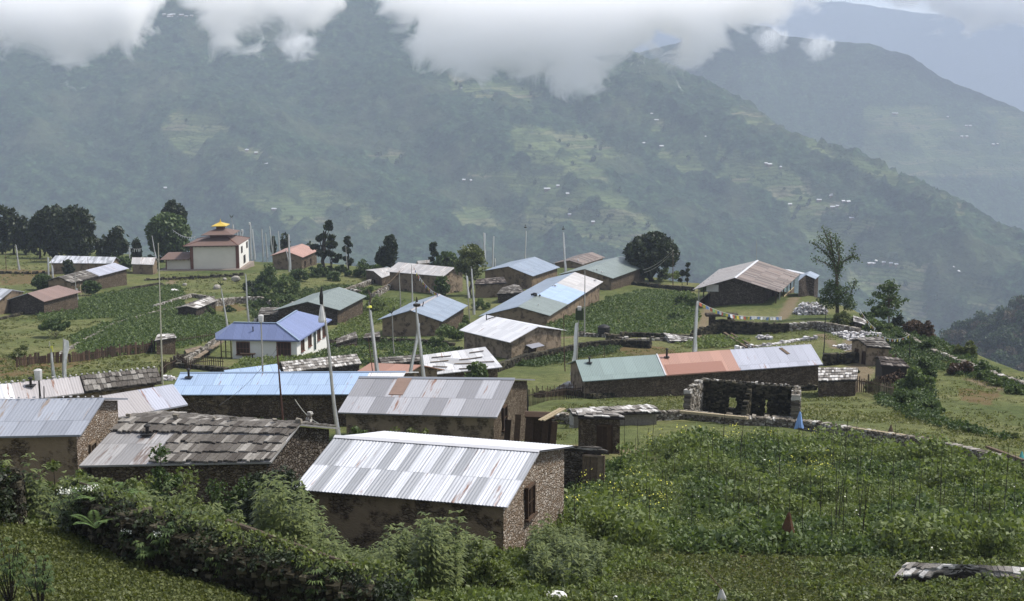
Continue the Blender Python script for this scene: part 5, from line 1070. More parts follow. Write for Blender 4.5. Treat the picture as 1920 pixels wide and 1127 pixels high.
pole((1261.5,469),(1262,537.7),'dark red pole holding wires beside the big round tree', None, .07, M_polered, name='utility_pole', cat='utility pole')
pole((1550,573),(1543,671),'thin black pole right of the lavender roof end', None, .05, M_black, name='utility_pole', cat='utility pole')
pole((1706,627),(1706,677),'thin dark pole on the right bank with a string of flags', None, .05, M_black)
pole((214,437),(213,482),'white pole holding the pale flag string behind the pale iron roof', 300, .13, banner=(.95,.05,.2,.5))
pole((207,447),(206.5,480.5),'grey pole just left of the pale flag string', 300, .13, banner=(.98,.05,.3,.4))
pole((241.5,462),(243.6,502),'weathered pole between the two pale roofs left of the temple', 262, .1, banner=(.98,.05,.15,.3))
pole((29,458),(35,506.6),'curved white pole in the far left meadow', None, .11, banner=(.98,.03,.2,.45))
pole((10,474),(11.5,507.6),'thin dark post in the far left meadow', None, .06, M_polered)
pole((89,481),(90,516),'pale pole left of the pale iron roof', 236, .11, banner=(.98,.05,.3,.4))
pole((96,480),(98,524),'second pale pole at the corner of the half slate house', 230, .11, banner=(.75,.05,.3,.4))
pole((140,511),(142.5,545),'short white pole in front of the half slate house', 214, .1, banner=(.5,.05,.3,.4))
pole((165,482),(165.5,496),'thin dark chimney post over the pale iron roof', 250, .07, M_polered)
pole((434,406),(437.5,440),'thin mast with a small cross arm behind the temple', 292, .07, head='tuft')
pole((437,421),(437.8,442),'white pole just behind the temple roof', 294, .11, banner=(1,.3,.3,.3))
pole((444,431),(444.5,443),'first of three short white poles over the temple roof', 296, .12, banner=(1,.3,.3,.3))
pole((449,433),(449.5,443),'second of three short white poles over the temple roof', 296, .12, banner=(1,.3,.3,.3))
pole((453.5,430),(452.5,443),'third of three short white poles over the temple roof', 296, .14, banner=(1,.3,.4,.3), head='lamp')
pole((468,417),(470,480),'tall white banner pole touching the right temple corner', 287, .10, banner=(.98,.1,.3,.5), head='lamp')
pole((472.5,428),(476,481),'leaning banner pole right of the temple', 289, .10, banner=(.98,.1,.35,.5))
for k, (a, b, l) in enumerate((((490.8,428),(492.5,486),'leftmost tall pole in the row between temple and brick red roof'), ((497.5,436),(500.5,486),'slightly bent pole, second in the row right of the temple'), ((504.5,423),(511,478),'whitest and tallest pole in the row right of the temple'), ((512,440),(513,476),'short dark stained pole in the row right of the temple'), ((521,432),(524,472),'pole just left of the brick red roof'))):
    pole(a, b, l, 284, .10, banner=(.98,.2,.2,.35) if k != 3 else None)
pole((541,438),(541,494),'thick white banner pole in front of the brick red roof', 254, .12, banner=(.98,.05,.35,.6))
pole((536,468),(542,496),'short slanting pole in front of the brick red roof', 256, .1, banner=(.98,.05,.2,.3))
pole((648,462),(651,502),'bare pale trunk like pole before a small dark tree', 252, .13)
pole((92,640),(99.6,712),'pole with yellow and white flag below the potato field', 116, .06, banner=(.85,.05,.12,.4), head='yellow')
pole((117.6,634),(119,709),'pole with grey white flag below the potato field', 116, .06, banner=(.98,.03,.45,.25))
pole((71,692),(75.5,748),'dark lamp post behind the left blue grey roof', 68, .06, M_black, name='lamp_post', cat='lamp post', head='lamp')
pole((82,724),(82.5,747),'thin dark stub beside the lamp post', 67, .04, M_black, name='utility_pole', cat='utility pole')
pole((988.5,722),(989.5,778),'black pole behind the wooden privy', 86, .06, M_black, name='utility_pole', cat='utility pole')
pole((1133,650),(1133.5,671),'thin post above the sea green roof', 132, .035, M_polered, name='utility_pole', cat='utility pole')
pole((1323,1068),(1352,1104),'slanting stick of the white scarecrow bag', 36.6, .02, M_wood, name='stick', cat='stick', group=None)
# strings of flags
def flag_string(A, B, sag, n, cols, label, size=.3, cord=.02):
    root = empty('prayer_flag_string', lerp(A, B, .5), label, 'prayer flags'); N = 24
    P = [lerp(A, B, i/N)-np.array([0, 0, sag*4*(i/N)*(1-i/N)]) for i in range(N+1)]
    mb = MB(); mb.tube(P, cord, 4); obj('cord', mb, M_cloth, root); rng = np.random.RandomState(n)
    dv = np.array(B)-np.array(A)
    for i in range(n):
        t = (i+.5)/n; p = lerp(A, B, t)-np.array([0, 0, sag*4*t*(1-t)]); u = dv/np.linalg.norm(dv)*size*.5; s = size*rng.uniform(.8, 1.1); k = np.array([rng.uniform(-.25,.25)*s, rng.uniform(-.3,.3)*s, 0])
        mb = MB(); mb.add([p-u, p+u, p+u*.95+k-np.array([0,0,s]), p+k*.5-np.array([0,0,s*1.08]), p-u*.95+k-np.array([0,0,s])], [(0,1,2,3,4)]); obj('flag', mb, cols[i % len(cols)], root)
    return root
fl_w = plain('flag_white', (.7,.7,.7), .9, .08); fl_y = plain('flag_yellow', (.6,.5,.08), .9, .08); fl_r = plain('flag_orange_red', (.5,.16,.10), .9, .08); fl_b = plain('flag_blue', (.16,.24,.45), .9, .08); fl_g = plain('flag_green', (.20,.33,.16), .9, .08)
FC = [fl_w, fl_r, fl_g, fl_y, fl_b]
flag_string(Ud(775,499,196), Ud(822,551,183), .7, 16, [fl_r, fl_b, fl_y, fl_r, fl_w, fl_w, fl_y], 'coloured flags hanging from the pole by the tall mud house', .42)
flag_string(Ud(1307,564,136), Ud(1414,593,139), .45, 26, FC, 'coloured prayer flags sagging from the banner pole past the lodge', .33)
flag_string(Ud(1414,593,139), Ud(1466,594,141), .05, 9, [fl_w, fl_b, fl_w], 'faded white flags continuing the coloured string on the lawn', .30)
flag_string(Ud(217,442,300), Ud(264,466,285), 1.0, 14, [fl_w], 'pale flag string between a white pole and the dark trees', .6, .04)
flag_string(Ud(316,423,292), Ud(366,444,272), .9, 12, [fl_w], 'pale flag string from the green tree to the temple roof', .35, .05)
flag_string(Ud(1640,622,150), Ud(1706,628,140), .6, 14, [fl_w, fl_y, fl_w, fl_r], 'frayed little flags strung over the right bank', .28)
flag_string(Ud(1612,580,165), Ud(1642,616,152), .2, 14, [fl_w, fl_w, fl_y, fl_r], 'steep string of white flags on the right bank', .34)
def wire(A, B, sag, label, r=.012, mat=None):
    mb = MB(); mb.tube([lerp(A, B, i/16)-np.array([0,0,sag*4*(i/16)*(1-i/16)]) for i in range(17)], r, 4); return tag(obj('wire', mb, mat or M_black), label, 'wire')
wire(Ud(1261,470,222), Ud(1206,506,235), .5, 'upper wire from the dark red pole to the grey green roof', .04, M_pole); wire(Ud(1261,474,222), Ud(1208,511,235), .5, 'lower wire from the dark red pole to the grey green roof', .04, M_pole)
wire(Ud(520,652,73), Ud(410,760,66), .3, 'thin wire sloping left from the rust coloured pole'); wire(Ud(548,740,84), Ud(604,797,64), .3, 'pale rope sloping down to the tall drum headed pole', .025, M_bamboo)
wire(Ud(750,508,196), Ud(700,548,190), .4, 'rope from the grey post to the rubble pen', .05, M_wood)
# ------------------------------------------------------------------ plants
def leafquads(C, size, rng, elong=1.6, up=0.35):
    """Kite-shaped leaves at points C."""
    n = len(C); a = rng.normal(size=(n,3)); a[:,2] += up*np.sign(rng.normal(size=n)); a /= np.linalg.norm(a, axis=1)[:,None]
    b = np.cross(a, rng.normal(size=(n,3))); b /= np.maximum(1e-6, np.linalg.norm(b, axis=1))[:,None]
    s = (size*rng.uniform(.6, 1.3, n))[:,None] if np.isscalar(size) else size[:,None]
    fold = np.cross(a, b)*s*.18
    V = np.stack([C-a*s*.5*elong, C-b*s*.45+fold, C+a*s*.5*elong, C+b*s*.45+fold], 1).reshape(-1, 3)
    return V, np.arange(4*n, dtype=np.int32).reshape(n, 4)
def blobpts(c, r, n, rng, shell=.45):
    d = rng.normal(size=(n,3)); d /= np.linalg.norm(d, axis=1)[:,None]; rad = rng.uniform(0, 1, n)**shell
    return np.asarray(c)+d*rad[:,None]*np.asarray(r)
TREES = []
def tree(px, py, htop, wpx, label, kind='round', leaf=M_dark, bark=M_barkdark, n=2600, ls=.42, blobs=22, d=None, cat='tree', name='tree', low=.25, seed=1, group=None, trunk=.16, lean=0, dens=1.0, stem=True):
    """px, py: foot in the photograph; htop: y of the top; wpx: crown width in pixels."""
    B = G(px, py) if d is None else Ud(px, py, d)
    if d is not None: B[2] = gz(B)
    dd = math.hypot(B[0], B[1]); T = Ud(px+lean, htop, dd); H = T[2]-B[2]; Wd = wpx*dd/F_PX; rng = np.random.RandomState(seed)
    root = empty(name, B, label, cat, group); Cs = []; limbs = []
    ax = T-B; c0 = B+ax*(low+(1-low)*.5); R = np.array([Wd/2, Wd/2*.9, H*(1-low)/2])
    if kind in ('round', 'dome', 'bush'):
        for k in range(blobs):
            p = rng.normal(size=3); p /= np.linalg.norm(p); q = p*rng.uniform(.35, .80)*R
            if kind != 'round' and q[2] < 0: q[2] *= .4
            rb = rng.uniform(.16, .36)*min(R[0], R[2]*1.3)
            lim = np.abs(q)+rb*np.array([1,1,.8]); q = q*np.minimum(1, R*rng.uniform(.85,1.15)/np.maximum(lim, 1e-6))
            Cs.append((c0+q, np.array([rb, rb, rb*.75])))
    elif kind == 'sparse':
        for k in range(blobs):
            t = rng.uniform(low, 1); wv = math.sin(min(1, (t-low)/(1-low)*1.1+.15)*PI*.85)
            q = B+ax*t+np.array([rng.uniform(-1,1), rng.uniform(-1,1), 0])*R*[1,1,0]*wv; rb = rng.uniform(.13, .26)*R[0]+.15
            Cs.append((q, np.array([rb*1.15, rb*1.15, rb*.7])))
    elif kind == 'umbrella':
        for k in range(blobs):
            a, r_ = rng.uniform(0, 2*PI), math.sqrt(rng.uniform(0, 1))*.85; q = B+ax*(.78-.30*r_*r_)+np.array([math.cos(a)*R[0]*r_, math.sin(a)*R[1]*r_, 0]); Cs.append((q, np.array([.2*R[0], .2*R[0], .13*H])))
    if stem:
        tr_ = max(.05, trunk*min(1.6, H/8)); mb = MB(); N = 7; tp = c0+np.array([0,0,R[2]*.35]) if kind != 'umbrella' else B+ax*.45
        pts = [lerp(B-[0,0,.3], tp, i/(N-1))+np.array([rng.uniform(-1,1), rng.uniform(-1,1), 0])*.05*Wd*(0 < i < N-1) for i in range(N)]
        mb.tube(pts, [tr_*(1.2-.85*i/(N-1)) for i in range(N)], 7)
        for c, r in Cs[:16]:
            k = rng.randint(2, N-1); mid = lerp(pts[k], c, .5)+rng.uniform(-.06,.06,3)*Wd; mb.tube([pts[k], mid, c], [tr_*.45, tr_*.3, tr_*.1], 5)
        obj('trunk', mb, bark, root, smooth=True)
    per = max(3, int(n*dens*1.5/len(Cs))); P = [blobpts(c, r, per, rng) for c, r in Cs]
    if kind in ('round', 'dome', 'bush'):
        f = blobpts(c0, R*.93, int(n*.9), rng, .55); f = f[fbm(f[:,0]/R[0]*2.2+9, f[:,2]/R[2]*2.2+seed, 2, seed) > .40]; P.append(f)
    P = np.concatenate(P); P[:,2] = np.maximum(P[:,2], B[2]+.1); V, Fq = leafquads(P, ls, rng)
    bulk('crown', V, Fq, leaf, parent=root); return root
GT = 'dark trees along the spur edge'
for (px, py, ht, w, lab, n, bl, lw) in (
 (4,458,381,56,'dark tree cut by the left picture edge',3000,26,.0), (25,454,382,26,'narrow dark tree second from the left edge',1300,14,.1), (46,456,402,46,'dark lower tree in the gap left of the big dark trees',2600,20,.0),
 (72,460,396,40,'dark middling tree left of the big dark trees',2200,18,.0), (100,468,378,66,'left one of the two big dark trees',5200,34,.0), (143,474,379,76,'right and roundest of the two big dark trees',6500,40,.0),
 (222,484,422,42,'dark small tree behind the pale flag string',1900,18,.15), (194,484,440,30,'ragged dark shrub like tree left of the white poles',1300,14,.0), (256,480,443,18,'thin dark conical tree left of the green tree',700,10,.0),
 (534,464,432,24,'dark upright tree behind the brick red roof',1300,12,.1), (512,472,441,9,'tiny dark tree among the white poles',300,6,.2), (579,468,447,22,'dark scrubby tree right of the brick red roof',800,10,.0)):
    tree(px, py, ht, w, lab, 'round', M_dark, n=n, ls=.55, blobs=bl, low=lw, seed=int(px)+3, d=min(310, 300+(py < 460)*20) if py < 470 else 290, group=GT)
tree(315, 484, 395, 90, 'big leafy green tree left of the temple', 'round', M_mid, n=6500, ls=.6, blobs=34, low=.05, seed=5, d=292, trunk=.3)
tree(326, 478, 373, 50, 'darker tree rising behind the leafy green tree', 'round', M_dark, n=3000, ls=.62, blobs=18, low=.35, seed=6, d=306)
tree(607, 502, 410, 42, 'crooked sparse tree with a side branch, right of the brick red roof', 'sparse', M_dark, n=1500, ls=.5, blobs=15, low=.35, seed=8, d=250, trunk=.28)
tree(622, 505, 455, 30, 'lower dark tree leaning on the crooked sparse tree', 'sparse', M_dark, n=1300, ls=.5, blobs=12, low=.1, seed=9, d=248)
tree(654, 505, 441, 20, 'narrow ragged tree behind a bare pole', 'sparse', M_dark, n=900, ls=.5, blobs=10, low=.2, seed=10, d=256)
tree(731, 497, 436, 30, 'two tiered dark tree above the rubble pen', 'round', M_dark, n=1600, ls=.5, blobs=12, low=.15, seed=11, d=250)
tree(716, 500, 462, 26, 'low dark tree left of the two tiered one', 'round', M_dark, n=1000, ls=.5, blobs=9, low=.2, seed=12, d=250)
tree(814, 502, 457, 24, 'narrow tree behind the tall mud house', 'sparse', M_dark, n=1300, ls=.5, blobs=12, low=.1, seed=13, d=252)
tree(838, 505, 470, 50, 'bushy dark green tree behind the tall mud house', 'round', M_mid, n=2200, ls=.5, blobs=16, low=.0, seed=14, d=250)
tree(882, 560, 455, 70, 'thin crowned olive green tree beside two pale poles', 'round', M_olive, M_bark, n=2400, ls=.30, blobs=26, low=.25, seed=15, d=222, trunk=.2)
tree(1223, 527, 432, 108, 'big dome shaped dark tree beside the grey green roof', 'dome', M_dark, n=9000, ls=.5, blobs=46, low=.02, seed=16, d=244, trunk=.4)
tree(1289, 532, 490, 10, 'dead snag like little tree right of the big dome tree', 'sparse', M_dark, n=260, ls=.4, blobs=7, low=.2, seed=17, d=236)
tree(1279, 532, 505, 8, 'tiny dark bush tree at the foot of the snag', 'sparse', M_dark, n=160, ls=.4, blobs=5, low=.1, seed=18, d=236)
tree(829, 568, 515, 34, 'small green tree at the corner of the tall mud house', 'round', M_mid, M_bark, n=1300, ls=.35, blobs=12, low=.3, seed=19, d=205)
tree(103, 634, 595, 60, 'small spreading umbrella shaped tree by the potato field', 'umbrella', M_mid, M_bark, n=2200, ls=.28, blobs=22, seed=20, trunk=.1)
tree(38, 672, 650, 34, 'thin twiggy bush at the left field bank', 'sparse', M_olive, M_bark, n=260, ls=.2, blobs=9, low=.1, seed=21)
tree(170, 554, 526, 42, 'round green bush tree in front of the half slate house', 'round', M_mid, M_bark, n=1500, ls=.35, blobs=14, low=.1, seed=22)
tree(80, 545, 512, 40, 'dark bush left of the half slate house', 'round', M_mid, n=1500, ls=.35, blobs=12, low=.0, seed=23)
tree(128, 500, 484, 26, 'dark bush over the slate roof ridge', 'round', M_dark, n=700, ls=.35, blobs=9, low=.1, seed=24, d=250)
tree(232, 500, 480, 40, 'leafy bush between the pale iron roofs', 'round', M_mid, n=1200, ls=.35, blobs=12, low=.0, seed=25, d=262)
tree(284, 508, 488, 26, 'dark shrub left of the temple wing', 'round', M_dark, n=900, ls=.35, blobs=9, low=.0, seed=26, d=262)
tree(893, 708, 676, 50, 'leafy bush hanging over the plank weighted roof', 'round', M_crop, M_bark, n=1300, ls=.22, blobs=14, low=.1, seed=27, d=108)
tree(1665, 600, 530, 64, 'light crowned tree on the right ridge', 'sparse', M_mid, M_bark, n=1100, ls=.22, blobs=44, low=.22, seed=29, d=168, trunk=.14)
# the tall tree right of the lodge: steep limbs clothed in short leafy twigs
def tall_tree():
    B = G(1562, 596); dd = math.hypot(B[0], B[1]); k = dd/F_PX; root = empty('tree', B, 'tall raggedly branched tree right of the stone lodge', 'tree'); rng = np.random.RandomState(3); mb = MB(); P = []
    def pt(x, y, dy=0): q = Ud(x, y, dd); q[1] += dy; return q
    L = [[(1570,596),(1571,560),(1568,520),(1561,480),(1552,445),(1545,428)], [(1568,520),(1572,480),(1567,450),(1569,441)], [(1567,500),(1553,478),(1540,468),(1524,455)], [(1565,490),(1548,460),(1532,440)], [(1563,480),(1556,450),(1556,432)],
         [(1570,520),(1582,492),(1596,478),(1602,460)], [(1585,488),(1600,480),(1613,488)], [(1568,505),(1545,492),(1524,484)], [(1573,510),(1577,480),(1572,450)], [(1575,596),(1590,570),(1600,545),(1602,525)], [(1571,570),(1556,555),(1548,540)], [(1570,560),(1585,545),(1592,530)]]
    for i, l in enumerate(L):
        pts = [pt(x, y, rng.uniform(-.8,.8)*(j > 0)) for j, (x, y) in enumerate(l)]; pts[0][2] -= .3*(i == 0); r0 = .26 if i == 0 else .11
        mb.tube(pts, np.linspace(r0, .035, len(pts)), 6)
        for a, b in zip(pts[:-1], pts[1:]):
            if l[0][1] > 590 and b[2] < B[2]+3 : continue
            n = int(95*np.linalg.norm(b-a)/2); t = rng.uniform(0, 1, n)[:,None]; P.append(a*(1-t)+b*t+rng.normal(size=(n,3))*[.24,.24,.30])
    for c, r, n in (((1560,535),.9,420), ((1548,548),.7,260), ((1580,560),1.2,520), ((1556,568),1.1,460), ((1594,572),.9,300), ((1570,545),1.0,380), ((1541,562),.7,160)):
        P.append(blobpts(pt(*c), (r*1.2, r, r*.8), n, rng))
    obj('trunk', mb, M_bark, root, smooth=True); V, Fq = leafquads(np.concatenate(P), .17, rng); bulk('crown', V, Fq, M_mid, parent=root)
tall_tree()
# bushes
def bush(px, py, w, h, label, leaf=M_mid, n=900, ls=.3, seed=1, d=None, group=None, blobs=12, name='bush'):
    B = G(px, py) if d is None else Ud(px, py, d)
    if d is not None: B[2] = gz(B)
    dd = math.hypot(B[0], B[1]); k = dd/F_PX; rng = np.random.RandomState(seed+int(px)); R = np.array([w*k/2, w*k/2*.8, h*k*.6]); Cs = []
    for i in range(blobs):
        a, r_ = rng.uniform(0, 2*PI), math.sqrt(rng.uniform(0,1))*.75; rb = rng.uniform(.25,.45)*min(R[0], R[2])
        Cs.append((B+np.array([math.cos(a)*R[0]*r_, math.sin(a)*R[1]*r_, (rng.uniform(.15, 1)*(1-r_*r_)*1.5)*R[2]*.85+rb*.3]), (rb, rb, rb*.8)))
    P = np.concatenate([blobpts(c, r, max(3, n//blobs), rng) for c, r in Cs]); V, Fq = leafquads(P, ls, rng)
    return tag(bulk(name, V, Fq, leaf, loc=B), label, 'bush', group)
GB = 'scrub bushes between houses and on banks'
BL = [((485,560),60,34,'large dark bush below the temple corner',M_mid,1800), ((505,540),50,34,'bushy thicket right of the temple meadow',M_mid,1500), ((535,552),60,30,'broad bush above the grey green stone house',M_crop,1600), ((560,530),30,26,'round clipped looking bush below the brick red roof',M_mid,900),
 ((500,580),70,26,'low thicket behind the school roof',M_mid,1500), ((540,570),50,22,'low bushy bank left of the grey green roof',M_crop,1100), ((468,548),24,18,'small dark bush at the meadow edge',M_dark,500), ((600,520),50,22,'hedge like bush right of the brick red roof',M_mid,1000), ((625,528),30,18,'small bush by the rubble pen',M_mid,500),
 ((690,520),50,30,'green bush between rubble pen and far trees',M_mid,1200), ((745,505),60,28,'dark green bush row behind the pen',M_mid,1400), ((705,585),60,30,'pale leafy bush beside the grey green roof',M_croplight,1400), ((690,560),40,26,'leafy bush against the rubble pen',M_crop,900),
 ((850,640),60,50,'creeper clad bush left of the awning house',M_crop,1900), ((820,655),50,26,'low bush at the foot of the creeper clad bush',M_mid,900), ((865,610),40,24,'bush right of the middle stone house',M_crop,800), ((905,580),44,22,'weedy bush between middle stone house and long roof',M_crop,800), ((430,585),30,14,'small bush in the field right of the shingled hut',M_mid,400), ((390,590),36,18,'leafy bush beside the shingled hut',M_crop,600),
 ((1250,525),44,20,'pale bush at the foot of the big dome tree',M_croplight,700), ((1285,570),50,20,'dark bush in the central vegetable plot',M_mid,700), ((1268,600),36,16,'small bush near the white banner pole',M_mid,500),
 ((1583,616),60,32,'feathery bush left of the rock roofed shelter',M_olive,1500), ((1682,612),26,26,'dark round bush on the right ridge',M_dark,800), ((1715,628),50,36,'red brown bush on the right ridge',M_red,1500), ((1738,634),34,34,'bare brown bush at the tip of the ridge',M_red,700),
 ((1640,600),60,34,'green shrub behind the flag string',M_mid,1400), ((1650,625),70,28,'low shrub below the steep flag string',M_crop,1400), ((1690,650),70,28,'green shrub right of the wooden shed',M_mid,1400), ((1735,660),50,22,'shrub on the bank above the grassy path',M_mid,900), ((1670,575),36,20,'reddish shrub near the light crowned tree',M_red,600), ((1700,585),30,20,'bush behind the light crowned tree',M_mid,500),
 ((1725,735),60,50,'dense bush beside the dark shingle shelter',M_crop,2400), ((1735,710),40,44,'tall weedy bush right of the dark shingle shelter',M_mid,1600), ((1700,760),60,28,'dense bush below the stick fence',M_mid,1500), ((1745,775),60,24,'low leafy bush in the right meadow',M_crop,1200), ((1690,735),50,30,'bush behind the brushwood heap',M_crop,1200),
 ((1810,668),46,30,'round fine leaved bush on the right ridge edge',M_olive,1700), ((1800,702),44,32,'dark reddish shrub under the round bush',M_red,1100), ((1838,700),36,24,'dark shrub at the ridge edge',M_mid,900), ((1850,712),50,18,'leafy edge shrub above the right meadow',M_crop,900), ((1880,722),50,18,'leafy shrub by the stone line',M_crop,900), ((1905,740),50,18,'shrub at the right picture edge',M_crop,900), ((1830,812),40,10,'low dark shrub in the lower right meadow',M_mid,500), ((1890,822),50,12,'low brown shrub at the right picture edge',M_olive,500),
 ((1640,735),40,18,'weeds under the dark shingle shelter',M_crop,900), ((1600,700),26,10,'tuft beside the shingled shed',M_mid,300), ((1570,740),30,12,'small weeds under the shingled shed',M_mid,300)]
for i, ((x, y), w, h, lab, lm_, n) in enumerate(BL): bush(x, y, w*(1.3 if y < 560 else 1.05), h*(1.35 if y < 560 else 1.05), lab, lm_, int(n*1.8), .19 if y > 560 else .25, seed=i, group=GB, blobs=18)
bush(1680, 728, 70, 36, 'red brown brushwood heap behind the stick fence', M_dryvine, 1200, .3, 7, name='brushwood_heap', blobs=16)
# ---- fields of plants (nobody could count them)
def clump(rng, n, r, h, ls, dome=True, stalk=False):
    a = rng.uniform(0, 2*PI, n); q = np.sqrt(rng.uniform(0, 1, n))*r; z = h*(1-.6*(q/r)**2)*rng.uniform(.45, 1, n) if dome else h*rng.uniform(.1, 1, n)
    return leafquads(np.stack([np.cos(a)*q, np.sin(a)*q, z], -1), ls, rng, up=0)
def scatter(name, pts, variants, mat, label, cat='plants', smin=.7, smax=1.3, seed=1, kind='stuff', z0=0, rough=0):
    rng = np.random.RandomState(seed); pts = np.asarray(pts); Vs, Fs, off = [], [], 0; which = rng.randint(0, len(variants), len(pts))
    for k, (V, Fq) in enumerate(variants):
        P = pts[which == k]; n = len(P)
        if not n: continue
        a = rng.uniform(0, 2*PI, n); s = rng.uniform(smin, smax, n); s = s*(1+rough*2.4*(fbm(P[:,0]/1.7, P[:,1]/1.7, 3, seed)-.5)) if rough else s; c, sn = np.cos(a)*s, np.sin(a)*s
        X = P[:,0,None]+V[None,:,0]*c[:,None]-V[None,:,1]*sn[:,None]; Y = P[:,1,None]+V[None,:,0]*sn[:,None]+V[None,:,1]*c[:,None]; Z = P[:,2,None]+V[None,:,2]*s[:,None]+z0
        Vs.append(np.stack([X, Y, Z], -1).reshape(-1, 3)); Fs.append((Fq[None]+(np.arange(n)*len(V))[:,None,None]).reshape(-1, Fq.shape[1])+off); off += n*len(V)
    return tag(bulk(name, np.concatenate(Vs), np.concatenate(Fs), mat, loc=pts.mean(0)), label, cat, kind=kind)
def fill(poly, spacing, seed=1, jit=.5, dmax=370, rows=None, clear=True, thin=0, grow=1.0):
    rng = np.random.RandomState(seed); Q = ground([p[0] for p in poly], [p[1] for p in poly], dmax); lo, hi = Q[:,:2].min(0)-2, Q[:,:2].max(0)+2
    sp = spacing if hasattr(spacing, '__len__') else (spacing, spacing); x, y = np.meshgrid(np.arange(lo[0], hi[0], sp[0]), np.arange(lo[1], hi[1], sp[1]))
    x, y = x.ravel(), y.ravel(); ang = rows or 0
    if ang: cx, cy = (lo+hi)/2; c, s = math.cos(ang), math.sin(ang); x, y = cx+((x-cx)*c-(y-cy)*s)*1.0, cy+((x-cx)*s+(y-cy)*c)*1.0
    x = x+rng.uniform(-jit, jit, len(x))*sp[0]; y = y+rng.uniform(-jit, jit, len(y))*sp[1]; z = terrain(x, y); P = np.stack([x, y, z], -1); p = project(P)
    k = inpoly(p[:,0], p[:,1], poly) & (np.hypot(x, y) < edge_dist(x, y)+2)
    if clear: k &= ~in_foot(x, y, grow)
    if thin: k &= fbm(x/2.5, y/2.5, 3, seed) > thin
    return P[k]
rg = np.random.RandomState(11)
pot = [clump(rg, 22, .36, .45, .20) for _ in range(5)]
potfar = [clump(rg, 22, .46, .48, .21) for _ in range(5)]
scatter('potato_plants', np.concatenate([fill([(40,672),(110,640),(220,600),(300,576),(330,566),(420,600),(430,622),(395,640),(330,655),(290,655),(180,675)], (.95,.62), 1, .3, rows=.35), fill([(60,600),(20,590),(100,580),(190,552),(330,535),(345,545),(345,572),(250,595),(130,602)], (.95,.62), 2, .3, rows=.35), fill([(165,575),(240,545),(330,540),(325,566),(230,590)], (1.2,.8), 3, .4)]), potfar, M_crop, 'rows of leafy potato plants filling the terraced field', 'potato field', seed=4)
scatter('vegetable_plants', np.concatenate([fill([(1140,560),(1210,545),(1300,550),(1310,600),(1290,628),(1180,632),(1100,628),(1060,606),(1120,575)], .85, 5, .5), fill([(1010,605),(1150,560),(1130,600),(1080,630),(1040,620)], 1.1, 6)]), potfar, M_crop, 'leafy greens filling the central vegetable plot', 'vegetable plot', seed=5)
scatter('vegetable_plants', np.concatenate([fill([(600,640),(690,575),(700,560),(760,565),(700,620),(690,640)], .9, 7), fill([(420,700),(470,672),(560,662),(700,650),(850,655),(860,668),(700,680),(540,690)], .8, 8, thin=.4), fill([(1250,640),(1350,632),(1400,640),(1380,652),(1300,655)], .8, 9), fill([(340,770),(620,780),(620,795),(400,800)], .6, 10, clear=False)]), potfar, M_croplight, 'mixed garden greens growing between the central houses', 'vegetable plot', seed=6)
gard = [(1070,905),(1150,880),(1235,842),(1300,828),(1500,836),(1640,850),(1760,868),(1925,900),(1925,1050),(1700,1058),(1500,1045),(1300,1040),(1180,1040),(1070,1010)]
GPTS = fill(gard, .42, 12, .5, thin=0)
nz = fbm(GPTS[:,0]/3.0, GPTS[:,1]/3.0, 3, 77)
gv = [clump(rg, 85, .36, .48, .085) for _ in range(6)]; gtall = [clump(rg, 80, .30, .66, .078, False) for _ in range(5)]; gfine = [clump(rg, 60, .30, .62, .055, False) for _ in range(5)]
scatter('garden_plants', GPTS[nz < .56], gv, M_crop, 'dense dark leafy crop in the large right garden', 'garden plants', seed=7, rough=1.0)
scatter('tall_weeds', GPTS[nz >= .53], gtall, M_croplight, 'taller pale green plants in the large right garden', 'garden plants', seed=8, rough=1.2)
yp = GPTS[(fbm(GPTS[:,0]/5, GPTS[:,1]/5, 3, 78) > .55) & (project(GPTS)[:,0] < 1560)]
scatter('mustard_stalks', yp[::2], gfine, M_croplight, 'fine mustard stalks in the garden', 'garden plants', seed=9, smin=.9, smax=1.5)
fr = [leafquads(np.stack([rg.uniform(-.2,.2,9), rg.uniform(-.2,.2,9), rg.uniform(.5,.95,9)], -1), .042, rg) for _ in range(4)]
scatter('mustard_flowers', yp[::5], fr, M_yellow, 'yellow mustard blossoms dotted over the garden', 'flowers', seed=9, smin=.9, smax=1.5)
wf = [leafquads(np.stack([rg.uniform(-.3,.3,3), rg.uniform(-.3,.3,3), rg.uniform(.4,.5,3)], -1), .045, rg) for _ in range(4)]
scatter('white_blossoms', GPTS[np.random.RandomState(3).rand(len(GPTS)) < .05], wf, M_whitepetal, 'tiny white blossoms in the garden', 'flowers', seed=10)
# bean poles
def bean_poles():
    rng = np.random.RandomState(5); protos = []
    for k in range(4):
        mb = MB(); mb.tube([(0,0,-.2), (rng.uniform(-.05,.05), 0, .9), (rng.uniform(-.1,.1), rng.uniform(-.05,.05), 1.9)], [.013,.012,.008], 5); o = obj('bean_pole', mb, M_barkdark, loc=(0,0,0)); protos.append(o)
    n = 0; used = set()
    pts = []
    for _ in range(260):
        x, y = rng.uniform(1080, 1915), rng.uniform(815, 1035)
        if inpoly(np.array([x]), np.array([y]), gard)[0]: pts.append(G(x, y))
    for k, p in enumerate(pts[:110]):
        o = protos[k] if k < 4 else link(protos[k % 4].copy()); o.location = tuple(p); o.rotation_euler = (rng.uniform(-.05,.05), rng.uniform(-.05,.05), rng.uniform(0,6)); s = rng.uniform(.7, 1.35); o.scale = (1, 1, s)
        tag(o, 'thin bare bean pole standing among the leafy garden plants', 'bean pole', 'bean poles in the large right garden')
bean_poles()
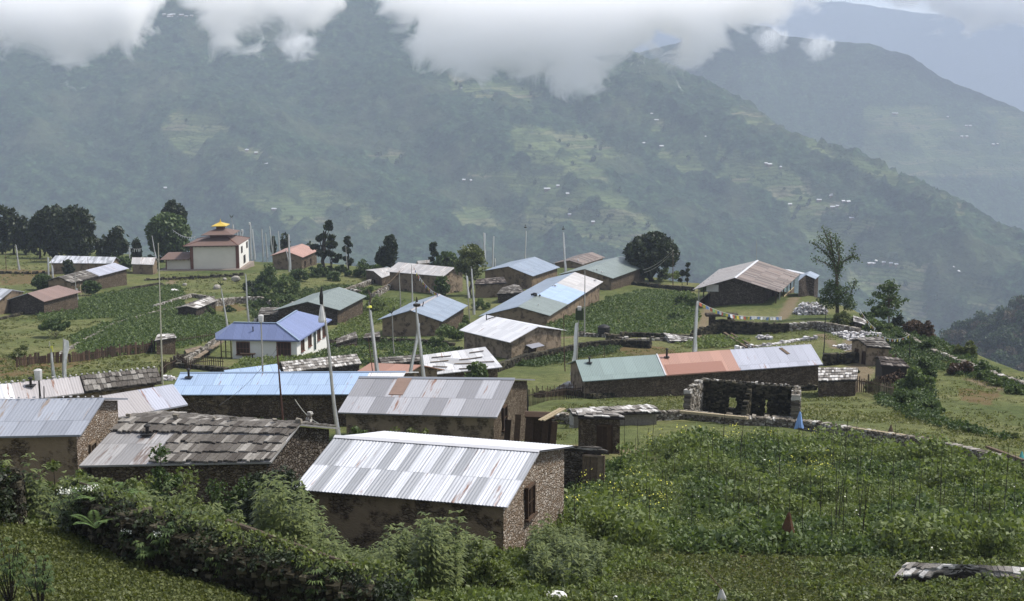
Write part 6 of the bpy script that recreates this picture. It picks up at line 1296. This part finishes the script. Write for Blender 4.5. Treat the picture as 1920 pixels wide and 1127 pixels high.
# ground cover and tufts
tuf = [clump(rg, 14, .12, .10, .038) for _ in range(6)]
vis = [(-20,985),(120,1000),(420,1098),(640,1130),(-20,1130)]
scatter('grass_tufts', fill(vis, .10, 20, .5), tuf, M_grass, 'short weedy grass in the left foreground', 'grass', seed=20)
scatter('ground_weeds', fill([(1000,1060),(1200,1045),(1500,1048),(1700,1058),(1930,1055),(1930,1135),(900,1135)], .17, 21, .5), [clump(rg, 14, .16, .14, .06) for _ in range(6)], M_grass, 'low weeds along the bottom right edge', 'grass', seed=21)
scatter('ground_weeds', fill([(1000,1060),(1200,1045),(1500,1048),(1700,1058),(1930,1055),(1930,1135),(900,1135)], .42, 23, .5, thin=.45), [clump(rg, 34, .26, .3, .08) for _ in range(6)], M_weed, 'leafy weeds scattered along the bottom right edge', 'weeds', seed=22)
scatter('meadow_tufts', np.concatenate([fill([(1000,780),(1100,745),(1300,742),(1530,735),(1700,765),(1800,800),(1930,820),(1930,870),(1700,825),(1500,795),(1200,785),(1000,840)], .65, 24, .5, thin=.42), fill([(1640,790),(1740,640),(1930,735),(1930,860),(1750,830)], .8, 25, .5, thin=.40), fill([(880,720),(990,690),(1300,665),(1290,640),(1150,650),(1000,680)], .8, 26, thin=.42), fill([(1400,620),(1600,600),(1650,700),(1500,650)], .8, 27, thin=.42)]), [clump(rg, 12, .26, .10, .10) for _ in range(5)], M_tuft, 'tufts of grass in the middle meadows', 'grass', seed=24)
scatter('meadow_tufts', np.concatenate([fill([(-20,600),(100,590),(290,580),(100,650),(0,700)], .9, 28, thin=.45), fill([(-20,460),(150,470),(280,500),(-20,560)], 1.6, 29, thin=.48), fill([(300,515),(480,510),(490,580),(300,560)], 1.2, 30, thin=.47), fill([(0,680),(300,665),(320,700),(0,730)], .8, 31, thin=.4), fill([(560,510),(700,520),(680,545),(540,560)], 1.1, 32, thin=.42)]), [clump(rg, 10, .32, .15, .16) for _ in range(5)], M_tuft, 'tufts of grass in the far left meadows', 'grass', seed=25)
# bank weeds between houses
scatter('bank_weeds', np.concatenate([fill([(930,690),(1090,655),(1160,645),(1160,660),(1000,690)], .6, 33), fill([(560,690),(640,640),(760,640),(870,660),(860,690),(700,690)], .7, 34, thin=.4), fill([(1620,600),(1760,640),(1930,728),(1930,745),(1780,700),(1680,690),(1620,640)], .75, 35), fill([(1640,720),(1740,700),(1760,790),(1900,830),(1740,800),(1650,760)], .7, 36), fill([(460,560),(640,535),(700,545),(540,600),(470,600)], .9, 37)]), [clump(rg, 36, .42, .5, .14) for _ in range(5)], M_mid, 'rank weeds covering the banks between walls', 'weeds', seed=26)
# tall foreground weeds: a stem with opposite drooping leaves
def stalk(rng, h, nl, ll, spread=.0, leaflets=3):
    V, Fq = [], []; k = 0
    def quad(*q):
        nonlocal k
        V.extend(q); Fq.append([k, k+1, k+2, k+3]); k += 4
    lean = np.array([rng.uniform(-.12,.12), rng.uniform(-.12,.12), 1.0])
    for a in (0, PI/2):
        w = np.array([math.cos(a), math.sin(a), 0])*.008; quad(-w, w, lean*h+w*.3, lean*h-w*.3)
    for i in range(nl):
        t = .25+.75*(i+.5)/nl; b = lean*h*t; a0 = i*2.4+rng.uniform(-.3,.3); L = ll*(1.15-.7*abs(t-.55))
        for j in range(leaflets):
            a = a0+(j-(leaflets-1)/2)*.55; u = np.array([math.cos(a), math.sin(a), rng.uniform(-.1,.45)]); s = np.array([-math.sin(a), math.cos(a), 0])*L*.16
            tip = b+u*L+np.array([0,0,-.3*L]); mid = b+u*L*.55+np.array([0,0,.03*L]); quad(b, mid-s, tip, mid+s)
    return np.array(V), np.array(Fq, np.int32)
rs = np.random.RandomState(40)
st_big = [stalk(rs, rs.uniform(1.1,1.8), 20, .20) for _ in range(8)]; st_mid = [stalk(rs, rs.uniform(.5,.9), 13, .15) for _ in range(8)]
bk = [(0,960),(140,960),(300,985),(420,1035),(520,1070),(660,1105),(800,1127),(1010,1127),(1010,1060),(900,1010),(700,1000),(520,1000),(400,990),(300,930),(150,930),(0,930)]
def band(x0, x1, y0, y1, dl, dh, n, seed):
    """Plants behind the foreground wall, placed on the ground between two distances."""
    rng = np.random.RandomState(seed); px = rng.uniform(x0, x1, n); d = rng.uniform(dl, dh, n); P = ray(px, px*0+900)*d[:,None]; P[:,2] = terrain(P[:,0], P[:,1])
    keep = fbm(P[:,0]/1.6, P[:,1]/1.6, 3, seed) > .40+.25*np.clip((px-900)/300, 0, 1)
    return P[~in_foot(P[:,0], P[:,1], 1.05) & keep]
scatter('tall_weeds', np.concatenate([band(0,470,0,0,31,36,330,1), band(480,640,0,0,30,36,200,2), band(640,860,0,0,29.5,32,300,3)]), st_big, M_weed, 'tall nettle like weeds behind the foreground wall', 'weeds', seed=41, smin=.55, smax=1.08, rough=.8)
scatter('tall_weeds', np.concatenate([band(500,930,0,0,34,40,800,4), band(0,500,0,0,34,42,900,5), band(1000,1200,0,0,36,44,500,6)]), st_mid, M_weed, 'knee high leafy weeds around the nearest house', 'weeds', seed=42, smin=.7, smax=1.4, rough=.8)
scatter('ground_weeds', np.concatenate([band(0,1010,0,0,29,42,2600,7), band(1000,1300,0,0,34,46,1200,8)]), [clump(rg, 40, .3, .32, .075) for _ in range(6)], M_croplight, 'low green undergrowth around the nearest house', 'weeds', seed=43)
# dark bush before the slate roof
def nearbush(px, d, wpx, ytop, label, leaf, n, ls, seed, blobs=30, stemmed=True, lowpx=None, lift=0.0):
    rng = np.random.RandomState(seed); B = Ud(px, 900, d); B[2] = gz(B)+lift; T = Ud(px, ytop, d); H = T[2]-B[2]; W = wpx*d/F_PX; root = empty('shrub', B, label, 'shrub'); Cs = []
    for i in range(blobs):
        a, r_ = rng.uniform(0, 2*PI), math.sqrt(rng.uniform(0,1))*.8; z = rng.uniform(.18, .98)*(1-.45*r_*r_); rb = rng.uniform(.12,.24)*min(W, H)*.8
        Cs.append((B+np.array([math.cos(a)*W/2*r_, math.sin(a)*W/2*.7*r_, z*H-rb*.5]), (rb, rb, rb*.8)))
    mb = MB()
    for c, r in Cs: mb.tube([B+[rng.uniform(-.1,.1), rng.uniform(-.1,.1), -.2], lerp(B, c, .5)+rng.uniform(-.1,.1,3), c], [.03,.02,.008], 5)
    obj('stems', mb, M_barkdark, root); P = np.concatenate([blobpts(c, r, n//blobs, rng, .6) for c, r in Cs]); V, Fq = leafquads(P, ls, rng); bulk('crown', V, Fq, leaf, parent=root); return root
nearbush(500, 43, 190, 856, 'wide dark bush in front of the slate roofed house', M_dark, 9000, .085, 1, 44)
nearbush(300, 38, 110, 830, 'dark leaved shrub rising over the patched iron roof', M_mid, 2600, .085, 2, 22)
nearbush(415, 36, 120, 900, 'pale green shrub behind the foreground wall', M_weed, 3000, .09, 3, 22)
nearbush(115, 37, 130, 838, 'light green shrub before the left blue grey roofed house', M_weed, 2600, .09, 4, 22)
nearbush(215, 35, 110, 868, 'leafy shrub left of the pale green shrub', M_weed, 2400, .09, 5, 20)
nearbush(25, 38, 90, 850, 'shrub at the left picture edge behind the wall', M_weed, 1800, .09, 6, 18)
nearbush(300, 44, 260, 862, 'broad leafy shrub hiding the lower wall of the slate roofed house', M_weed, 5000, .09, 21, 40)
nearbush(440, 45, 150, 876, 'green shrub against the middle of the slate roofed house', M_mid, 3000, .09, 22, 26)
nearbush(880, 33.5, 230, 1006, 'big bushy weed clump in front of the nearest house', M_weed, 5200, .075, 7, 40)
nearbush(560, 72, 70, 905, 'x', M_mid, 10, .1, 8) if False else None
nearbush(765, 66, 100, 782, 'yellowish bush against the wall of the grey patchwork house', M_olive, 900, .11, 9, 18)
nearbush(670, 67, 50, 790, 'green bush at the left foot of the grey patchwork house', M_crop, 700, .13, 10, 12)
# compound-leaved shrubs on the wall face
def compound(px, py, h, label, seed, leaf=M_mid, nb=9, d=None, flowers=0, L=.34):
    rng = np.random.RandomState(seed); B = G(px, py) if d is None else Ud(px, py, d); root = empty('shrub', B, label, 'shrub'); V, Fq = [], []; mb = MB()
    for i in range(nb):
        a = rng.uniform(0, 2*PI); top = B+np.array([math.cos(a)*.35*h*rng.uniform(.3,1.2), math.sin(a)*.3*h*rng.uniform(.3,1.2), h*rng.uniform(.55,1)]); mb.tube([B-[0,0,.1], lerp(B, top, .6)+[0,0,.06], top], [.012,.009,.005], 4)
        for w in range(5):
            b = lerp(B, top, rng.uniform(.5, 1.0)); ang = w*1.26+rng.uniform(-.4,.4); u = np.array([math.cos(ang), math.sin(ang), .12])
            for j in range(7):
                aa = ang+(j-3)*.5; v = np.array([math.cos(aa), math.sin(aa), rng.uniform(-.05,.25)]); l = L*.55*(1-.12*abs(j-3)); s = np.array([-v[1], v[0], 0])*l*.14; o = b+u*.06; k = len(V)
                V += [o, o+v*l*.5-s+[0,0,.02], o+v*l+[0,0,-.35*l], o+v*l*.5+s+[0,0,.02]]; Fq.append([k,k+1,k+2,k+3])
    obj('stems', mb, M_barkdark, root); bulk('leaves', np.array(V), np.array(Fq), leaf, parent=root)
    for f in range(flowers):
        c = B+np.array([rng.uniform(-.3,.3)*h, rng.uniform(-.3,.1)*h, h*rng.uniform(.75, 1.05)]); P = c+rng.normal(size=(60,3))*[.09,.09,.015]; V2, F2 = leafquads(P, .03, rng, 1.0, 2.0); bulk('flower_head', V2, F2, M_whitepetal, parent=root)
compound(150, 1012, 1.15, 'white flowered shrub against the dark foreground wall', 1, M_crop, 12, flowers=3)
compound(250, 1052, .8, 'small flowering shrub below the white flowered shrub', 2, M_crop, 8, flowers=1, L=.28)
compound(332, 1078, 1.2, 'hand shaped leaves sprouting on the foreground wall', 3, M_mid, 10)
compound(285, 1072, .7, 'low star leaved shrub left of the hand shaped leaves', 4, M_crop, 8, flowers=1, L=.26)
compound(425, 1105, .75, 'star leaved shrub in the middle of the foreground wall', 5, M_crop, 8, L=.26)
compound(515, 1128, .7, 'star leaved shrub right of the middle of the wall', 6, M_crop, 8, L=.26)
compound(600, 1150, .95, 'star leaved shrub near the bottom edge', 7, M_crop, 9, L=.28)
compound(745, 1168, 1.0, 'shrub at the bottom edge right of the fern', 8, M_mid, 9, L=.26)
compound(20, 1130, 1.1, 'dark leafy shrub in the bottom left corner', 9, M_mid, 14, L=.22)
compound(75, 1150, .9, 'dark leafy shrub right of the bottom left corner', 10, M_mid, 12, L=.2)
def fern(px, py, label, seed, n=9, L=.6, h=0):
    rng = np.random.RandomState(seed); B = G(px, py)+[0,0,h]; V, Fq = [], []
    for i in range(n):
        a = 2*PI*i/n+rng.uniform(-.25,.25); u = np.array([math.cos(a), math.sin(a), 0]); s = np.array([-u[1], u[0], 0]); l = L*rng.uniform(.8, 1.15); up_ = rng.uniform(.8, 1.15)
        for j in range(26):
            t = (j+1)/27; p = B+u*l*t*.8+np.array([0,0,up_*l*(t-.62*t*t)]); w = l*.20*math.sin(PI*min(1, t*.93+.07))
            for sg in (-1, 1):
                k = len(V); tip = p+s*sg*w+u*.04*l; V += [p-u*.012*l, p+s*sg*w*.5-u*.008*l, tip, p+s*sg*w*.5+u*.03*l]; Fq.append([k,k+1,k+2,k+3])
    return tag(bulk('fern', np.array(V), np.array(Fq), M_fern, loc=B), label, 'fern')
fern(205, 1022, 'large upright fern leaning over the foreground wall', 1, 8, .95, .75); fern(182, 1040, 'smaller fern spilling down the foreground wall', 2, 6, .6, .5); fern(700, 1150, 'bright green fern at the bottom edge', 3, 11, .5, .25)
for k_, (x_, y_, w_) in enumerate([(30,452,60),(75,458,60),(130,470,70),(170,478,60),(205,486,40),(250,488,40),(290,490,40),(350,486,40),(635,512,40),(665,518,40),(700,512,40),(780,500,50),(1180,520,40),(1320,546,30)]): bush(x_, y_, w_, 16, 'low scrub ' + ('under the tree cut by the left picture edge|between the left edge trees and the two big dark trees|under the left one of the two big dark trees|under the roundest big dark tree|left of the white poles at the pale flag string|behind the pale flag string|at the left foot of the leafy green tree|at the right foot of the leafy green tree|between the crooked sparse tree and the bare pole|at the foot of the bare trunk like pole|left of the two tiered dark tree|behind the tall mud walled house|between the grey green roof and the big dome tree|beside the small snag right of the dome tree'.split('|')[k_]), M_mid, 900, .45, 60+k_, group='low scrub along the spur edge')
# creepers and litter on the wall
wq = ground(np.linspace(-40, 760, 900), np.interp(np.linspace(-40, 760, 900), [-120,0,70,120,200,270,340,420,520,620,720,860], [976,984,990,1000,1024,1052,1074,1098,1128,1152,1168,1176]))
rw = np.random.RandomState(9); _l = np.repeat(wq[:150], 5, 0); _l = _l+np.stack([rw.normal(size=750)*.15, rw.uniform(-.55,.1,750), rw.uniform(.0,1.15,750)], -1)
P = wq+np.stack([rw.normal(size=900)*.1, rw.uniform(-.45,.25,900), rw.uniform(.0,1.05,900)*np.linspace(1.05,.75,900)], -1)
scatter('ivy', np.concatenate([P, _l]), [clump(rg, 24, .18, .14, .05) for _ in range(5)], M_dark, 'dark creepers covering the foreground wall face', 'creepers', seed=50)
P = wq[::5]+np.stack([rw.normal(size=180)*.1, rw.uniform(-.2,.5,180), 1.0*np.linspace(1.08,.8,180)], -1)
scatter('undergrowth', P, [clump(rg, 16, .18, .16, .05) for _ in range(5)], M_weed, 'tangled green growth on top of the foreground wall', 'undergrowth', seed=51)
mb = MB(); a_, c_ = Uh(425,1072,.88), Uh(668,1146,.85); mb.tube([Ud(425,978,28.5), Ud(540,1018,27.6), Ud(665,1062,26.6)], [.07,.06,.05], 7); tag(obj('log', mb, M_bark), 'long brown log lying along the foreground wall', 'log')
for k, (p, q, lab) in enumerate((((300,940),(345,975),'thin branch left of the grey white rock'), ((520,1030),(550,1085),'bare pale branch hanging down the foreground wall'), ((530,1045),(555,1010),'bare forked twig over the foreground wall'), ((150,905),(175,925),'short stick in the rubble at the left'), ((560,1048),(600,1052),'thin twig across the wall, near the hanging branch'), ((395,990),(460,1030),'bent branch crossing the log'))):
    mb = MB(); a_, c_ = Ud(*p, 28-.6*(p[0]/300)), Ud(*q, 27.6-.6*(p[0]/300)); mb.tube([a_, lerp(a_, c_, .5)+[.05,0,.05], c_], [.022,.018,.01], 5); tag(obj('branch', mb, M_palewood if k in (1,2) else M_bark), lab, 'branch')
# scarecrow cloths
def cloth(px, py, w, h, label, mat, name='hanging_cloth', cat='cloth', d=None, seed=1, hh=0):
    rng = np.random.RandomState(seed); B = G(px, py) if d is None else Ud(px, py, d); k = math.hypot(B[0], B[1])/F_PX; W, H = w*k, h*k; n, m = 14, 10; V = []
    for i in range(n+1):
        t = i/n; ww = W*(.12+.88*t**.8)
        for j in range(m+1):
            a = 2*PI*j/m; rr = ww/2*(1+.35*math.cos(3*a+1+seed)*t); V.append(B+np.array([math.cos(a)*rr, math.sin(a)*rr*.5, H*(1-t)+rng.uniform(-.02,.02)*H+hh-.06*H*math.cos(2*a)*t]))
    mb = MB(); mb.add(V, [(i*(m+1)+j, (i+1)*(m+1)+j, (i+1)*(m+1)+j+1, i*(m+1)+j+1) for i in range(n) for j in range(m)]); root = tag(obj(name, mb, mat, loc=B), label, cat)
    sm_ = MB(); sm_.tube([B-[0,0,.6], B+[0,0,H*1.02]], .02, 5); obj('stick', sm_, M_wood, root); return root
cloth(1477, 1030, 27, 42, 'brown cloth scarecrow on a stick in the garden', M_browncloth, 'scarecrow', 'scarecrow', seed=2, hh=.55)
cloth(1499, 803, 17, 33, 'light blue cloth hanging on the wall at the ruin', M_blueplastic, seed=3, d=82)
cloth(1670, 812, 11, 16, 'small tan rag on a stick behind the garden wall', M_wood, seed=4)
cloth(1915, 862, 10, 17, 'teal rag on the wall at the right picture edge', M_teal, seed=5, d=75)
cloth(1352, 1132, 26, 30, 'white cloth bag on a stick at the bottom edge', M_cloth, 'scarecrow', 'scarecrow', seed=6)
# ------------------------------------------------------------------ farmhouses and trees far across the valley
def far_hit(px, py, zf=None):
    r = ray(px, py); ds = np.linspace(1500, 3600, 1400); P = r[None]*ds[:,None]; g = P[:,2]-m1z(P[:,0], P[:,1]); k = int(np.argmax(g <= 0))
    return P[k] if (g <= 0).any() else None
def tiny_house(w, d_, h, mat, seed):
    mb = MB(); mb.box((-w/2,-d_/2,-4), (w/2,d_/2,h), 0)
    mb.add([(-w/2-.6,-d_/2-.8,h-.1),(w/2+.6,-d_/2-.8,h-.1),(w/2+.6,d_/2+.8,h-.1),(-w/2-.6,d_/2+.8,h-.1),(-w/2-.6,0,h+1.5),(w/2+.6,0,h+1.5)], [(0,1,5,4),(2,3,4,5),(1,2,5),(3,0,4),(3,2,1,0)], 1)
    return obj('farmhouse', mb, [M_mud2, mat], loc=(0,0,0))
protos = [tiny_house(6.5,4,2.4,m_bright2,1), tiny_house(9,4.2,2.4,m_bright2,2), tiny_house(4.2,3.4,2.2,m_bright2,3)]
FH = [(386,287,0),(463,284,2),(480,289,2),(499,310,0),(514,395,0),(593,299,2),(864,168,2),(942,184,1),(966,151,2),(974,150,2),(870,340,2),(884,341,2),(1026,357,1),(1046,351,2),(1064,366,2),(1097,174,2),(1222,216,2),(1231,228,0),(1251,237,0),(1240,277,0),(1257,278,2),(1436,309,2),(1443,311,0),(1466,316,0),(1324,259,2),(1480,386,0),(1536,378,0),(1560,368,2),(1561,391,0),(1570,389,2),(1581,380,2),(1590,381,0),(1597,412,0),(1558,370,2),(1631,497,0),(1638,497,2),(1643,492,2),(1657,495,2),(1672,497,0),(1682,499,0),(1790,504,2),(1800,512,0),(1470,308,2),(1207,271,2),(1112,419,2),(1068,405,2),(1494,474,2),(95,113,1),(148,115,2),(310,355,2)]
rng = np.random.RandomState(6); used = set()
def put_house(P, k, lab, grp):
    p = protos[k]; o = p if k not in used else link(p.copy()); used.add(k); o.location = tuple(P); o.rotation_euler = (0, 0, rng.uniform(-.5, .5)); tag(o, lab, 'farmhouse', grp)
for x, y, k in FH:
    P = far_hit(x, y)
    if P is not None: put_house(P+[0,0,.5], k, 'tiny white roofed farmhouse on the far terraced slope', 'white farmhouses on the far slope')
for i in range(16):
    P = far_hit(308+rng.uniform(0, 52), 22+rng.uniform(0, 20)) if True else None
    if P is not None: put_house(P+[0,0,2], int(rng.randint(0, 2)), 'tiny house in the high village in the cloud gap', 'houses of the high village in the cloud gap')
from mathutils.bvhtree import BVHTree
_o = S.objects['mountain_ridge']; _bv = BVHTree.FromPolygons([v.co[:] for v in _o.data.vertices], [p.vertices[:] for p in _o.data.polygons])
for x, y, k in ((1676,214,1),(1681,214,0),(1777,220,2),(1812,237,0),(1819,237,0),(1803,257,0),(1812,257,1),(1862,272,0),(1870,271,2)):
    r = _bv.ray_cast(Vector((0,0,0)), Vector(ray(x, y)).normalized())
    if r[0] is not None:
        put_house(np.array(r[0]), k, 'tiny white roofed farmhouse on the dark ridge behind', 'white farmhouses on the dark ridge'); S.objects[-1]
# lone trees on the terraces
tp = []
for k in range(3):
    P = np.concatenate([blobpts((0,0,5), (4,4,4.5), 120, rng), blobpts((1.5,0,3), (3,3,3), 60, rng)]); V, Fq = leafquads(P, 1.5, rng); tp.append(bulk('lone_tree', V, Fq, M_mid, loc=(0,0,0)))
n = 0
for _ in range(900):
    f = FIELDS[rng.randint(0, len(FIELDS))]; xs = [p[0] for p in f]; ys = [p[1] for p in f]; x, y = rng.uniform(min(xs), max(xs)), rng.uniform(min(ys), max(ys))
    if not inpoly(np.array([x]), np.array([y]), f)[0]: continue
    P = far_hit(x, y)
    if P is None: continue
    o = tp[n] if n < 3 else link(tp[n % 3].copy()); o.location = tuple(P); s = rng.uniform(.5, 1.1); o.scale = (s, s, s*rng.uniform(.8,1.4)); o.rotation_euler = (0,0,rng.uniform(0,6)); tag(o, 'lone dark tree on the far terraces', 'tree', 'lone trees on the far terraces'); n += 1
    if n >= 80: break
# wooded hill at the right edge
SKYF = [(1690,760),(1730,690),(1765,645),(1790,618),(1830,604),(1868,590),(1885,570),(1905,562),(1925,560),(2000,540),(2150,500),(2400,470)]
def wood_hill():
    D = 800; az = np.linspace(math.atan((1680-960)/F_PX/CP), math.atan((2400-960)/F_PX/CP), 220); rr = np.linspace(500, 1000, 160); A, R = np.meshgrid(az, rr, indexing='ij'); X, Y = R*np.sin(A), R*np.cos(A)
    pxs = 960+F_PX*np.tan(az)*CP; zc = (ray(pxs, np.interp(pxs, [s[0] for s in SKYF], [s[1] for s in SKYF])+12)[:,2]*D)[:,None]
    Z = zc-.5*np.maximum(0, D-R)-1.2*np.maximum(0, R-D)+14*(fbm(X/60, Y/60, 3, 17)-.5)
    C = np.zeros(X.shape+(3,)); tag(gridmesh('wooded_hill', X, Y, Z, M_hill, C), 'steep hill below the forest at the right', 'hill', kind='structure')
    rng = np.random.RandomState(12); Ps = []; Vs = []
    i = rng.randint(0, 219, 5200); j = rng.randint(10, 112, 5200); P = np.stack([X[i,j]+rng.uniform(-2,2,5200), Y[i,j], Z[i,j]], -1); q = project(P); P = P[(q[:,0] < 2060) & (q[:,1] < 800)]
    keep = []; cell = set()
    for p in P:
        c = (int(p[0]//4.2), int(p[1]//5.0))
        if c in cell: continue
        cell.add(c); keep.append(p)
    P = np.array(keep); var = []
    for k in range(7):
        b = [blobpts((rng.uniform(-1.6,1.6), rng.uniform(-1.6,1.6), rng.uniform(2.5,6.5)), (rng.uniform(1.6,2.6),)*3, 55, rng, .3) for _ in range(6)]; var.append(leafquads(np.concatenate(b), .95, rng))
    m = rng.rand(len(P))
    scatter('forest', P[m < .78], var, leafmat('forest_crowns', (0.012,0.026,0.010), (0.050,0.085,0.030), .2), 'dense broadleaf forest on the hill at the right edge', 'forest', seed=3, smin=.7, smax=1.5)
    scatter('forest', P[m >= .78], var, leafmat('autumn_crowns', (0.032,0.028,0.016), (0.095,0.075,0.042), .2), 'brownish tree crowns mixed into the forest at the right edge', 'forest', seed=4, smin=.7, smax=1.4)
wood_hill()
# ------------------------------------------------------------------ air and clouds
def volmat(name, col, dens, aniso=0.0, noisy=None):
    t = NT(name)
    v = t.n('VolumePrincipled', {'Color': (*col, 1), 'Density': dens, 'Anisotropy': aniso})
    if noisy:
        o = t.n('TexCoord').outputs['Object']; n = t.noise(o, noisy[0], 5, 0.62)
        t.t.links.new(t.math('MULTIPLY', t.math('MULTIPLY', t.math('SUBTRACT', n, noisy[1]), noisy[2], clamp=True), dens), v.inputs['Density'])
    t.t.links.new(v.outputs[0], t.out.inputs['Volume']); return t.m
mb = MB(); mb.box((-3200,-60,-641), (5200,10400,620))
tag(obj('haze', mb, volmat('haze_air', HAZECOL, HAZE), loc=(0,0,0)), 'pale blue haze filling the valley air', 'haze', kind='stuff')
def cloudbox(name, D, Y0, Y1, low, top_y, label, dens, ns, soft, amp, px0, px1, step=.25):
    """A bank of cloud filling a block of air; its underside follows a curve along X and is frayed by noise."""
    k = D/F_PX; X0, X1 = (px0-960)*k, (px1-960)*k; zs_ = [(112-y)*k*1.0 for _, y in low]; zmin, zmax = min(zs_)-70*k*F_PX/2637/.6-10, (112-top_y)*k
    t = NT(name+'_air'); g = t.n('TexCoord').outputs['Generated']; o = t.n('VectorMath', {0: t.n('TexCoord').outputs['Object'], 1: (1, .22, 1)}, operation='MULTIPLY').outputs[0]; s = t.n('SeparateXYZ', {0: g}).outputs
    fc = t.n('FloatCurve'); cv = fc.mapping.curves[0]; fc.mapping.use_clip = False
    pts = [((x-px0)/(px1-px0), (z-zmin)/(zmax-zmin)) for (x, _), z in zip(low, zs_)]
    cv.points[0].location = pts[0]; cv.points[1].location = pts[-1]
    for p in pts[1:-1]: cv.points.new(*p)
    fc.mapping.update(); t.t.links.new(s[0], fc.inputs['Value'])
    h = t.math('MULTIPLY', t.math('SUBTRACT', s[2], fc.outputs[0]), (zmax-zmin)/soft)
    n1 = t.n('TexNoise', {'Vector': o, 'Scale': ns, 'Detail': 8.0, 'Roughness': .60, 'Distortion': 1.0}).outputs[0]
    n2 = t.n('TexNoise', {'Vector': o, 'Scale': ns*.32, 'Detail': 2.0}).outputs[0]
    f = t.math('ADD', h, t.math('ADD', t.math('MULTIPLY', t.math('SUBTRACT', n1, .5), amp), t.math('MULTIPLY', t.math('SUBTRACT', n2, .5), amp*.6)))
    fade = t.math('MULTIPLY', t.math('MULTIPLY', s[0], 12.0, clamp=True), t.math('MULTIPLY', t.math('SUBTRACT', 1.0, s[0]), 12.0, clamp=True))
    f = t.math('MULTIPLY', t.math('MULTIPLY', f, 1.0, clamp=True), fade)
    v = t.n('VolumePrincipled', {'Color': (1,1,1,1), 'Density': t.math('MULTIPLY', f, dens)}); t.t.links.new(v.outputs[0], t.out.inputs['Volume'])
    t.m.cycles.volume_step_rate = step
    mb = MB(); mb.box((X0,Y0,zmin), (X1,Y1,zmax)); return tag(obj(name, mb, t.m, loc=((X0+X1)/2,(Y0+Y1)/2,(zmin+zmax)/2)), label, 'cloud', None, 'stuff')
cloudbox('clouds', 1100, 1055, 1145, [(-200,60),(-60,55),(60,66),(160,84),(250,80),(290,40),(312,-12),(345,-20),(372,20),(400,78),(440,90),(480,70),(530,62),(575,88),(610,50),(640,8),(690,-5),(720,20),(770,70),(830,118),(900,140),(950,122),(1010,116),(1080,146),(1130,142),(1190,112),(1240,100),(1300,118),(1335,92),(1370,38),(1420,22),(1500,2),(1560,-40)], -22, 'white cloud bank hanging over the mountain tops', CLOUD*1.9, .033, 24.0, 5.2, -200, 1560, .10)
cloudbox('clouds', 4200, 3900, 4500, [(1300,20),(1400,22),(1470,6),(1540,0),(1620,4),(1680,18),(1740,34),(1800,36),(1860,20),(1920,14),(2050,10)], -40, 'thin white cloud along the top of the pale range', CLOUD*.6, .008, 50.0, 8.0, 1300, 2050, .12)
def puff(px, py, D, r, label):
    t = NT('puff_air'); o = t.n('TexCoord').outputs['Object']; l = t.n('VectorMath', {0: t.n('VectorMath', {0: o, 1: (1/r, 1/r, 1/(r*.8))}, operation='MULTIPLY').outputs[0]}, operation='LENGTH').outputs['Value']
    n = t.n('TexNoise', {'Vector': o, 'Scale': 2.6/r, 'Detail': 6.0, 'Roughness': .6, 'Distortion': .5}).outputs[0]
    f = t.math('ADD', t.math('SUBTRACT', .75, l), t.math('MULTIPLY', t.math('SUBTRACT', n, .5), 2.4)); f = t.math('MULTIPLY', f, t.math('MULTIPLY', t.math('SUBTRACT', 1.0, l), 4.0, clamp=True)); f = t.math('MULTIPLY', f, 1.0, clamp=True)
    v = t.n('VolumePrincipled', {'Color': (1,1,1,1), 'Density': t.math('MULTIPLY', f, 2.6/r)}); t.t.links.new(v.outputs[0], t.out.inputs['Volume']); t.m.cycles.volume_step_rate = .5
    bm = bmesh.new(); bmesh.ops.create_icosphere(bm, subdivisions=3, radius=r*1.05); me = bpy.data.meshes.new('cloud_puff'); bm.to_mesh(me); bm.free(); me.materials.append(t.m); o_ = link(bpy.data.objects.new('cloud_puff', me)); o_.location = tuple(Ud(px, py, D)); tag(o_, label, 'cloud', None, 'stuff')
puff(1445, 72, 3000, 49, 'small wisp of cloud on the ridge top'); puff(1534, 88, 2950, 46, 'small white cloud puff before the dark ridge'); puff(555, 84, 1560, 30, 'wisp of cloud under the left cloud bank');
